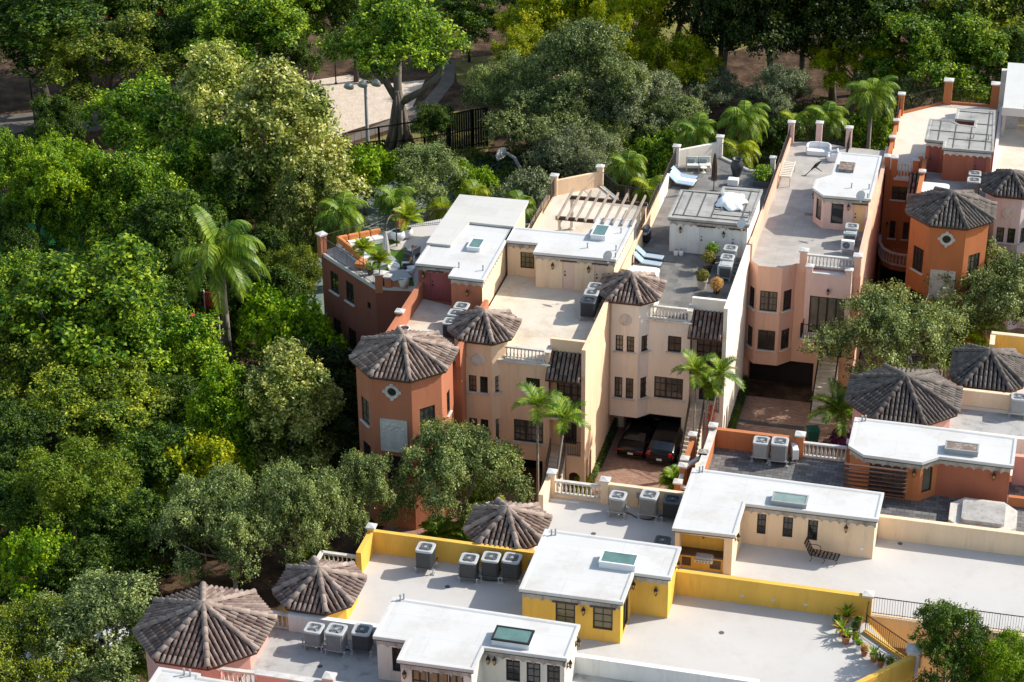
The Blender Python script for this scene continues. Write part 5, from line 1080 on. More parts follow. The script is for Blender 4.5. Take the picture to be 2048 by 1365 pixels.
# ------------------------------------------------------------------ pergola on the peach terrace
t = thing('pergola', 'weathered timber pergola with open slats over the peach rear terrace', 'pergola', (5.7, 0.3, T))
for x, y in ((3.35, -1.75), (3.42, 1.6), (8.0, 1.5)):
    b = MB(); b.lathe([(0.2, 0), (0.2, 0.12), (0.13, 0.18), (0.115, 2.05), (0.17, 2.12), (0.17, 2.25)], 14, (x, y, T)); b.build('column', 'offwhite', t, smooth=False)
for y, x0, x1 in ((-1.8, 3.1, 8.1), (1.6, 3.2, 8.5)):
    b = MB(); b.box(x0, x1, y-0.08, y+0.08, T+2.25, T+2.48); b.build('beam', 'timber_dark', t)
for i in range(9):
    x = 3.32+i*0.61; b = MB(); b.box(x-0.055, x+0.055, -2.4, 2.45, T+2.48, T+2.66); b.build('slat', 'timber', t)
# timber louvres on the orange house
t = thing('louvre_screen', 'red brown timber louvre screen over the glazed doors of the orange house', 'louvre screen', (26.2, -27.75, T))
for xa in (24.66, 27.78): b = MB(); b.box(xa, xa+0.08, -27.72, -27.64, T, T+2.15); b.build('side_frame', 'louver', t)
for k in range(7):
    z = T+2.10-0.25*k; b = MB(); b.box(24.6, 27.9, -27.84, -27.70, z-0.02, z+0.03); b.build('louvre', 'louver', t)

# ------------------------------------------------------------------ lounge furniture
def soft(b, x0, x1, y0, y1, z0, z1): b.box(x0, x1, y0, y1, z0, z1)
def make_lounger(col):
    def f():
        t = thing('sun_lounger', 'x', 'sun lounger', local=True)       # head at -x, foot at +x
        b = MB()
        for y in (-0.31, 0.31): b.box(-0.95, 0.95, y-0.02, y+0.02, 0.28, 0.32)
        for x in (-0.85, 0.85):
            for y in (-0.31, 0.31): b.box(x-0.02, x+0.02, y-0.02, y+0.02, 0, 0.28)
        b.box(0.9, 0.95, -0.31, 0.31, 0.28, 0.32); b.beam((-0.5, 0, 0.3), (-0.75, 0, 0.62), 0.5, 0.03); b.build('frame', 'bronze', t)
        b = MB(); b.box(-0.28, 0.95, -0.29, 0.29, 0.32, 0.40); b.build('seat_cushion', col, t, bevel=0.03)
        b = MB(); b.beam((-0.28, 0, 0.37), (-0.88, 0, 0.88), 0.58, 0.08); b.build('back_cushion', col, t, bevel=0.03)
        return t
    return f
GL = 'sun loungers on the slate terrace'
for key, col, px, py, rz, lab in (('b', 'cushion_blue', 1367, 352, -0.18, 'blue cushioned sun lounger nearest the pale sofa, rear slate terrace'), ('w', 'cushion_white', 1366, 359, -0.18, 'white cushioned sun lounger between two blue ones'),
    ('b', 'cushion_blue', 1362, 365, -0.18, 'blue cushioned sun lounger nearest the grey penthouse, beside the white one'), ('b', 'cushion_blue', 1298, 512, -0.1, 'blue sun lounger in the shade by the grill, rear of two'), ('b', 'cushion_blue', 1294, 525, -0.12, 'blue sun lounger in the shade next to the hot tub cover')):
    q = at(px, py, T+0.4); place('lounger_'+key, make_lounger(col), (q.x, q.y, T+0.04), rz, lab, GL)
q = at(1397, 332, T+0.3); t = thing('garden_sofa', 'pale two-seat garden sofa with grey pillows by the slate terrace wall', 'sofa', (q.x, q.y, T+0.04), 0.22, local=True)
b = MB()
for x in (-0.85, 0, 0.85):
    for y in (-0.35, 0.35): b.box(x-0.02, x+0.02, y-0.02, y+0.02, 0, 0.25)
b.box(-0.88, 0.88, -0.38, 0.38, 0.25, 0.29); b.box(-0.88, 0.88, 0.34, 0.38, 0.29, 0.8); b.build('frame', 'offwhite', t)
for x in (-0.43, 0.43):
    b = MB(); b.box(x-0.41, x+0.41, -0.38, 0.3, 0.29, 0.44); b.build('seat_cushion', 'cushion_sage', t, bevel=0.04)
    b = MB(); b.beam((x, 0.24, 0.44), (x, 0.36, 0.84), 0.82, 0.14); b.build('back_cushion', 'cushion_sage', t, bevel=0.04)
    b = MB(); b.beam((x-0.05, 0.1, 0.47), (x-0.05, 0.2, 0.72), 0.5, 0.14); b.build('pillow', 'cushion_teal', t, bevel=0.05)
q = at(1407, 340, T+0.25); t = thing('side_table', 'small round pale table in front of the garden sofa', 'table', (q.x, q.y, T+0.04), local=True)
b = MB(); b.lathe([(0.22, 0.36), (0.24, 0.38), (0.24, 0.41), (0.22, 0.42)], 20); b.build('top', 'offwhite', t); b = MB(); b.lathe([(0.17, 0), (0.17, 0.02), (0.05, 0.04), (0.05, 0.36)], 12); b.build('pedestal', 'offwhite', t)
q = at(1427, 385, T); t = thing('folded_parasol', 'closed dark parasol standing behind the grey penthouse roof', 'parasol', (q.x, q.y, T), local=True)
b = MB(); b.tube([(0, 0, 0), (0.02, 0, 2.6)], 0.035, 8); b.lathe([(0.3, 0), (0.3, 0.06), (0.06, 0.1)], 16); b.build('pole', 'bronze', t)
b = MB()
for k in range(7):
    a = 2*math.pi*k/7; b.tube([(0.05*math.cos(a), 0.05*math.sin(a), 2.9), (0.14*math.cos(a), 0.14*math.sin(a), 2.0), (0.17*math.cos(a), 0.17*math.sin(a), 0.9)], [0.02, 0.05, 0.035], 6)
b.build('canopy', 'fascia', t)
q = at(1473, 353, T); t = thing('urn', 'tall dark ribbed urn on the rear slate terrace', 'urn', (q.x, q.y, T+0.04), local=True)
b = MB(); b.lathe([(0.26, 0), (0.34, 0.25), (0.46, 0.7), (0.44, 0.98), (0.30, 1.16), (0.29, 1.22), (0.36, 1.28), (0.36, 1.32), (0.29, 1.31), (0.26, 1.18)], 28); b.build('vessel', 'dark_pot', t, smooth=True)
q = at(1466, 372, T); t = thing('cube_stool', 'white cube stool beside the tall dark urn', 'stool', (q.x, q.y, T+0.04), local=True)
b = MB(); b.box(-0.38, 0.38, -0.3, 0.3, 0.06, 0.52); b.build('seat', 'white', t, bevel=0.06); b = MB(); b.box(-0.33, 0.33, -0.25, 0.25, 0, 0.06); b.build('plinth', 'ac_mid', t)
# barbecue grill in the shade
def make_grill():
    t = thing('barbecue_grill', 'x', 'grill', local=True)
    b = MB(); b.box(-0.35, 0.35, -0.28, 0.28, 0.1, 0.78); b.build('cabinet', 'black', t, bevel=0.02)
    b = MB(); b.box(-0.62, -0.35, -0.25, 0.25, 0.78, 0.82); b.box(-0.35, 0.35, -0.3, 0.3, 0.78, 0.86); b.box(0.35, 0.62, -0.25, 0.25, 0.78, 0.82); b.build('shelf', 'steel', t)
    b = MB(); n = 10; vs = [(x, 0.26*math.cos(math.pi*k/n), 0.86+0.27*math.sin(math.pi*k/n)) for x in (-0.34, 0.34) for k in range(n+1)]
    b.add(vs, [(k, k+1, n+2+k, n+1+k) for k in range(n)]+[tuple(range(n+1)), tuple(range(2*n+1, n, -1))]); o = b.build('lid', 'ac_dark', t)
    b = MB(); b.tube([(-0.25, -0.3, 0.98), (0.25, -0.3, 0.98)], 0.015, 8); b.build('handle', 'steel', o)
    return t
q = at(1291, 466, T+0.7); place('grill', make_grill, (q.x, q.y, T+0.04), 1.45, 'black barbecue grill in the narrow shade beside the peach roof')
q = at(1408, 1120, T+0.95); t = thing('built_in_grill', 'stainless grill set in the stone counter of the barbecue niche', 'grill', (q.x, q.y, T+0.905), local=True)
b = MB(); b.box(-0.45, 0.45, -0.26, 0.26, 0, 0.16); b.build('firebox', 'steel', t, bevel=0.02); b = MB(); b.beam((-0.42, 0.02, 0.22), (0.42, 0.02, 0.22), 0.44, 0.14); o = b.build('hood', 'steel', t, bevel=0.05)
b = MB(); b.tube([(-0.35, -0.23, 0.25), (0.35, -0.23, 0.25)], 0.014, 8); b.build('handle', 'ac_light', o)
for k in range(5):
    b = MB(); b.lathe([(0.03, 0), (0.03, 0.035)], 10)
    b.v = [(v[0]-0.3+0.15*k, -0.262-v[2], v[1]+0.08) for v in b.v]; b.build('knob', 'ac_dark', t)
# hot tubs
def make_tub(w_, d_):
    def f():
        t = thing('hot_tub', 'x', 'hot tub', local=True)
        b = MB(); b.prism(rrect(w_, d_, 0.3, 3), 0, 0.75); b.build('shell', 'trim_white', t)
        b = MB(); b.prism(rrect(w_+0.06, d_+0.06, 0.32, 3), 0.75, 0.86); b.box(-w_/2+0.3, w_/2-0.3, -0.02, 0.02, 0.86, 0.875); b.build('cover', 'white', t, bevel=0.03)
        return t
    return f
q = at(1286, 548, T+0.8); place('tub', make_tub(1.9, 1.7), (q.x, q.y, T+0.04), 0, 'covered white hot tub behind the cream turret roof')
q = at(1869, 379, T+0.8); place('tub', make_tub(1.9, 1.7), (q.x, q.y, T+0.06), 0, 'covered white hot tub behind the orange turret roof')
t = thing('hot_tub', 'stone hot tub with chamfered rim and stained grey cover on dark pavers', 'hot tub', (31.9, -28.9, T))
def cham(x0, x1, y0, y1, c): return [(x0+c, y0), (x1-c, y0), (x1, y0+c), (x1, y1-c), (x1-c, y1), (x0+c, y1), (x0, y1-c), (x0, y0+c)]
b = MB(); b.prism(cham(30.2, 33.6, -30.2, -27.2, 0.7), T+0.05, T+0.62); b.build('surround', 'trim', t)
b = MB(); b.prism(cham(30.8, 33.0, -29.7, -27.7, 0.15), T+0.62, T+0.84); b.build('cover', mat('stained_cover', (0.42, 0.40, 0.375), 0.9, 0, 0.3, 1.2, 0.1, 20, stain=(0.12, 0.11, 0.1), stain_amt=0.7, stain_scale=5), t, bevel=0.03)
# pink house terrace
q = at(1637, 300, T+0.4); t = thing('moulded_sofa', 'white moulded plastic sofa at the rear of the pink house terrace', 'sofa', (q.x, q.y, T+0.06), 0.05, local=True)
b = MB(); b.prism(rrect(1.75, 0.85, 0.25), 0, 0.38); b.build('seat', 'white', t, bevel=0.08)
b = MB(); n = 16; pts = [(-0.82, -0.3), (-0.84, 0.1), (-0.7, 0.36), (0, 0.42), (0.7, 0.36), (0.84, 0.1), (0.82, -0.3)]
for i, (a, c) in enumerate(zip(pts[:-1], pts[1:])): h1 = (0.5, 0.62, 0.78, 0.84, 0.78, 0.62, 0.5); b.beam((a[0], a[1], (0.3+h1[i])/2), (c[0], c[1], (0.3+h1[i+1])/2), 0.14, 0.5)
b.build('backrest', 'white', t, bevel=0.06)
q = at(1666, 312, T+0.4); t = thing('moulded_armchair', 'white moulded armchair half hidden behind the octagonal roof', 'armchair', (q.x, q.y, T+0.06), -1.4, local=True)
b = MB(); b.prism(rrect(0.8, 0.8, 0.22), 0, 0.38); b.build('seat', 'white', t, bevel=0.08); b = MB(); b.beam((-0.35, 0.33, 0.55), (0.35, 0.33, 0.55), 0.14, 0.5); b.beam((-0.35, -0.2, 0.45), (-0.35, 0.33, 0.5), 0.13, 0.35); b.beam((0.35, -0.2, 0.45), (0.35, 0.33, 0.5), 0.13, 0.35); b.build('backrest', 'white', t, bevel=0.05)
q = at(1575, 337, T+0.85); t = thing('slatted_table', 'long ivory slatted table along the pink terrace wall', 'table', (q.x, q.y, T+0.06), 0.0, local=True)
b = MB()
for k in range(9): b.box(-0.36, 0.36, -1.35+0.3*k, -1.2+0.3*k, 0.74, 0.78)
b.build('slats', 'offwhite', t); b = MB(); b.box(-0.4, -0.34, -1.4, 1.4, 0.68, 0.78); b.box(0.34, 0.4, -1.4, 1.4, 0.68, 0.78); b.box(-0.34, 0.34, -1.4, -1.36, 0.68, 0.78); b.build('apron', 'offwhite', t)
for x in (-0.37, 0.37):
    for y in (-1.36, 1.36): b = MB(); b.box(x-0.035, x+0.035, y-0.035, y+0.035, 0, 0.68); b.build('leg', 'offwhite', t)
q = at(1627, 352, T); t = thing('fallen_parasol', 'black folded parasol leaning by the octagonal penthouse', 'parasol', (q.x, q.y, T+0.06), 0.6, local=True)
b = MB(); b.tube([(-0.7, 0, 0.05), (0.6, 0.1, 0.9)], 0.03, 8); b.build('pole', 'iron', t); b = MB(); b.tube([(-0.2, 0.04, 0.42), (0.2, 0.08, 0.68), (0.6, 0.1, 0.95)], [0.03, 0.13, 0.05], 8); b.tube([(0.1, 0.0, 0.6), (0.5, -0.3, 0.3)], [0.06, 0.02], 6); b.build('canopy', 'black', t)
q = at(1618, 431, T); t = tag(None, '', '') if False else None
b = MB(); b.box(q.x-0.3, q.x+0.3, q.y-0.2, q.y+0.2, T+0.061, T+0.08); tag(b.build('doormat', 'rusty'), 'brown doormat on the tiled floor beside the bay of the octagonal penthouse', 'doormat')
# white tarp over the grey roof skylight
b = MB(); n = 22; rng = np.random.default_rng(5); vs, fs = [], []; q = at(1463, 398, R+0.3)
for j in range(n+1):
    for i in range(n+1):
        x, y = (i/n-0.5)*1.75, (j/n-0.5)*2.3; e = max(abs(i/n-0.5), abs(j/n-0.5))*2
        ph = math.atan2(y, x); k = 1+0.13*math.sin(4*ph+0.6)*e**3+0.10*math.sin(7*ph)*e**4
        z = 0.42*max(0, 1-e**3.2)+0.035*math.sin(7*x+3*y)*(1-0.5*e)+0.03*math.sin(11*y-4*x)+rng.uniform(-0.02, 0.02)
        vs.append((q.x+x*k, q.y+y*k, R+max(0.045, 0.06+z)))
for j in range(n):
    for i in range(n): a = j*(n+1)+i; fs.append((a, a+1, a+n+2, a+n+1))
b.add(vs, fs); o = b.build('tarp', 'plastic_sheet', smooth=True); tag(o, 'crumpled white plastic tarp over the skylight of the weathered grey roof', 'tarp'); sm = o.modifiers.new('thick', 'SOLIDIFY'); sm.thickness = 0.02
# propane tanks
for px, lab in ((1352, 'white propane tank by the slate terrace wall, left of a pair'), (1362, 'white propane tank by the slate terrace wall, right of a pair')):
    q = at(px, 507, T+0.2)
    def tank():
        t = thing('propane_tank', 'x', 'propane tank', local=True); b = MB(); b.lathe([(0.12, 0), (0.15, 0.05), (0.155, 0.25), (0.11, 0.36), (0.04, 0.39)], 14); b.build('cylinder', 'white', t, smooth=True); b = MB(); b.lathe([(0.09, 0.36), (0.09, 0.46)], 12); b.build('collar', 'ac_mid', t); return t
    place('tank', tank, (q.x, q.y, T+0.04), 0, lab, 'propane tanks')
# wrought iron chaise by the buff wall
q = at(1640, 1111, T+0.35); t = thing('iron_chaise', 'black wrought iron chaise longue in front of the peach buff wall', 'chaise longue', (q.x, q.y, T+0.065), -0.12, local=True)
b = MB()
for k in range(6): y = -0.3+0.12*k; b.box(-0.45, 0.95, y-0.012, y+0.012, 0.36, 0.385)
for k in range(8): x = -0.4+0.19*k; b.box(x-0.035, x+0.035, -0.3, 0.3, 0.387, 0.405)
b.build('seat', 'iron', t); b = MB()
for k in range(6): y = -0.3+0.12*k; b.beam((-0.45, y, 0.38), (-0.78, y, 1.05), 0.025, 0.025)
for k in range(4): b.beam((-0.5-0.085*k, -0.3, 0.48+0.17*k), (-0.5-0.085*k, 0.3, 0.48+0.17*k), 0.05, 0.05)
b.build('backrest', 'iron', t)
for x in (-0.4, 0.25, 0.85):
    for y in (-0.3, 0.3): b = MB(); b.tube([(x, y, 0.37), (x+0.07, y, 0.2), (x-0.05, y, 0.0)], 0.018, 6); b.build('leg', 'iron', t)
for y in (-0.31, 0.31): b = MB(); b.tube([(-0.6, y, 0.62), (-0.3, y, 0.66), (-0.05, y, 0.6), (-0.05, y, 0.38)], 0.018, 6); b.build('armrest', 'iron', t)

# ------------------------------------------------------------------ terracotta house: the orange sofa terrace
z0 = T+0.05
def A1(X, Y, z): return at(620+X/4.264, 400+Y/4.264, z)
tp = [A1(x, y, z0) for x, y in ((470, 430), (600, 330), (735, 345), (830, 420), (890, 735), (620, 745), (480, 560))]
b = MB(); b.add([(p.x, p.y, z0+0.015) for p in tp], [tuple(range(len(tp)))]); tag(b.build('artificial_turf', 'turf'), 'patch of artificial turf under the furniture of the orange sofa terrace', 'turf')
ca, cb, cc = A1(425, 560, z0), A1(225, 405, z0), A1(600, 330, z0)
t = thing('corner_sofa', 'long L-shaped outdoor sofa with orange back cushions and white seats', 'sofa', tuple(cb)[:2]+(z0,))
for a, c, n in ((ca, cb, 3), (cb, cc, 4)):
    d = (c-a); Ln = d.length; d = d/Ln; s_ = Vector((d.y, -d.x, 0))
    b = MB(); b.obox((a.x, a.y), (c.x, c.y), 0, 0.85, z0+0.05, z0+0.28); b.build('base', 'white', t)
    for k in range(n):
        u0, u1 = Ln*k/n+0.02, Ln*(k+1)/n-0.02
        b = MB(); b.obox((a.x, a.y), (c.x, c.y), 0.2, 0.85, z0+0.28, z0+0.44, u0, u1); b.build('seat_cushion', 'cushion_white', t, bevel=0.05)
        b = MB(); b.obox((a.x, a.y), (c.x, c.y), 0.0, 0.24, z0+0.30, z0+0.82, u0, u1); b.build('back_cushion', 'cushion_orange', t, bevel=0.08)
e = A1(440, 530, z0+0.4); b = MB(); b.box(e.x-0.4, e.x+0.4, e.y-0.4, e.y+0.4, z0+0.1, z0+0.42); b.build('ottoman', 'cushion_orange', t, bevel=0.06)
q = A1(600, 515, z0+0.35); t = thing('coffee_table', 'large square grey cushioned coffee table in front of the orange sofa', 'table', (q.x, q.y, z0), 0.75, local=True)
b = MB(); b.box(-0.95, 0.95, -0.75, 0.75, 0.28, 0.38); b.build('top', 'cushion_grey', t, bevel=0.04); b = MB(); b.box(-0.85, 0.85, -0.65, 0.65, 0, 0.28); b.build('base', 'white', t)
q = A1(742, 410, z0); t = thing('cantilever_parasol', 'closed white cantilever parasol with arched bronze pole', 'parasol', (q.x, q.y, z0), local=True)
dr = A1(613, 215, z0+2.6)-Vector((q.x, q.y, z0+2.6)); dx = Vector((dr.x, dr.y, 0)).normalized(); Lx = min(1.7, Vector((dr.x, dr.y, 0)).length)
b = MB(); b.lathe([(0.5, 0), (0.5, 0.08), (0.1, 0.14)], 20); b.build('base', 'stone_pot', t)
b = MB(); b.tube([(0, 0, 0.1), (0, 0, 1.9)]+[tuple(dx*(Lx/2*(1-math.cos(a)))+Vector((0, 0, 1.9+0.75*math.sin(a)))) for a in [math.pi*k/9 for k in range(1, 9)]]+[tuple(dx*Lx+Vector((0, 0, 1.9)))], 0.045, 8); b.build('pole', 'bronze', t)
b = MB()
for k in range(9):
    a = 2*math.pi*k/9; b.tube([tuple(dx*Lx+Vector((0.04*math.cos(a), 0.04*math.sin(a), 1.95))), tuple(dx*Lx+Vector((0.15*math.cos(a), 0.15*math.sin(a), 1.0))), tuple(dx*Lx+Vector((0.23*math.cos(a), 0.23*math.sin(a), 0.02)))], [0.03, 0.075, 0.10], 7)
b.build('canopy', 'canvas', t)
def make_armchair():
    t = thing('rattan_armchair', 'x', 'armchair', local=True)
    b = MB(); b.box(-0.4, 0.4, -0.4, 0.35, 0.08, 0.3); b.beam((-0.38, -0.35, 0.5), (-0.38, 0.35, 0.5), 0.1, 0.22); b.beam((0.38, -0.35, 0.5), (0.38, 0.35, 0.5), 0.1, 0.22); b.build('frame', 'ac_dark', t, bevel=0.03)
    b = MB(); b.beam((0, 0.3, 0.3), (0, 0.42, 0.8), 0.8, 0.1); b.build('backrest', 'ac_light', t, bevel=0.03)
    b = MB(); b.box(-0.34, 0.34, -0.4, 0.28, 0.3, 0.44); b.build('seat_cushion', 'cushion_white', t, bevel=0.05); b = MB(); b.beam((0, 0.14, 0.46), (0, 0.26, 0.82), 0.42, 0.14); b.build('pillow', 'cushion_orange', t, bevel=0.05)
    return t
for X, Y, rz, lab in ((870, 440, -2.0, 'armchair with bright orange pillow facing the sofa, rear of two'), (835, 545, -1.3, 'armchair with orange pillow facing the sofa, nearer the wine red door')):
    q = A1(X, Y, z0+0.4); place('armchair', make_armchair, (q.x, q.y, z0), rz, lab, 'armchairs on the orange sofa terrace')
q = A1(755, 645, z0+0.7); t = thing('dining_table', 'grey square dining table ringed by white tub chairs', 'table', (q.x, q.y, z0), 0.7, local=True)
b = MB(); b.box(-0.65, 0.65, -0.65, 0.65, 0.68, 0.74); b.build('top', 'grey_metal', t, bevel=0.02); b = MB(); b.lathe([(0.35, 0), (0.32, 0.05), (0.08, 0.1), (0.08, 0.68)], 14); b.build('pedestal', 'grey_metal', t)
def make_tubchair():
    t = thing('tub_chair', 'x', 'chair', local=True)
    b = MB(); n = 14; vs, fs = [], []
    for j, (z, r_) in enumerate(((0.08, 0.26), (0.42, 0.36), (0.78, 0.40), (0.78, 0.35), (0.45, 0.31))):
        for k in range(n+1): a = math.pi*(-0.15)+math.pi*1.3*k/n; vs.append((r_*math.cos(a), r_*math.sin(a), z*(1 if z < 0.7 else 0.82+0.18*math.sin(max(0, math.sin(a))))))
    for j in range(4):
        for k in range(n): fs.append((j*(n+1)+k, j*(n+1)+k+1, (j+1)*(n+1)+k+1, (j+1)*(n+1)+k))
    b.add(vs, fs); b.build('shell', 'white', t, smooth=True); b = MB(); b.lathe([(0.27, 0), (0.33, 0.4), (0.32, 0.44), (0.2, 0.45)], 18); b.build('seat', 'cushion_white', t, smooth=True)
    return t
for X, Y, rz, lab in ((660, 660, 1.9, 'white tub chair on the railing side of the grey dining table'), (800, 690, 3.3, 'white tub chair nearest the low crenel wall at the grey table'), (845, 615, -1.4, 'white tub chair on the penthouse side of the grey table'), (715, 595, 0.3, 'white tub chair between the grey table and the coffee table')):
    q = A1(X, Y, z0+0.4); place('tubchair', make_tubchair, (q.x, q.y, z0), rz, lab, 'tub chairs round the grey dining table')
def make_bowl(r_, m): 
    def f():
        t = thing('planter_bowl', 'x', 'planter', local=True); b = MB(); b.lathe([(0.5*r_, 0), (0.95*r_, 0.5*r_), (r_, 0.95*r_), (0.82*r_, 1.4*r_), (0.74*r_, 1.4*r_), (0.74*r_, 1.2*r_)], 24); b.build('bowl', m, t, smooth=True); b = MB(); b.lathe([(0.73*r_, 1.22*r_), (0.73*r_, 1.25*r_)], 20); b.build('soil', 'soil', t); return t
    return f
q = A1(750, 300, z0+0.4); place('bowl', make_bowl(0.52, 'white'), (q.x, q.y, z0), 0, 'big round white planter behind the cantilever parasol')
q = A1(830, 290, z0+0.3); place('bowl', make_bowl(0.52, 'white'), (q.x, q.y, z0), 0, 'smaller white planter with leafy plant beside the round one', sc=(0.75, 0.75, 0.95))
q = at(807, 668, T+0.3); place('bowl', make_bowl(0.52, 'white'), (q.x, q.y, T+0.06), 0, 'white bowl planter at the terracotta parapet behind the turret roof', sc=0.9)

# ------------------------------------------------------------------ vehicles
def make_car(L_, W_, H_, paint, wagon, plate=True):
    def f():
        t = thing('parked_car', 'x', 'car', local=True)       # nose at +y, tail at -y
        # stations: y, floor z, belt z, roof z, half width at sill, belt, roof
        hw = W_/2
        if wagon: st = [(-.5, .42, .80, .82, .80, .82, .78), (-.485, .28, .98, 1.02, .93, .93, .80), (-.44, .22, 1.02, 1.12, .97, .98, .78), (-.33, .2, 1.03, 1.40, .99, 1.0, .74), (-.18, .2, 1.02, 1.52, 1, 1, .72), (0, .2, 1.0, 1.56, 1, 1, .71), (.13, .2, .98, 1.50, 1, 1, .70), (.27, .2, .96, 1.02, .99, .99, .80), (.42, .24, .84, .87, .95, .95, .78), (.485, .3, .70, .72, .86, .86, .7), (.5, .42, .6, .61, .75, .75, .62)]
        else: st = [(-.5, .42, .70, .72, .78, .8, .74), (-.485, .28, .88, .92, .93, .93, .8), (-.42, .2, .93, 1.0, .98, .99, .78), (-.30, .2, .95, 1.10, 1, 1.02, .72), (-.16, .18, .93, 1.34, .98, 1.0, .66), (0, .18, .90, 1.38, .96, .97, .64), (.12, .18, .88, 1.28, .96, .97, .64), (.26, .18, .86, .92, .97, .98, .78), (.42, .2, .76, .80, .95, .95, .72), (.485, .26, .6, .62, .86, .86, .66), (.5, .4, .5, .51, .75, .75, .58)]
        k = H_/1.5; body, gl = MB(), MB(); rings = []
        for (y, zf, zb_, zr, a, c, e) in st:
            rings.append([(-a*hw, y*L_, zf*k), (-c*hw, y*L_, (zf+zb_)/2*k), (-c*hw*.98, y*L_, zb_*k), (-e*hw, y*L_, zr*k-0.03), (-e*hw*.7, y*L_, zr*k), (e*hw*.7, y*L_, zr*k), (e*hw, y*L_, zr*k-0.03), (c*hw*.98, y*L_, zb_*k), (c*hw, y*L_, (zf+zb_)/2*k), (a*hw, y*L_, zf*k)])
        n = 10; gs = (2, 3, 4, 5, 6)
        vs = sum(rings, []); fs, gf = [], []
        for i in range(len(rings)-1):
            for j in range(n):
                q_ = (i*n+j, i*n+(j+1) % n, (i+1)*n+(j+1) % n, (i+1)*n+j)
                side = j in (2, 6); topw = j in (3, 4, 5)
                if (side and i in (3, 4, 5)) or (topw and j == 4 and i in ((2, 6) if wagon else (3, 6))) or (topw and j in (3, 5) and i in ((2, 6) if wagon else (3, 6))): gf.append(q_)
                else: fs.append(q_)
        fs += [tuple(range(n-1, -1, -1)), tuple(range((len(rings)-1)*n, len(rings)*n))]
        body.add(vs, fs); gl.add(vs, gf); body.build('body', paint, t, smooth=True); gl.build('window_glass', 'carglass', t)
        for x in (-1, 1):
            for y in (-0.31, 0.31):
                b = MB(); r_ = 0.34; m_ = 20
                b.lathe([(r_*.6, 0), (r_*.97, 0.01), (r_, 0.04), (r_, 0.19), (r_*.97, 0.22)], m_); b.v = [((hw*0.995-0.2+v[2])*x, y*L_+v[0], r_+v[1]) for v in b.v]; w2 = b.build('wheel', 'tyre', t)
                b = MB(); b.lathe([(r_*.62, 0.0), (r_*.6, 0.012), (r_*.15, 0.02)], m_); b.v = [((hw*0.995+0.02+v[2])*x, y*L_+v[0], r_+v[1]) for v in b.v]; b.build('rim', 'grey_metal', w2)
            b = MB()
            if wagon: b.box(hw*.70*x-0.09, hw*.70*x+0.09, -L_*.5-0.005, -L_*.44, .80*k, 1.03*k); b.box(hw*.84*x-0.07, hw*.84*x+0.07, -L_*.492, -L_*.44, .72*k, .92*k)
            else: b.box(hw*.66*x-0.26, hw*.66*x+0.2, -L_*.497, -L_*.47, .74*k, .82*k)
            b.build('tail_light', 'taillight', t, bevel=0.02)
            b = MB(); b.box(hw*.7*x-0.18, hw*.7*x+0.18, L_*.44, L_*.488, .56*k, .68*k); b.build('headlight', 'ac_light', t, bevel=0.02)
            b = MB(); b.box(hw*1.0*x-0.02, hw*1.0*x+0.18*x, L_*.17, L_*.2, .98*k, 1.1*k) if x > 0 else b.box(-hw-0.18, -hw+0.02, L_*.17, L_*.2, .98*k, 1.1*k); b.build('wing_mirror', paint, t, bevel=0.03)
        b = MB(); b.box(-0.17, 0.17, -L_*.5-0.02, -L_*.5+0.02, .50*k, .64*k); b.build('licence_plate', 'white', t)
        b = MB(); b.box(-hw*.8, hw*.8, -L_*.5-0.01, -L_*.46, .27*k, .44*k); b.build('bumper', 'black', t, bevel=0.04)
        return t
    return f
q = at(1262, 905, 0.5); place('car_s', make_car(4.6, 1.86, 1.32, 'carblack', False), (q.x+0.1, q.y+2.1, 0.014), -0.05, 'low black sports car parked left in the brick garage forecourt')
q = at(1322, 922, 0.5); place('car_w', make_car(4.9, 1.92, 1.52, 'carblack', True), (q.x, q.y+2.4, 0.014), -0.05, 'black crossover with red tail lights parked right in the brick forecourt')
q = at(1785, 600, 0.8); place('car_w2', make_car(4.8, 1.9, 1.55, 'carblack', True), (q.x, q.y, 0.014), 0.1, 'dark car in the shade under the curved stone balcony')
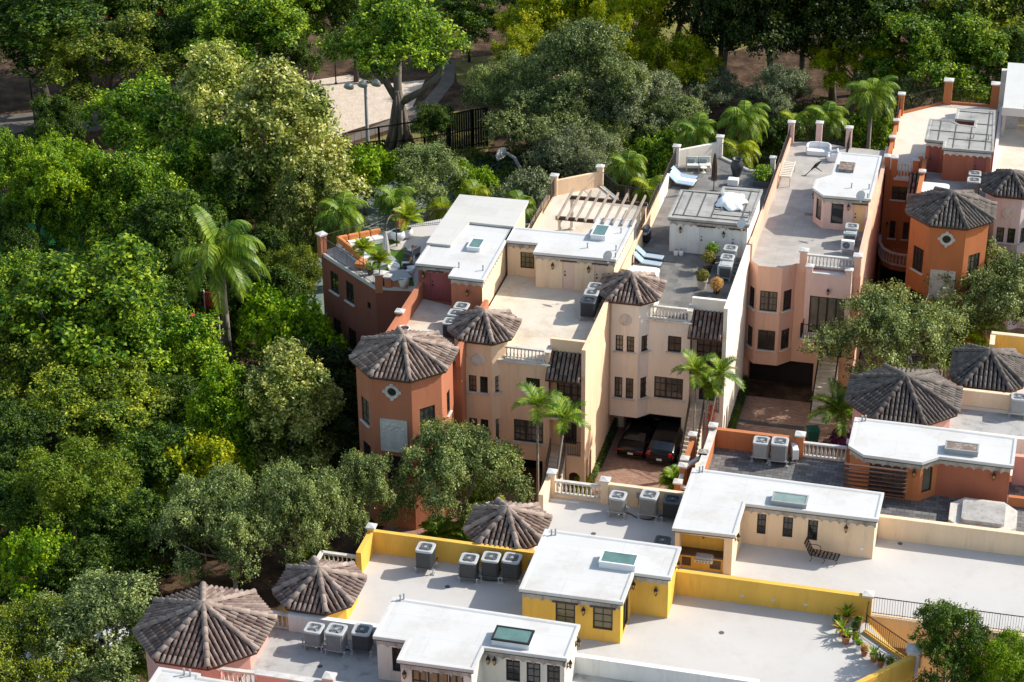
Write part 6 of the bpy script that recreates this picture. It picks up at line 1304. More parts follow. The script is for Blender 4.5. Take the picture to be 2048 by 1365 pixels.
def make_pickup():
    t = thing('pickup_truck', 'x', 'truck', local=True)
    b = MB(); b.box(-0.95, 0.95, -2.7, 0.0, 0.45, 0.75); b.box(-0.98, -0.86, -2.7, 0, 0.75, 1.2); b.box(0.86, 0.98, -2.7, 0, 0.75, 1.2); b.box(-0.86, 0.86, -2.72, -2.6, 0.7, 1.2); b.box(-0.95, 0.95, 0, 1.4, 0.45, 1.15); b.box(-0.93, 0.93, 1.4, 2.7, 0.45, 1.05); b.build('body', 'carwhite', t, bevel=0.05)
    b = MB(); P = [(-0.05, 1.15), (1.5, 1.15), (0.95, 1.82), (0.05, 1.85)]
    b.add([(-0.86 if z < 1.3 else -0.74, y, z) for y, z in P]+[(0.86 if z < 1.3 else 0.74, y, z) for y, z in P], [(0, 1, 2, 3), (7, 6, 5, 4), (2, 6, 7, 3), (1, 5, 6, 2), (0, 3, 7, 4)]); b.build('cab_glass', 'carglass', t)
    b = MB(); b.box(-0.72, 0.72, 0.06, 0.95, 1.83, 1.9); b.build('cab_roof', 'carwhite', t, bevel=0.03)
    b = MB()
    for x in (-0.93, 0.93): b.box(x-0.04, x+0.04, -2.6, -2.5, 1.2, 2.0); b.box(x-0.04, x+0.04, -0.2, -0.1, 1.2, 2.0); b.box(x-0.04, x+0.04, -2.6, -0.1, 2.0, 2.07)
    b.box(-0.89, 0.89, -2.6, -2.52, 2.0, 2.07); b.box(-0.89, 0.89, -0.2, -0.12, 2.0, 2.07); b.build('ladder_rack', 'carwhite', t)
    for x in (-0.84, 0.84):
        for y in (-1.7, 1.8):
            b = MB(); b.lathe([(0.25, 0), (0.38, 0.02), (0.4, 0.06), (0.4, 0.2), (0.38, 0.24)], 18); b.v = [(x-0.12+v[2], y+v[0], 0.4+v[1]) for v in b.v]; b.build('wheel', 'tyre', t)
    return t
q = at(1845, 715, 1.6); place('pickup', make_pickup, (q.x, q.y, 0.014), 0.2, 'white pickup with a ladder rack parked behind the dark grey turret roof')
for px, py, rz, key, paint, lab in ((40, 1325, 0.5, 'cs', 'carsilver', 'silver car seen through the oak leaves at the bottom left edge'), (235, 1290, 0.6, 'cw', 'carwhite', 'white car seen through the oak branches left of the rose turret'), (85, 1270, 0.5, 'cw', 'carwhite', 'white car glimpsed between oak leaves at the lower left')):
    q = at(px, py, 0.8); place('car_'+key, make_car(4.7, 1.86, 1.48, paint, True), (q.x, q.y, 0.014), rz, lab, 'cars parked in the lower left street')

# ------------------------------------------------------------------ park furniture and fences
q = at(737, 322, 0); t = thing('floodlight_pole', 'tall grey park floodlight pole with three round lamp heads', 'lamp post', (q.x, q.y, 0), local=True)
top = 0.0
lo_, hi_ = 3.0, 16.0
for _ in range(40):
    m_ = (lo_+hi_)/2; v = np.array([q.x, q.y, m_])-CAM; k = v@_fw; yy = 682.5-F_PX*(v@_up)/k
    if yy > 163: lo_ = m_
    else: hi_ = m_
Hh = lo_; b = MB(); b.tube([(0, 0, 0), (0, 0, Hh)], [0.17, 0.12], 12); b.build('pole', 'ac_light', t)
b = MB(); b.beam((-1.15, -0.25, Hh-0.25), (0.95, 0.25, Hh-0.1), 0.1, 0.1); b.build('crossbar', 'ac_light', t)
for x, y, z in ((-1.25, -0.25, Hh-0.35), (-0.12, -0.1, Hh-0.15), (0.95, 0.15, Hh-0.05)):
    b = MB(); b.lathe([(0.12, 0.32), (0.28, 0.2), (0.40, 0.0), (0.42, -0.16), (0.36, -0.2)], 18)
    c_, s_ = math.cos(0.75), math.sin(0.75); b.v = [(x+v[0], y+v[1]*c_+v[2]*s_-0.2, z-v[1]*s_+v[2]*c_) for v in b.v]; o = b.build('lamp_head', 'dishgrey', t, smooth=True)
q = at(1040, 352, 0); q0 = at(1003, 312, 3.0); t = thing('basketball_hoop', 'grey basketball hoop with curved arm at the court edge', 'basketball hoop', (q0.x, q0.y, 0), local=True)
b = MB(); b.tube([(2.3, -1.2, 0), (2.2, -1.1, 1.2), (1.8, -0.9, 2.4), (1.2, -0.55, 3.15), (0.5, -0.2, 3.35), (0.1, 0, 3.2)], [0.16, 0.16, 0.15, 0.14, 0.12, 0.1], 10); b.build('post', 'grey_metal', t)
b = MB(); pts = [(-0.5, 2.75), (0.5, 2.75), (0.62, 3.1), (0.5, 3.55), (0, 3.7), (-0.5, 3.55), (-0.62, 3.1)]; dn = Vector((-0.9, 0.43, 0)); ux = Vector((0.43, 0.9, 0))
b.add([tuple(ux*x+Vector((0, 0, z))) for x, z in pts]+[tuple(ux*x+Vector((0, 0, z))+dn*0.06) for x, z in pts], [tuple(range(7)), tuple(range(13, 6, -1))]+[(i, (i+1) % 7, 7+(i+1) % 7, 7+i) for i in range(7)]); b.build('backboard', 'dishgrey', t)
b = MB(); c = dn*0.35+Vector((0, 0, 2.95)); b.tube([tuple(c+Vector((0.23*math.cos(2*math.pi*k/16), 0.23*math.sin(2*math.pi*k/16), 0))) for k in range(17)], 0.02, 6); b.build('rim', 'taillight', t)
b = MB(); b.lathe([(0.23, 0), (0.15, -0.25), (0.13, -0.42)], 10, tuple(c)); b.build('net', 'canvas', t)
def fence(name, label, pts, h_, post, board, m='fence_wood', slat=0.0, group=None):
    p = [at(x, y, 0) for x, y in pts]; t = thing(name, label, 'fence', (p[0].x, p[0].y, 0), group=group)
    for a, c in zip(p[:-1], p[1:]):
        d = (c-a); Ln = d.length; k = max(1, round(Ln/post))
        for i in range(k+1):
            q = a+d*(i/k); b = MB(); b.box(q.x-0.07, q.x+0.07, q.y-0.07, q.y+0.07, 0, h_+0.05); b.build('post', m, t)
        for z in ((h_, 0.12), (h_*0.5, 0.08), (0.3, 0.08)): b = MB(); b.beam((a.x, a.y, z[0]), (c.x, c.y, z[0]), 0.06, z[1]); b.build('rail', m, t)
        b = MB(); n = int(Ln/board)
        for i in range(n):
            q = a+d*((i+0.5)/n); b.beam((q.x, q.y, 0.06), (q.x, q.y, h_-0.06), slat or board*0.75, 0.02)
        b.build('pickets', m, t)
    return t
fence('board_fence', 'black brown board fence at the left edge below the park path', [(-110, 345), (0, 325), (110, 302), (122, 296), (165, 340), (185, 368)], 2.2, 2.4, 0.16)
fence('mesh_fence', 'tall black see-through fence in front of the thick-trunked park tree', [(690, 335), (760, 322), (850, 308), (900, 300)], 3.0, 3.2, 0.55, 'iron', 0.02)
fence('board_fence', 'tall dark slatted gate panel right of the see-through park fence', [(895, 307), (945, 296), (975, 292)], 3.4, 1.6, 0.2)
fence('board_fence', 'low dark slatted fence behind the floodlight pole', [(690, 340), (735, 330), (770, 326)], 2.0, 1.8, 0.22)
for px, py, h_, lab in ((73, 272, 5.0, 'thin black lamp post on the left park path'), (672, 168, 4.0, 'slim dark post holding a rope by the sand patch'), (925, 82, 3.5, 'slim dark post in the shade at the top of the park')):
    q = at(px, py, 0); t = thing('park_post', lab, 'post', (q.x, q.y, 0), local=True); b = MB(); b.tube([(0, 0, 0), (0, 0, h_)], 0.06, 8); b.build('pole', 'iron', t); b = MB(); b.lathe([(0.12, 0), (0.12, 0.1), (0.07, 0.14)], 10); b.build('foot', 'iron', t)
q = at(395, 655, 4.2); t = thing('red_shade_sail', 'red canvas shade sail hung on cables among the trees', 'shade sail', (q.x, q.y, 0), local=True)
b = MB(); n = 10
for i in range(n+1):
    for j in range(n+1): u, v = i/n, j/n; b.v.append((-0.9+1.6*u, -0.9+2.2*v, 4.2+0.35*math.sin(3*u+2*v)-0.25*math.sin(math.pi*u)*math.sin(math.pi*v)))
for i in range(n):
    for j in range(n): a = i*(n+1)+j; b.f.append((a, a+1, a+n+2, a+n+1)); b.m.append(0)
o = b.build('canvas', 'red_cloth', t, smooth=True); sm = o.modifiers.new('thick', 'SOLIDIFY'); sm.thickness = 0.03
for x, y in ((-1.0, -1.0), (0.9, 1.5)): b = MB(); b.tube([(x, y, 0), (x, y, 4.3)], 0.06, 8); b.build('pole', 'offwhite', t)
q = at(425, 612, 3.8); t = thing('red_banner', 'tall red canvas panel behind the big drooping palm', 'banner', (q.x, q.y, 0), local=True)
b = MB()
for k in range(9): b.v += [(-0.5+0.02*math.sin(k), 0.05*math.sin(2*k), 2.0+0.35*k), (0.5+0.03*math.sin(2*k), 0.05*math.cos(2*k), 2.0+0.35*k)]
for k in range(8): b.f.append((2*k, 2*k+1, 2*k+3, 2*k+2)); b.m.append(0)
o = b.build('canvas', 'red_cloth', t); sm = o.modifiers.new('thick', 'SOLIDIFY'); sm.thickness = 0.03
for x in (-0.55, 0.55): b = MB(); b.tube([(x, 0, 0), (x, 0, 4.9)], 0.05, 8); b.build('pole', 'offwhite', t)
for px, py, w_, lab in ((300, 25, 2.2, 'flat red awning deep in the trees at the top left'), (236, 37, 1.4, 'small red awning left of the other in the top left trees')):
    q = at(px, py, 3.0); t = thing('red_awning', lab, 'awning', (q.x, q.y, 0), 0.3, local=True); b = MB(); b.box(-w_, w_, -0.5, 0.5, 3.0, 3.1); b.build('canvas', 'red_cloth', t)
    for x in (-w_+0.1, w_-0.1): b = MB(); b.tube([(x, 0, 0), (x, 0, 3)], 0.06, 8); b.build('pole', 'iron', t)
q = at(1625, 873, 0.5); t = thing('wheeled_bin', 'dark green wheeled bin beside the drive behind the orange parapet', 'bin', (q.x, q.y, 0.014), 0.3, local=True)
b = MB(); b.add([(-0.28, -0.32, 0.08), (0.28, -0.32, 0.08), (0.28, 0.28, 0.08), (-0.28, 0.28, 0.08), (-0.36, -0.4, 1.0), (0.36, -0.4, 1.0), (0.36, 0.38, 1.0), (-0.36, 0.38, 1.0)], [(0, 3, 2, 1), (4, 5, 6, 7), (0, 1, 5, 4), (1, 2, 6, 5), (2, 3, 7, 6), (3, 0, 4, 7)]); b.build('body', 'bin_green', t)
b = MB(); b.box(-0.39, 0.39, -0.44, 0.42, 1.0, 1.07); b.build('lid', 'bin_green', t, bevel=0.03)
for x in (-0.3, 0.3): b = MB(); b.lathe([(0.11, -0.03), (0.11, 0.03)], 12); b.v = [(x+v[2], 0.34+v[0], 0.11+v[1]) for v in b.v]; b.build('wheel', 'tyre', t)
# ------------------------------------------------------------------ vegetation
def leaf_mesh(name, c, n, u, w_, L_, mats):
    """diamond-shaped leaves: centres c, long axis u, side axis w_, length L_"""
    k = len(c); Lh = L_[:, None]*0.5
    v = np.stack([c-u*Lh, c+w_*Lh*0.55+n*Lh*0.10, c+u*Lh, c-w_*Lh*0.55+n*Lh*0.10], 1).reshape(-1, 3).astype(np.float32)
    me = bpy.data.meshes.new(name); me.vertices.add(4*k); me.vertices.foreach_set('co', v.ravel())
    me.loops.add(4*k); me.loops.foreach_set('vertex_index', np.arange(4*k, dtype=np.int32))
    me.polygons.add(k); me.polygons.foreach_set('loop_start', np.arange(0, 4*k, 4, dtype=np.int32)); me.polygons.foreach_set('loop_total', np.full(k, 4, np.int32))
    me.update(calc_edges=True); me.materials.append(M[mats]); return me
def unit(a): return a/np.maximum(np.linalg.norm(a, axis=1, keepdims=True), 1e-9)
def crown_leaves(rng, blobs, ntwig, per, leaf, spread, up=0.55, droop=0.0, shell=(0.60, 1.10)):
    """leaves in twig clumps over the surface of the crown's lobes; what lies inside another lobe is thinned out"""
    B = np.array([b[:3] for b in blobs]); Rb = np.array([b[3] for b in blobs]); p = Rb**2/np.sum(Rb**2)
    i = rng.choice(len(B), ntwig, p=p); d = unit(rng.normal(size=(ntwig, 3))); d[:, 2] = np.where(d[:, 2] < -0.35, -d[:, 2], d[:, 2]); d = unit(d)
    lump = 1+0.16*np.sin(5*d[:, 0]+3*i)*np.cos(5*d[:, 1]-2*i)+0.12*np.sin(9*d[:, 2]+i)*np.cos(7*d[:, 0])
    r = Rb[i]*rng.uniform(shell[0], shell[1], ntwig)*lump; c = B[i]+d*r[:, None]*np.array([1, 1, 0.78])
    keep = np.ones(ntwig, bool)
    ph = np.sin(2.1*c[:, 0]+1.3*np.sin(1.7*c[:, 1]))*np.sin(2.3*c[:, 1]+1.1*np.sin(1.9*c[:, 2]))*np.sin(2.6*c[:, 2]+0.7*c[:, 0]); keep &= (ph > -0.02) | (rng.random(ntwig) < 0.10)
    for b, rr in zip(B, Rb): keep &= ~((np.linalg.norm((c-b)/np.array([1, 1, 0.78]), axis=1) < rr*0.62) & (rng.random(ntwig) < 0.92))
    c, d = c[keep], d[keep]
    tw = np.repeat(c, per, 0); dd = np.repeat(d, per, 0); m = len(tw)
    ax = np.repeat(unit(d*0.8+rng.normal(size=d.shape)*0.5+np.array([0, 0, 0.25-droop])), per, 0)
    pos = tw+ax*(rng.random((m, 1))-0.35)*spread*1.8+rng.normal(size=(m, 3))*spread*0.34
    n = unit(dd*0.5+np.array([0, 0, up])+rng.normal(size=(m, 3))*0.55); u = unit(np.cross(n, rng.normal(size=(m, 3)))+ax*0.3); u = unit(u-n*np.sum(u*n, 1, keepdims=True)); w_ = np.cross(n, u)
    return pos, n, u, w_, leaf*rng.uniform(0.65, 1.3, m)
def make_blobs(rng, kind, R_, Hc):
    """lobes of a crown of radius R_ and depth Hc round the origin (z=0 is the crown's middle)"""
    bl = []
    if kind == 'tier':                       # layered, wide trays of leaves
        for z, f, k in ((-0.35, 1.0, 9), (0.0, 0.85, 8), (0.32, 0.6, 6), (0.55, 0.25, 3)):
            for j in range(k):
                a = 2*math.pi*(j+rng.random()*0.7)/k; q = R_*f*rng.uniform(0.55, 0.85); bl.append((q*math.cos(a), q*math.sin(a), z*Hc+rng.uniform(-.05, .05)*Hc, R_*rng.uniform(0.2, 0.32)))
    else:
        k = {'round': 30, 'spread': 34, 'loose': 34}[kind]; top = {'round': 0.8, 'spread': 0.55, 'loose': 0.6}[kind]
        for j in range(k):
            z = rng.uniform(-0.5, 1.0); a = rng.uniform(0, 2*math.pi); q = rng.uniform(0.35, 0.95)*math.sqrt(max(0.12, 1-abs(z)**2.2))
            r_ = rng.uniform(0.20, 0.33) if kind != 'loose' else rng.uniform(0.15, 0.27)
            bl.append((math.cos(a)*R_*q, math.sin(a)*R_*q, z*Hc*0.5*(top+0.35*rng.random()), R_*r_))
        bl.append((0, 0, 0.05*Hc, R_*0.38))
    return bl
CROWNS = {}
def crown(key, seed, shape, Hc, ntwig, per, leaf, spread, mat_, up=0.55, droop=0.0):
    """unit crowns are modelled at radius 5 m and scaled to each tree"""
    rng = np.random.default_rng(seed); bl = make_blobs(rng, shape, 5.0, Hc)
    CROWNS[key] = (leaf_mesh('crown_'+key, *crown_leaves(rng, bl, ntwig, per, leaf, spread, up, droop), mat_), bl, Hc)
crown('oak1', 1, 'loose', 6.0, 6200, 15, 0.175, 0.30, 'leaf_oak', 0.4)
crown('oak2', 2, 'loose', 6.4, 6200, 15, 0.175, 0.30, 'leaf_oak', 0.4)
crown('oak3', 12, 'spread', 5.6, 6200, 15, 0.175, 0.30, 'leaf_oak', 0.4)
crown('broad1', 3, 'round', 8.0, 4300, 16, 0.275, 0.40, 'leaf_mid')
crown('broad2', 4, 'spread', 7.0, 4300, 16, 0.275, 0.40, 'leaf_mid')
crown('broad3', 5, 'round', 9.0, 5200, 15, 0.225, 0.30, 'leaf_mid')
crown('broad4', 14, 'loose', 8.0, 5600, 15, 0.22, 0.32, 'leaf_mid')
crown('tier1', 6, 'tier', 7.0, 5600, 14, 0.27, 0.42, 'leaf_almond', 0.75)
crown('tier2', 7, 'tier', 6.4, 5600, 14, 0.27, 0.42, 'leaf_almond', 0.75)
crown('lacy', 8, 'loose', 8.0, 8000, 10, 0.20, 0.36, 'leaf_lacy', 0.25, 0.7)
crown('bush1', 9, 'round', 5.0, 3600, 8, 0.36, 0.34, 'leaf_bright')
crown('bush2', 10, 'spread', 5.0, 3600, 8, 0.32, 0.34, 'leaf_bright')
def swap(o, m):
    o.material_slots[0].link = 'OBJECT'; o.material_slots[0].material = M[m]
def trunk_mesh(seed, bl, h0, sc, r0, lean=0.0, nl=7):
    """tapered trunk from the ground to the crown with limbs to its lobes, in crown units"""
    rng = np.random.default_rng(seed); b = MB(); fx, fy = rng.uniform(-1, 1, 2)*0.4
    base = (fx-lean, fy, -h0); fork = (fx*0.5, fy*0.5, -h0*0.42)
    b.tube([base, (base[0]*0.9+0.15, base[1]*0.9, -h0*0.75), fork], [r0*1.35, r0, r0*0.8], 9)
    order = rng.permutation(len(bl))[:nl]
    for j in order:
        x, y, z, r = bl[j]; m_ = (fork[0]*0.5+x*0.5+rng.uniform(-.3, .3), fork[1]*0.5+y*0.5+rng.uniform(-.3, .3), fork[2]*0.45+z*0.55-0.3)
        b.tube([fork, m_, (x*0.95, y*0.95, z+0.1)], [r0*0.55, r0*0.33, r0*0.12], 7)
        for _ in range(2):
            q = rng.uniform(-1, 1, 3)*r; b.tube([(x*0.75+m_[0]*.25, y*0.75+m_[1]*.25, z*.75+m_[2]*.25), (x+q[0], y+q[1], z+abs(q[2]))], [r0*0.16, r0*0.05], 5)
    return b
TR = {}
def tree(key, px, py, rpx, H, label, leaf=None, cat='tree', name='tree', group=None, bark='bark', sq=1.0, zc=None, seed=None):
    """a tree whose crown middle is seen at (px,py): radius rpx photo pixels, total height H"""
    me, bl, Hc = CROWNS[key]
    zc = (H*0.62 if H > 4 else H*0.55) if zc is None else zc
    zc = 10.0 if 'bottom right' in label else zc
    q = at(px, py, zc); r = 1.22*rpx*dist(q)/F_PX; s_ = r/5.0; sz = max((H-zc)/(Hc*0.52), 0.3*s_)
    seed = seed if seed is not None else len(TR); TR[len(TR)] = 1
    rz = (seed*2.39996) % (2*math.pi)
    t = thing(name, label, cat, (q.x, q.y, 0), 0, group, local=True)
    c = bpy.data.objects.new('crown', me); COL.objects.link(c); c.parent = t; c.location = (0, 0, zc); c.scale = (s_*sq, s_, sz); c.rotation_euler = (0, 0, rz)
    if leaf: swap(c, leaf)
    b = trunk_mesh(seed, bl, zc/sz, 1, 0.055*5*max(0.6, min(1, H/12))); k = b.build('trunk', bark, None, smooth=True); k.parent = t; k.location = (0, 0, zc); k.scale = (s_*sq, s_, sz); k.rotation_euler = (0, 0, rz)
    return t
def aty(px, py, Y):
    v = _fw + _rt*((px-1024.0)/F_PX) + _up*((682.5-py)/F_PX); p = CAM + v*((Y-CAM[1])/v[1]); return Vector(tuple(p))
exec_trees = [
 # top band of the park, left to right
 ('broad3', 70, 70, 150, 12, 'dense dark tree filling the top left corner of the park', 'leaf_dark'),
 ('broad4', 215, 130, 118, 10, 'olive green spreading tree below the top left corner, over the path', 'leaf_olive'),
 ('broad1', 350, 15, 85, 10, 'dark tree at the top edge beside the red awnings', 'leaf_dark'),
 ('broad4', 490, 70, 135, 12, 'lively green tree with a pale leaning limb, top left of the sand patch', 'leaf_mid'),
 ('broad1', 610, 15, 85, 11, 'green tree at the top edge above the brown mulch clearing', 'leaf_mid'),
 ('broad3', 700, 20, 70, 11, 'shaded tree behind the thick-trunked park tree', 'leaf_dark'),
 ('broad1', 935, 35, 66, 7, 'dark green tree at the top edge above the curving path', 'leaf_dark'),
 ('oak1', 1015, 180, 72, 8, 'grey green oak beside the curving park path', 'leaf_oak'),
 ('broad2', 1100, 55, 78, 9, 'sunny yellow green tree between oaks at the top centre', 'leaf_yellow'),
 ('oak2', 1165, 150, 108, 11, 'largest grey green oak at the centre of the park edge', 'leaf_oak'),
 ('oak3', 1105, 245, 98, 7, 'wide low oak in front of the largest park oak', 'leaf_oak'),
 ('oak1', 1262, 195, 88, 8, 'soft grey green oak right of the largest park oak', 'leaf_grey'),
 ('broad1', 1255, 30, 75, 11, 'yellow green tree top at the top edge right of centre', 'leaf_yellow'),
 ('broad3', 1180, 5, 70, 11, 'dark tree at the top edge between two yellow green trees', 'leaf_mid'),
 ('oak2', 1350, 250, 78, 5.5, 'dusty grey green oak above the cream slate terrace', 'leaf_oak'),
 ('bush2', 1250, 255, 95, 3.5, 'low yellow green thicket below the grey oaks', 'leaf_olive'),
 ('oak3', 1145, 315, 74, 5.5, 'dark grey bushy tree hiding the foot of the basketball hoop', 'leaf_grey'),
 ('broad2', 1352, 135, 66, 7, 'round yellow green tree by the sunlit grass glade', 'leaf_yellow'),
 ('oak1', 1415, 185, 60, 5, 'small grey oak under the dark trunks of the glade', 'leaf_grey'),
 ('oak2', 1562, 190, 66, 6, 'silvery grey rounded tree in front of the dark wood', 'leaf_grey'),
 ('broad3', 1400, 5, 75, 14, 'dark umbrella-like tree on tall bare trunk over the glade', 'leaf_dark_shaded'),
 ('broad1', 1540, 35, 105, 13, 'shaded dark green tree in the dark wood right of the glade', 'leaf_dark_shaded'),
 ('broad2', 1670, 45, 100, 12, 'shaded dark green tree in the middle of the dark wood', 'leaf_dark_shaded'),
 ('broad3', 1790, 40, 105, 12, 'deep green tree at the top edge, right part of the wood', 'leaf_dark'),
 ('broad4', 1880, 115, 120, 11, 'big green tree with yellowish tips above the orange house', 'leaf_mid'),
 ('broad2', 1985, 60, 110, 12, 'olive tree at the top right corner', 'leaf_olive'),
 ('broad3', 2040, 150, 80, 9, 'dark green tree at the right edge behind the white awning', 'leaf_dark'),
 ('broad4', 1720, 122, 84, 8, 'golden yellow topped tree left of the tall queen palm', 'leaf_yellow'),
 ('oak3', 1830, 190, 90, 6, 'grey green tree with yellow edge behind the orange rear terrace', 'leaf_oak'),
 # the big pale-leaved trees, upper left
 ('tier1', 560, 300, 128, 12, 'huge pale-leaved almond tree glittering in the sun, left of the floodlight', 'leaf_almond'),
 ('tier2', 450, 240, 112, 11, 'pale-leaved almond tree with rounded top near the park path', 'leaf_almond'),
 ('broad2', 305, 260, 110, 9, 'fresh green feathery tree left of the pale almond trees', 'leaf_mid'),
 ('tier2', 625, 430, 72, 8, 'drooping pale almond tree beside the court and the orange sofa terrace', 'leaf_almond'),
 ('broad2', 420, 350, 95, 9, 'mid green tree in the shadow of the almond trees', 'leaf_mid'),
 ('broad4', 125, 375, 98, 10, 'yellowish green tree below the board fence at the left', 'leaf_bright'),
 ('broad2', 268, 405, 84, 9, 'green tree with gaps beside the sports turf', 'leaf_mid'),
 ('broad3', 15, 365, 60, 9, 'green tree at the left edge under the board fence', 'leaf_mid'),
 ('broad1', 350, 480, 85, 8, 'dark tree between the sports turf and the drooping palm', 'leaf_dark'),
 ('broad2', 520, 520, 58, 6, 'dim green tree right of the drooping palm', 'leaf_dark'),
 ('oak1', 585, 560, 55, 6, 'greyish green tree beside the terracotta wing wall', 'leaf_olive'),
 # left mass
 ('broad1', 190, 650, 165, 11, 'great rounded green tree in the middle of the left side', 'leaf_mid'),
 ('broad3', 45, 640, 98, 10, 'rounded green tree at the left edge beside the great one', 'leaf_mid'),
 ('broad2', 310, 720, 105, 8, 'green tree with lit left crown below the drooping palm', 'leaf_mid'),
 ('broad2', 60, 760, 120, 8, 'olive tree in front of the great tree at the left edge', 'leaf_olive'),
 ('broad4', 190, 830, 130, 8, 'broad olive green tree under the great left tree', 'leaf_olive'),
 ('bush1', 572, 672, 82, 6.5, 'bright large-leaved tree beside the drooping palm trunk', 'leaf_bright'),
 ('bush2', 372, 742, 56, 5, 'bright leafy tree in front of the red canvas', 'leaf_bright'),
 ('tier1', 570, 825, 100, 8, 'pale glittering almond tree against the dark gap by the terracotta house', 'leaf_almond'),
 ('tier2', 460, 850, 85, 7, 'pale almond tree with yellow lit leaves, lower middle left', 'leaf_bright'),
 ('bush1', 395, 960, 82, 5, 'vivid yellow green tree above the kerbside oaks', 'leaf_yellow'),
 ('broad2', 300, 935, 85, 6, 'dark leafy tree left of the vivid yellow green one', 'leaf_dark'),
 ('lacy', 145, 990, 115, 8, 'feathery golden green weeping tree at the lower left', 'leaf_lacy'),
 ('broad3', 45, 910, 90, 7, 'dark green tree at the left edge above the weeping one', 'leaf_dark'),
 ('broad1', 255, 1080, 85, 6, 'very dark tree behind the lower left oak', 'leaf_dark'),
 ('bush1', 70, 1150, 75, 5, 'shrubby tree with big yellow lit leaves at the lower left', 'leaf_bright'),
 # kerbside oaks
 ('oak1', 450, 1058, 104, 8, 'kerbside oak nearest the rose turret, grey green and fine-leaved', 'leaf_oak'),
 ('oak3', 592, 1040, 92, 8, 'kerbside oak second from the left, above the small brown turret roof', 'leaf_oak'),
 ('oak2', 730, 1000, 76, 7, 'kerbside oak in front of the dark gap left of the terracotta tower', 'leaf_oak'),
 ('oak1', 930, 950, 106, 8, 'kerbside oak covering the foot of the terracotta tower', 'leaf_oak'),
 ('oak2', 215, 1265, 140, 7, 'fine-twigged oak at the bottom left over parked cars', 'leaf_oak'),
 ('oak3', 70, 1310, 115, 6, 'grey green oak in the bottom left corner', 'leaf_olive'),
 ('oak3', 1768, 682, 118, 8, 'oak in front of the stairs of the pink house', 'leaf_oak'),
 ('oak1', 1975, 590, 115, 8, 'oak hiding the foot of the orange tower at the right', 'leaf_oak'),
 ('broad3', 1900, 1318, 74, 12.5, 'dark glossy tree standing against the peach wall, bottom right', 'leaf_dark'),
 ('lacy', 2005, 1345, 70, 12, 'drooping bright green tree in the bottom right corner', 'leaf_bright'),
 # behind the back row
 ('oak2', 855, 355, 82, 6, 'sparse grey-limbed tree behind the long white roof', 'leaf_oak'),
 ('bush1', 950, 385, 42, 4, 'bright green bush behind the flat white canopy roof', 'leaf_bright'),
 ('bush2', 1060, 395, 60, 4, 'dark blue green bush behind the peach parapet', 'leaf_grey'),
 ('bush1', 1330, 330, 55, 4, 'leafy bush behind the cream slate terrace wall', 'leaf_mid'),
 ('bush2', 1200, 290, 70, 4, 'yellow tinged bush left of the weeping palms', 'leaf_olive'),
 ('bush1', 1560, 300, 50, 4, 'shady bush between the pink and cream rear terraces', 'leaf_dark'),
 ('bush2', 1740, 280, 50, 4, 'leafy green bush beside the orange rear terrace', 'leaf_mid'),
 ('bush1', 730, 360, 70, 5, 'bush under the drooping almond tree behind the court', 'leaf_bright'),
 ('broad4', 1055, 120, 55, 8, 'yellowish tree between the curving path and the largest oak', 'leaf_yellow'),
 ('oak1', 1195, 285, 66, 5, 'low grey oak in front, left of the weeping palms', 'leaf_oak'),
 ('broad4', 1215, 100, 52, 10, 'small sunlit yellow green crown poking out behind the largest oak', 'leaf_yellow'),
 ('broad2', 330, 115, 62, 9, 'dark tree behind the fresh green feathery tree', 'leaf_dark'),
 ('broad4', 575, 130, 52, 8, 'shaded tree on the brown mulch left of the sand patch', 'leaf_dark'),
 ('broad1', 110, 255, 48, 6, 'dark tree beside the thin lamp post on the left path', 'leaf_dark'),
 ('broad3', 20, 470, 50, 6, 'dark tree at the left edge over the sports turf', 'leaf_dark'),
 ('broad2', 150, 455, 46, 6, 'tree crown hiding the far end of the sports turf', 'leaf_mid'),
 ('broad3', 480, 420, 70, 7, 'dark tree in the hollow under the pale almond trees', 'leaf_dark'),
 ('broad1', 330, 560, 62, 6, 'deep green tree left of the drooping palm crown', 'leaf_dark'),
 ('broad2', 450, 640, 46, 4, 'low dark tree at the foot of the drooping palm', 'leaf_dark'),
 ('broad4', 870, 250, 45, 5, 'shady tree behind the tall slatted gate panel', 'leaf_dark'),
 ('broad3', 300, 640, 60, 6, 'shaded tree crown between the great rounded tree and the red canvas', 'leaf_dark'),
 ('broad2', 45, 505, 48, 5, 'dark low tree covering the near edge of the sports turf', 'leaf_dark'),
 ('broad4', 70, 420, 50, 8, 'thin green tree standing over the corner of the sports turf', 'leaf_mid'),
 ('broad1', 690, 800, 55, 4.5, 'shaded tree in the dark gap beside the terracotta tower', 'leaf_dark_shaded'),
 ('broad2', 640, 760, 70, 6, 'dark tree between the pale almond tree and the terracotta wing', 'leaf_dark_shaded'),
 ('broad3', 675, 900, 60, 4, 'shaded low tree at the foot of the terracotta tower', 'leaf_dark_shaded'),
 ('broad1', 545, 600, 58, 5.5, 'dark green tree behind the palm trunk beside the red canvas', 'leaf_dark'),
 ('broad3', 340, 830, 80, 6, 'dark leafy tree below the red canvas', 'leaf_dark'),
 ('broad1', 205, 520, 52, 5, 'tree between the sports turf and the great rounded tree', 'leaf_mid'),
 ('broad3', 400, 1040, 70, 5, 'dark tree left of the kerbside oaks', 'leaf_dark'),
 ('broad1', 165, 1160, 70, 5, 'black green shrubby tree between the lower left oak and the weeping tree', 'leaf_dark'),
 ('broad3', 0, 1040, 80, 6, 'dark tree at the left edge beside the weeping tree', 'leaf_dark'),
 ('broad2', 140, 20, 110, 12, 'dark tree crown at the top edge near the left corner', 'leaf_dark'),
 ('broad1', 1075, 10, 62, 8, 'dark green crown at the top edge behind the yellow green tree', 'leaf_dark'),
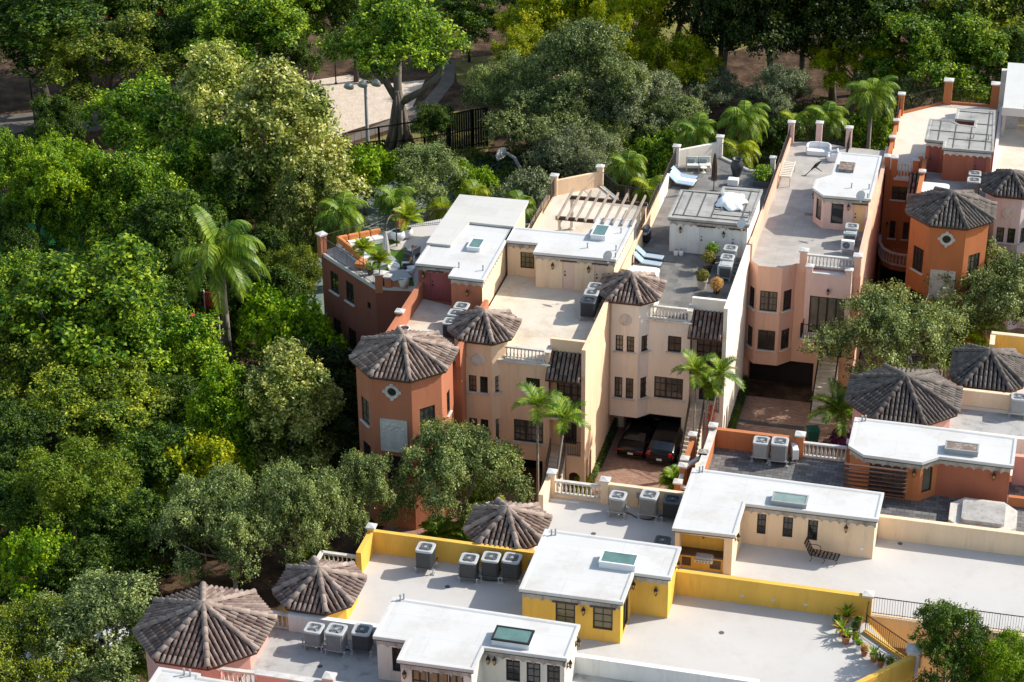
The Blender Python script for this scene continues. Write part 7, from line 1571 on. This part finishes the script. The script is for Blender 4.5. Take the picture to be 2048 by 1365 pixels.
 ('broad3', 1610, 5, 90, 14, 'shaded dark green crown at the top edge of the dark wood', 'leaf_dark_shaded'),
 ('broad2', 1720, 20, 90, 13, 'deep shaded crown between the trees of the dark wood', 'leaf_dark_shaded'),
 ('broad1', 1460, 20, 80, 14, 'shaded crown above the tall straight trunk of the glade', 'leaf_dark_shaded'),
]
for (key, px, py, rp, H, lab, leaf) in exec_trees:
    if lab is None: continue
    bark = 'bark_dark' if leaf == 'leaf_dark' else ('bark_pale' if key.startswith('oak') else 'bark')
    tree(key, px, py, rp, H, lab, leaf, name='bush' if key.startswith('bush') and H < 5.2 else ('oak_tree' if key.startswith('oak') else 'tree'), cat='bush' if key.startswith('bush') and H < 5.2 else 'tree', bark=bark)
# thick-trunked banyan with forked limbs
q = at(800, 292, 0); t = thing('banyan_tree', 'thick-trunked tree with forked pale limbs beside the floodlight pole', 'tree', (q.x, q.y, 0), local=True)
b = MB(); rng = random.Random(4)
for k in range(9):
    a = 2*math.pi*k/9; b.tube([(1.15*math.cos(a), 0.9*math.sin(a), -0.1), (0.75*math.cos(a+.2), 0.6*math.sin(a+.2), 1.3), (0.45*math.cos(a+.4), 0.4*math.sin(a+.4), 3.2), (0.2*math.cos(a), 0.2*math.sin(a), 5.0)], [0.30, 0.24, 0.2, 0.15], 7)
b.tube([(0, 0, 0), (0.05, 0, 3), (-0.1, 0.2, 5.5), (0.1, 0.4, 9)], [0.55, 0.45, 0.36, 0.22], 10)
b.tube([(-0.2, 0, 4.2), (-1.6, 0.1, 6.5), (-2.4, 0.2, 9.2), (-3.0, 0.4, 10.5)], [0.32, 0.26, 0.2, 0.1], 8); b.tube([(0.3, 0, 4.0), (2.0, 0.3, 5.0), (3.6, 0.5, 6.6), (3.9, 0.6, 8)], [0.34, 0.28, 0.2, 0.1], 8)
b.tube([(0.1, 0.3, 8), (1.8, 1, 11), (2.6, 1.4, 13)], [0.25, 0.16, 0.06], 7); b.tube([(0, 0.3, 8), (-1.2, 1, 11.5), (-1.8, 1.4, 14)], [0.25, 0.16, 0.06], 7)
b.build('trunk', 'bark', t, smooth=True)
me = CROWNS['broad2'][0]; c = bpy.data.objects.new('crown', me); COL.objects.link(c); c.parent = t; q2 = at(800, 88, 11.0); c.location = (q2.x-q.x, q2.y-q.y, 11.0); c.scale = (1.1, 1.05, 1.0); swap(c, 'leaf_mid'); c.rotation_euler = (0, 0, 2.0)
# bare dark trunks seen in the glade
for px, py0, h_, ln, lab in ((1345, 110, 9, 2.2, 'leaning dark bare trunk at the left of the grass glade'), (1440, 150, 12, 0.3, 'tall straight palm-like trunk in the middle of the glade'), (1470, 88, 9, -1.0, 'forked dark trunk at the rear of the glade'), (1385, 98, 8, 1.2, 'curved dark trunk crossing the sunlit grass')):
    q = at(px, py0, 0); t = thing('tree', lab, 'tree', (q.x, q.y, 0), local=True); b = MB(); b.tube([(0, 0, 0), (ln*0.35, 0, h_*0.4), (ln, 0.3, h_)], [0.32, 0.26, 0.16], 8); b.tube([(ln*0.35, 0, h_*0.4), (ln*0.35-1.0, 0.2, h_*0.75), (ln*0.3-1.2, 0.3, h_)], [0.2, 0.14, 0.08], 7); b.build('trunk', 'bark_dark', t, smooth=True)
    c = bpy.data.objects.new('crown', CROWNS['broad1'][0]); COL.objects.link(c); c.parent = t; c.location = (ln, 1.0, h_+1.0); c.scale = (0.62, 0.62, 0.42); c.rotation_euler = (0, 0, px); swap(c, 'leaf_dark_shaded')

# ------------------------------------------------------------------ palms
def frond(P, rng, base, az, el, L_, droop, nleaf, ll, hang, wind=(0, 0)):
    """one feather leaf: arching rib with leaflets on both sides"""
    d = Vector((math.cos(az)*math.cos(el), math.sin(az)*math.cos(el), math.sin(el))); p = Vector(base); pts = [p.copy()]; K = 12
    for k in range(K):
        d = (d+Vector((wind[0]/K, wind[1]/K, -droop/K*(0.5+k/K)))).normalized(); p = p+d*(L_/K); pts.append(p.copy())
    for k in range(K): P['rib'].append((pts[k], pts[k+1], 0.03*(1-k/K)+0.008))
    for j in range(nleaf):
        u = 0.10+0.9*(j+0.5)/nleaf; i = min(K-1, int(u*K)); f = u*K-i; o = pts[i]*(1-f)+pts[i+1]*f; t = (pts[i+1]-pts[i]).normalized()
        s = t.cross(Vector((0, 0, 1))); s = Vector((1, 0, 0)) if s.length < 1e-3 else s.normalized(); up = s.cross(t)
        l_ = ll*(0.55+0.9*math.sin(math.pi*min(1, u*0.92+0.08)))*rng.uniform(0.85, 1.15)*0.8
        for sg in (-1, 1):
            e = (s*sg*0.75+t*0.6+up*rng.uniform(0.0, 0.35)-Vector((0, 0, hang*rng.uniform(0.7, 1.2)))).normalized(); m_ = (s*sg*0.8+t*0.55+up*0.3-Vector((0, 0, hang*0.3))).normalized()
            P['leaf'].append((o, o+m_*(l_*0.5), o+m_*(l_*0.5)+e*(l_*0.55), t))
def palm_mesh(name, fronds, mat_, wd):
    vs, fs = [], []
    for (a, m_, e, t) in fronds['leaf']:
        w_ = t*wd; o = len(vs); vs += [a-w_*0.5, a+w_*0.5, m_+w_, m_-w_, e]; fs += [(o, o+1, o+2, o+3), (o+3, o+2, o+4)]
    for (a, c, r) in fronds['rib']:
        d = (c-a).normalized(); s = d.cross(Vector((0, 0, 1))); s = Vector((1, 0, 0)) if s.length < 1e-3 else s.normalized(); u = s.cross(d); o = len(vs)
        for p in (a, c): vs += [p+s*r, p+u*r, p-s*r, p-u*r]
        fs += [(o, o+1, o+5, o+4), (o+1, o+2, o+6, o+5), (o+2, o+3, o+7, o+6), (o+3, o, o+4, o+7)]
    me = bpy.data.meshes.new(name); me.from_pydata([tuple(v) for v in vs], [], fs); me.materials.append(M[mat_]); me.update(); return me
def palm(label, loc, h_, n, L_, droop, ll, hang, mat_='leaf_palm', r0=0.14, el=(0.0, 1.2), wind=(0, 0), nleaf=34, seed=1, lean=(0, 0), shaft=True, name='palm_tree', cat='palm tree', wd=0.028, group=None):
    rng = random.Random(seed); t = thing(name, label, cat, loc, 0, group, local=True); top = (lean[0], lean[1], h_); P = {'rib': [], 'leaf': []}
    for k in range(n):
        frond(P, rng, top, k*2.39996+rng.uniform(-.2, .2), el[0]+(el[1]-el[0])*((k+0.5)/n), L_*rng.uniform(0.85, 1.1), droop*rng.uniform(0.8, 1.2), nleaf, ll, hang, wind)
    o = bpy.data.objects.new('crown', palm_mesh('palm_crown', P, mat_, wd)); COL.objects.link(o); o.parent = t
    if not shaft and h_ > 2.5:
        D_ = {'rib': [], 'leaf': []}
        for k in range(4): frond(D_, rng, (top[0], top[1], top[2]-0.1), k*1.7+rng.random(), -0.75, L_*0.6, 1.0, 22, ll*0.6, 1.2)
        o = bpy.data.objects.new('dead_fronds', palm_mesh('dead_fronds', D_, 'leaf_dry', wd)); COL.objects.link(o); o.parent = t
    if h_ > 0.6:
        b = MB(); b.tube([(0, 0, 0), (lean[0]*0.3, lean[1]*0.3, h_*0.45), (lean[0]*0.85, lean[1]*0.85, h_*0.88)], [r0*1.25, r0, r0*0.85], 10); b.build('trunk', 'palmbark', t, smooth=True)
        if shaft: b = MB(); b.tube([(lean[0]*0.85, lean[1]*0.85, h_*0.86), (lean[0], lean[1], h_+0.15)], [r0*1.0, r0*0.55], 8); b.build('crown_shaft', 'leaf_bright', t, smooth=True)
    return t
def palm_px(label, px, py, ztop, n, L_, droop, ll, hang, **k):
    Y = k.pop('Y', None); q = at(px, py, ztop) if Y is None else aty(px, py, Y); ztop = ztop if Y is None else q.z; ln = k.get('lean', (0, 0)); z0 = k.pop('z0', 0.0); return palm(label, (q.x-ln[0], q.y-ln[1], z0), ztop-z0, n, L_, droop, ll, hang, **k)
palm_px('big drooping windblown palm with a tall pale trunk among the left trees', 440, 505, 9.5, 20, 4.0, 2.5, 1.15, 2.2, r0=0.26, el=(-0.5, 1.45), wind=(0.5, 0.1), nleaf=84, seed=3, wd=0.022, mat_='leaf_palm')
palm_px('slim palm in front of the peach house stairs, left of a pair', 1075, 812, 5.6, 11, 1.75, 1.5, 0.55, 0.35, r0=0.08, el=(0.1, 1.3), nleaf=34, seed=5, wd=0.024, Y=-20.6, group='slim palms by the entrance stairs')
palm_px('slim palm in front of the peach house stairs, right of a pair', 1130, 838, 5.4, 10, 1.6, 1.5, 0.55, 0.35, r0=0.08, el=(0.1, 1.3), nleaf=34, seed=6, wd=0.024, Y=-20.3, lean=(0.7, 0.3), group='slim palms by the entrance stairs')
palm_px('slim palm in front of the cream house stairs, left of three', 1392, 745, 5.6, 10, 1.55, 1.6, 0.55, 0.35, r0=0.06, el=(0.0, 1.35), nleaf=34, seed=7, wd=0.024, Y=-13.0, group='slim palms by the entrance stairs')
palm_px('slim palm in front of the cream house stairs, right of three', 1440, 748, 5.6, 10, 1.6, 1.6, 0.55, 0.35, r0=0.06, el=(0.0, 1.35), nleaf=34, seed=8, wd=0.024, Y=-12.6, lean=(0.8, 0.2), group='slim palms by the entrance stairs')
palm_px('short palm wrapped in orange blossom, middle of three by the cream stairs', 1418, 775, 4.9, 9, 1.1, 1.7, 0.45, 0.4, r0=0.07, el=(0.0, 1.2), nleaf=34, seed=9, wd=0.024, Y=-12.8, lean=(0.2, 0.0), group='slim palms by the entrance stairs')
for lab, px, py, zt, n, L_, sd, m_ in (('weeping queen palm behind the cream rear terrace, left', 1395, 265, 5.5, 16, 3.4, 11, 'leaf_palm'), ('weeping queen palm behind the cream rear terrace, right', 1490, 235, 6.5, 18, 3.6, 12, 'leaf_palm'), ('bright weeping palm between the cream and pink rear terraces', 1475, 300, 4.6, 15, 3.0, 13, 'leaf_palmyel'),
    ('tall queen palm left of the orange rear terrace', 1745, 185, 8.0, 18, 3.9, 14, 'leaf_palm'), ('low queen palm behind the pink rear terrace railing', 1655, 235, 4.5, 16, 3.2, 15, 'leaf_palm'), ('fan of arching palm leaves behind the pink posts', 1590, 245, 3.6, 14, 2.8, 16, 'leaf_palmyel'), ('bright palm clump behind the orange rear terrace railing', 1915, 165, 5.2, 16, 3.0, 17, 'leaf_palmyel'), ('palm clump at the far right behind the orange posts', 1985, 185, 4.6, 14, 2.6, 18, 'leaf_palm'),
    ('weeping palm behind the peach terrace wall', 1255, 330, 4.8, 16, 2.8, 19, 'leaf_palm'), ('bright low palm behind the diagonal peach railing', 1300, 380, 4.0, 14, 2.6, 20, 'leaf_palmyel'), ('dark queen palm by the court left of the orange sofa terrace', 685, 425, 6.5, 16, 3.4, 21, 'leaf_palm'), ('arching palm with grey leaf bases beside the sofa terrace corner', 670, 462, 4.6, 12, 2.8, 22, 'leaf_palmyel'),
    ('palm rising behind the round white planters', 790, 400, 6.8, 14, 2.4, 23, 'leaf_palm'), ('yellow green palm behind the long white roof', 950, 385, 5.5, 12, 2.0, 24, 'leaf_palmyel'), ('yellow palm behind the white canopy roof, left', 885, 420, 4.8, 12, 2.2, 25, 'leaf_palmyel'), ('low palm behind the white canopy roof, right', 1040, 405, 4.6, 12, 2.0, 26, 'leaf_palm'),
    ('palm clump in the shadow left of the terracotta wing', 640, 650, 4.0, 14, 2.2, 27, 'leaf_palmyel'), ('lower palm clump left of the terracotta wing', 655, 705, 3.2, 13, 2.2, 28, 'leaf_palm')):
    palm_px(lab, px, py, zt*0.95, n+4, L_*0.7, 2.4, 0.85, 1.8, mat_=m_, r0=0.16, el=(-0.3, 1.25), nleaf=56, seed=sd, shaft=False, wd=0.022)
for lab, px, py, zt, L_, sd, m_ in (('broad-leaved palm in the bed by the green bin', 1680, 828, 2.0, 2.2, 31, 'leaf_palm'), ('palm clump in the planting beyond the white pickup, left', 1925, 680, 2.8, 2.6, 32, 'leaf_palmyel'), ('palm clump in the planting beyond the white pickup, right', 1965, 660, 3.0, 2.8, 33, 'leaf_palm'), ('small yellow palm on the brick drive by the grey turret', 1892, 715, 1.8, 0.9, 34, 'leaf_palmyel'),
    ('palm clump behind the peach house turret roof', 960, 1010, 2.4, 1.8, 35, 'leaf_palmyel'), ('small palm by the yellow parapet under the oak', 935, 1070, 1.2, 1.2, 36, 'leaf_palm'), ('palm seedling behind the small brown turret roof', 625, 1120, 2.0, 1.3, 37, 'leaf_palmyel'), ('palm leaves beside the orange stair posts', 1350, 962, 1.6, 0.9, 38, 'leaf_palm'), ('small palm in the bed beside the oak trunk', 880, 1075, 1.4, 1.3, 39, 'leaf_palm'), ('palm clump at the bottom left behind the rose turret', 265, 1330, 2.2, 1.5, 40, 'leaf_palm')):
    palm_px(lab, px, py, zt, 15, L_, 1.5, 0.6, 0.35, mat_=m_, r0=0.1, el=(0.15, 1.3), nleaf=30, seed=sd, shaft=False, wd=0.04, name='palm_clump', cat='palm')

# ------------------------------------------------------------------ terrace plants
def sprig(rng, n, r, h_, leaf, up=0.4):
    d = unit(rng.normal(size=(n, 3))); c = d*rng.uniform(0.3, 1.0, (n, 1))*np.array([r, r, h_/2])+np.array([0, 0, h_/2]); nn = unit(d*0.6+np.array([0, 0, up])+rng.normal(size=(n, 3))*0.5)
    u = unit(np.cross(nn, rng.normal(size=(n, 3)))); return c, nn, u, np.cross(nn, u), leaf*rng.uniform(0.7, 1.3, n)
def potted(label, loc, pr, ph, pm, kind, r, h_, lm, seed, n=500, leaf=0.12, group=None, stem=0.0):
    rng = np.random.default_rng(seed); t = thing('potted_plant', label, 'potted plant', loc, 0, group, local=True)
    if pr > 0:
        b = MB(); b.lathe([(pr*0.68, 0), (pr*0.95, ph*0.86), (pr*1.08, ph*0.87), (pr*1.08, ph), (pr*0.9, ph), (pr*0.88, ph*0.9)], 18); b.build('pot', pm, t); b = MB(); b.lathe([(pr*0.87, ph*0.88), (pr*0.87, ph*0.91)], 14); b.build('soil', 'soil', t)
    if kind == 'bush':
        o = bpy.data.objects.new('foliage', leaf_mesh('foliage', *sprig(rng, n, r, h_, leaf), lm)); COL.objects.link(o); o.parent = t; o.location = (0, 0, ph*0.9+stem)
        if stem > 0:
            b = MB()
            for k in range(5): a = k*1.3; b.tube([(0.05*math.cos(a), 0.05*math.sin(a), ph*0.85), (r*0.5*math.cos(a), r*0.5*math.sin(a), ph+stem+h_*0.4)], [0.02, 0.008], 5)
            b.build('stems', 'bark', t)
    else:
        P = {'rib': [], 'leaf': []}; rr = random.Random(seed)
        b = MB()
        for k in range(16):
            a = k*2.4; e = 0.4+0.9*rr.random(); l_ = h_*(0.8+0.4*rr.random()); d = Vector((math.cos(a)*math.cos(e), math.sin(a)*math.cos(e), math.sin(e))); s = Vector((-math.sin(a), math.cos(a), 0))*0.035*(h_/0.5); m_ = d*l_*0.55; tip = d*l_+Vector((0, 0, -0.18*l_)); o_ = len(b.v)
            b.add([tuple(-s*0.6), tuple(s*0.6), tuple(m_+s), tuple(m_-s), tuple(tip)], [(0, 1, 2, 3), (3, 2, 4)])
        k = b.build('foliage', lm, t); k.location = (0, 0, ph*0.9)
    return t
f4 = lambda X, Y, z=T+0.1: at(1200+X/2.415, 1000+Y/2.415, z)
PG = 'flower pots on the yellow house terrace'
for X, Y, pr, pm, kind, r, h_, lm, lab in ((1143, 610, 0.17, 'terra_pot', 'bush', 0.25, 0.4, 'leaf_dark', 'terracotta pot with a dark low plant, farthest left of the pot row'), (1190, 585, 0.19, 'terra_pot', 'spike', 0.3, 0.75, 'leaf_mid', 'terracotta pot with an upright leafy stem against the yellow wall'), (1168, 648, 0.19, 'terra_pot', 'spike', 0.4, 0.75, 'leaf_palmyel', 'terracotta pot with yellow spiky leaves'),
    (1232, 640, 0.18, 'dark_pot', 'bush', 0.25, 0.35, 'leaf_dark', 'black pot with dark leaves next to the railing'), (1247, 608, 0.18, 'terra_pot', 'bush', 0.2, 0.3, 'leaf_mid', 'terracotta pot tucked in the corner under the post'), (1186, 688, 0.22, 'terra_pot', 'spike', 0.35, 0.6, 'leaf_mid', 'wide terracotta pot with spreading spiky plant'), (1232, 690, 0.16, 'stone_pot', 'bush', 0.25, 0.4, 'leaf_yellow', 'pale pot with yellow flowering plant beside the railing'),
    (1250, 720, 0.18, 'white', 'bush', 0.2, 0.3, 'leaf_bright', 'white pot with small green plant'), (1276, 748, 0.18, 'terra_pot', 'bush', 0.22, 0.35, 'leaf_dry', 'terracotta pot with dried straw coloured plant'), (1322, 775, 0.2, 'terra_pot', 'spike', 0.3, 0.6, 'leaf_mid', 'terracotta pot with spiky plant, third from the near end'), (1354, 800, 0.19, 'terra_pot', 'spike', 0.3, 0.5, 'leaf_dark', 'terracotta pot with dark spiky plant, second from the near end'), (1398, 812, 0.17, 'terra_pot', 'bush', 0.3, 0.4, 'leaf_olive', 'terracotta pot with bushy plant, nearest to the yellow corner')):
    q = f4(X, Y); potted(lab, (q.x, q.y, T+0.06), pr, pr*1.9, pm, kind, r, h_, lm, int(X), 240, 0.1, PG)
q = at(1404, 578, T); potted('big stone pot with golden shrub on the slate terrace', (q.x, q.y, T+0.04), 0.34, 0.62, 'stone_pot', 'bush', 0.45, 0.75, 'leaf_gold', 3, 1200, 0.11)
q = at(1433, 588, T); potted('round ball of dry straw coloured twigs on the slate terrace', (q.x, q.y, T+0.04), 0.2, 0.2, 'dark_pot', 'bush', 0.46, 0.95, 'leaf_dry', 4, 1600, 0.10)
q = at(1415, 545, T); potted('tall leafy shrub with golden leaves behind the stone pot', (q.x, q.y, T+0.04), 0.3, 0.45, 'dark_pot', 'bush', 0.5, 0.8, 'leaf_gold', 6, 1000, 0.11, None, 0.3)
q = at(1424, 528, T); potted('bare-topped green shrub by the white doors', (q.x, q.y, T+0.04), 0.28, 0.4, 'dark_pot', 'bush', 0.5, 0.9, 'leaf_mid', 7, 900, 0.12, None, 0.25)
q = at(1526, 352, T+0.5); t = thing('planter_box', 'low planter box of leafy shrubs by the pink wall on the rear slate terrace', 'planter', (q.x, q.y, T+0.04), local=True)
b = MB(); b.box(-0.55, 0.55, -1.0, 1.0, 0, 0.4); b.build('box', 'ac_dark', t); rng = np.random.default_rng(8); o = bpy.data.objects.new('foliage', leaf_mesh('foliage', *sprig(rng, 1500, 0.75, 1.0, 0.14), 'leaf_bright')); COL.objects.link(o); o.parent = t; o.location = (0, 0, 0.2); o.scale = (1, 1.5, 1)
for X, Y, z_, L_, sd, lab in ((450, 420, 1.65, 0.8, 51, 'potted palm standing at the sofa side of the terracotta terrace railing'), (590, 525, 1.75, 0.85, 52, 'potted palm nearest the low crenel wall of the sofa terrace')):
    q = A1(X, Y, z0+z_); palm(lab, (q.x, q.y, z0), z_, 13, L_, 1.1, 0.4, 0.2, mat_='leaf_palmyel', r0=0.04, el=(0.1, 1.3), nleaf=20, seed=sd, wd=0.03, name='potted_palm', cat='potted plant')
q = A1(515, 640, z0); potted('leafy fern in the corner of the sofa terrace railing', (q.x, q.y, z0), 0.2, 0.3, 'dark_pot', 'spike', 0.4, 0.9, 'leaf_palm', 53)
q = A1(830, 290, z0); palm('areca palm growing from the smaller white planter', (q.x, q.y, z0+0.6), 0.4, 15, 1.3, 1.2, 0.45, 0.25, mat_='leaf_palmyel', r0=0.04, el=(0.2, 1.35), nleaf=24, seed=54, wd=0.03, shaft=False, name='potted_palm', cat='potted plant')
# orange blossom climbing the middle palm, hedges, flower beds
q = at(1412, 868, 1.5); t = thing('flowering_vine', 'orange blossom climbing the slim palm by the cream stairs', 'vine', (q.x, q.y, 0), local=True); rng = np.random.default_rng(9); n = 700; z = rng.uniform(0.1, 3.6, n); c = np.stack([0.13*rng.normal(size=n)+0.08*z, 0.13*rng.normal(size=n), z], 1); nn = unit(rng.normal(size=(n, 3))); u = unit(np.cross(nn, rng.normal(size=(n, 3)))); o = bpy.data.objects.new('blossom', leaf_mesh('blossom', c, nn, u, np.cross(nn, u), np.full(n, 0.13), 'flower_red')); COL.objects.link(o); o.parent = t
b = MB(); b.tube([(0, 0, 0), (0.15, 0, 1.8), (0.3, 0, 3.6)], 0.05, 6); b.build('stem', 'bark', t)
def hedge(label, p0, p1, w_, h_, lm, leaf=0.10, dens=420, seed=1):
    a, c = Vector((p0[0], p0[1], 0)), Vector((p1[0], p1[1], 0)); d = c-a; Ln = d.length; d /= Ln; s = Vector((-d.y, d.x, 0)); rng = np.random.default_rng(seed); n = int(dens*(Ln*(w_+2*h_)))
    u = rng.uniform(0, Ln, n); f = rng.random(n); lo = rng.uniform(-1, 1, n)*w_/2; z = np.where(f < w_/(w_+2*h_), h_, rng.uniform(0.05, h_, n)); lo = np.where(f < w_/(w_+2*h_), lo, np.sign(lo)*w_/2)
    c_ = np.outer(u, np.array(d))+np.outer(lo, np.array(s))+np.outer(z, [0, 0, 1.0])+rng.normal(size=(n, 3))*0.05; nn = unit(np.outer(np.sign(lo)*(z < h_-.01), np.array(s))+np.outer(np.where(z >= h_-.01, 1.0, 0.3), [0, 0, 1.0])+rng.normal(size=(n, 3))*0.5); uu = unit(np.cross(nn, rng.normal(size=(n, 3))))
    t = thing('hedge', label, 'hedge', (a.x, a.y, 0), local=True); o = bpy.data.objects.new('foliage', leaf_mesh('hedge', c_, nn, uu, np.cross(nn, uu), leaf*rng.uniform(.7, 1.3, n), lm)); COL.objects.link(o); o.parent = t
    b = MB(); b.obox((0, 0), (d.x*Ln, d.y*Ln), -w_*0.38, w_*0.38, 0, h_*0.9); b.build('twigs', 'bark_dark', t)
hedge('dark clipped hedge strip along the peach party wall', (8.42, -15.4), (8.42, -7.5), 0.4, 0.7, 'leaf_dark', seed=2)
hedge('bright clipped hedge beside the peach stairs', (8.1, -18.6), (8.2, -15.6), 0.8, 1.0, 'leaf_yellow', seed=3)
hedge('bright clipped hedge block beside the cream stairs', (15.3, -10.3), (15.4, -8.2), 0.6, 1.0, 'leaf_yellow', seed=4)
hedge('dark hedge strip along the white party wall of the pink drive', (15.85, -8.2), (15.85, -0.6), 0.4, 0.7, 'leaf_dark', seed=5)
hedge('purple leaved hedge at the foot of the pink house stairs', (22.5, -6.4), (24.6, -7.6), 1.4, 0.9, 'flower_purple', 0.14, 260, seed=6)
hedge('low green bed around the palm by the green bin', (23.2, -9.8), (25.4, -10.6), 1.8, 0.6, 'leaf_olive', 0.14, 260, seed=7)
hedge('green bed between the oak trunk and yellow parapet', (3.2, -35.5), (5.6, -34.6), 1.0, 0.7, 'leaf_mid', 0.14, 260, seed=8)
hedge('shrub bed behind the small brown turret roof', (-6.2, -39.0), (-3.0, -37.0), 1.2, 1.0, 'leaf_yellow', 0.16, 220, seed=9)

# ------------------------------------------------------------------ undergrowth in the wooded parts (nobody could count it)
rng = np.random.default_rng(21); polys = [[(-120, 470), (20, 620), (330, 560), (520, 520), (640, 600), (690, 700), (700, 900), (640, 1000), (330, 1160), (100, 1230), (-160, 1250)], [(380, 330), (700, 340), (1010, 300), (1240, 330), (1240, 400), (900, 420), (700, 420), (400, 420)], [(1240, 250), (1560, 220), (1640, 210), (1790, 240), (1800, 330), (1560, 330), (1240, 360)]]
pts = []
for pl in polys:
    P2 = np.array([tuple(at(x, y, 0))[:2] for x, y in pl]); lo, hi = P2.min(0), P2.max(0); n = int(34*np.prod(hi-lo)); xy = rng.uniform(lo, hi, (n, 2)); ins = np.zeros(n, bool)
    j = len(P2)-1
    for i in range(len(P2)):
        cnd = ((P2[i, 1] > xy[:, 1]) != (P2[j, 1] > xy[:, 1])) & (xy[:, 0] < (P2[j, 0]-P2[i, 0])*(xy[:, 1]-P2[i, 1])/(P2[j, 1]-P2[i, 1]+1e-12)+P2[i, 0]); ins ^= cnd; j = i
    pts.append(xy[ins])
xy = np.concatenate(pts); cl = np.sin(xy[:, 0]*0.9+2*np.sin(xy[:, 1]*0.35))*np.cos(xy[:, 1]*0.8+1.5*np.sin(xy[:, 0]*0.4)); bld = (xy[:, 0] > -12.5) & (xy[:, 1] > -24) & (xy[:, 1] < 2+ (xy[:, 0] > 8)*14) & (xy[:, 0] > -12.5+np.maximum(0, (-5.6-xy[:, 1]))*1.2)
keep = (cl > -0.55) & ~bld; xy = xy[keep]; cl = cl[keep]; n = len(xy); hgt = (cl+0.7)*0.9
c = np.concatenate([xy, (hgt*rng.uniform(0.2, 1.0, n)+0.05)[:, None]], 1); nn = unit(np.array([0, 0, 0.8])+rng.normal(size=(n, 3))*0.6); u = unit(np.cross(nn, rng.normal(size=(n, 3))))
o = bpy.data.objects.new('undergrowth', leaf_mesh('undergrowth', c, nn, u, np.cross(nn, u), 0.34*rng.uniform(0.6, 1.3, n), 'leaf_dark')); COL.objects.link(o); o['kind'] = 'stuff'; o['label'] = 'leafy undergrowth covering the ground under the trees'; o['category'] = 'undergrowth'
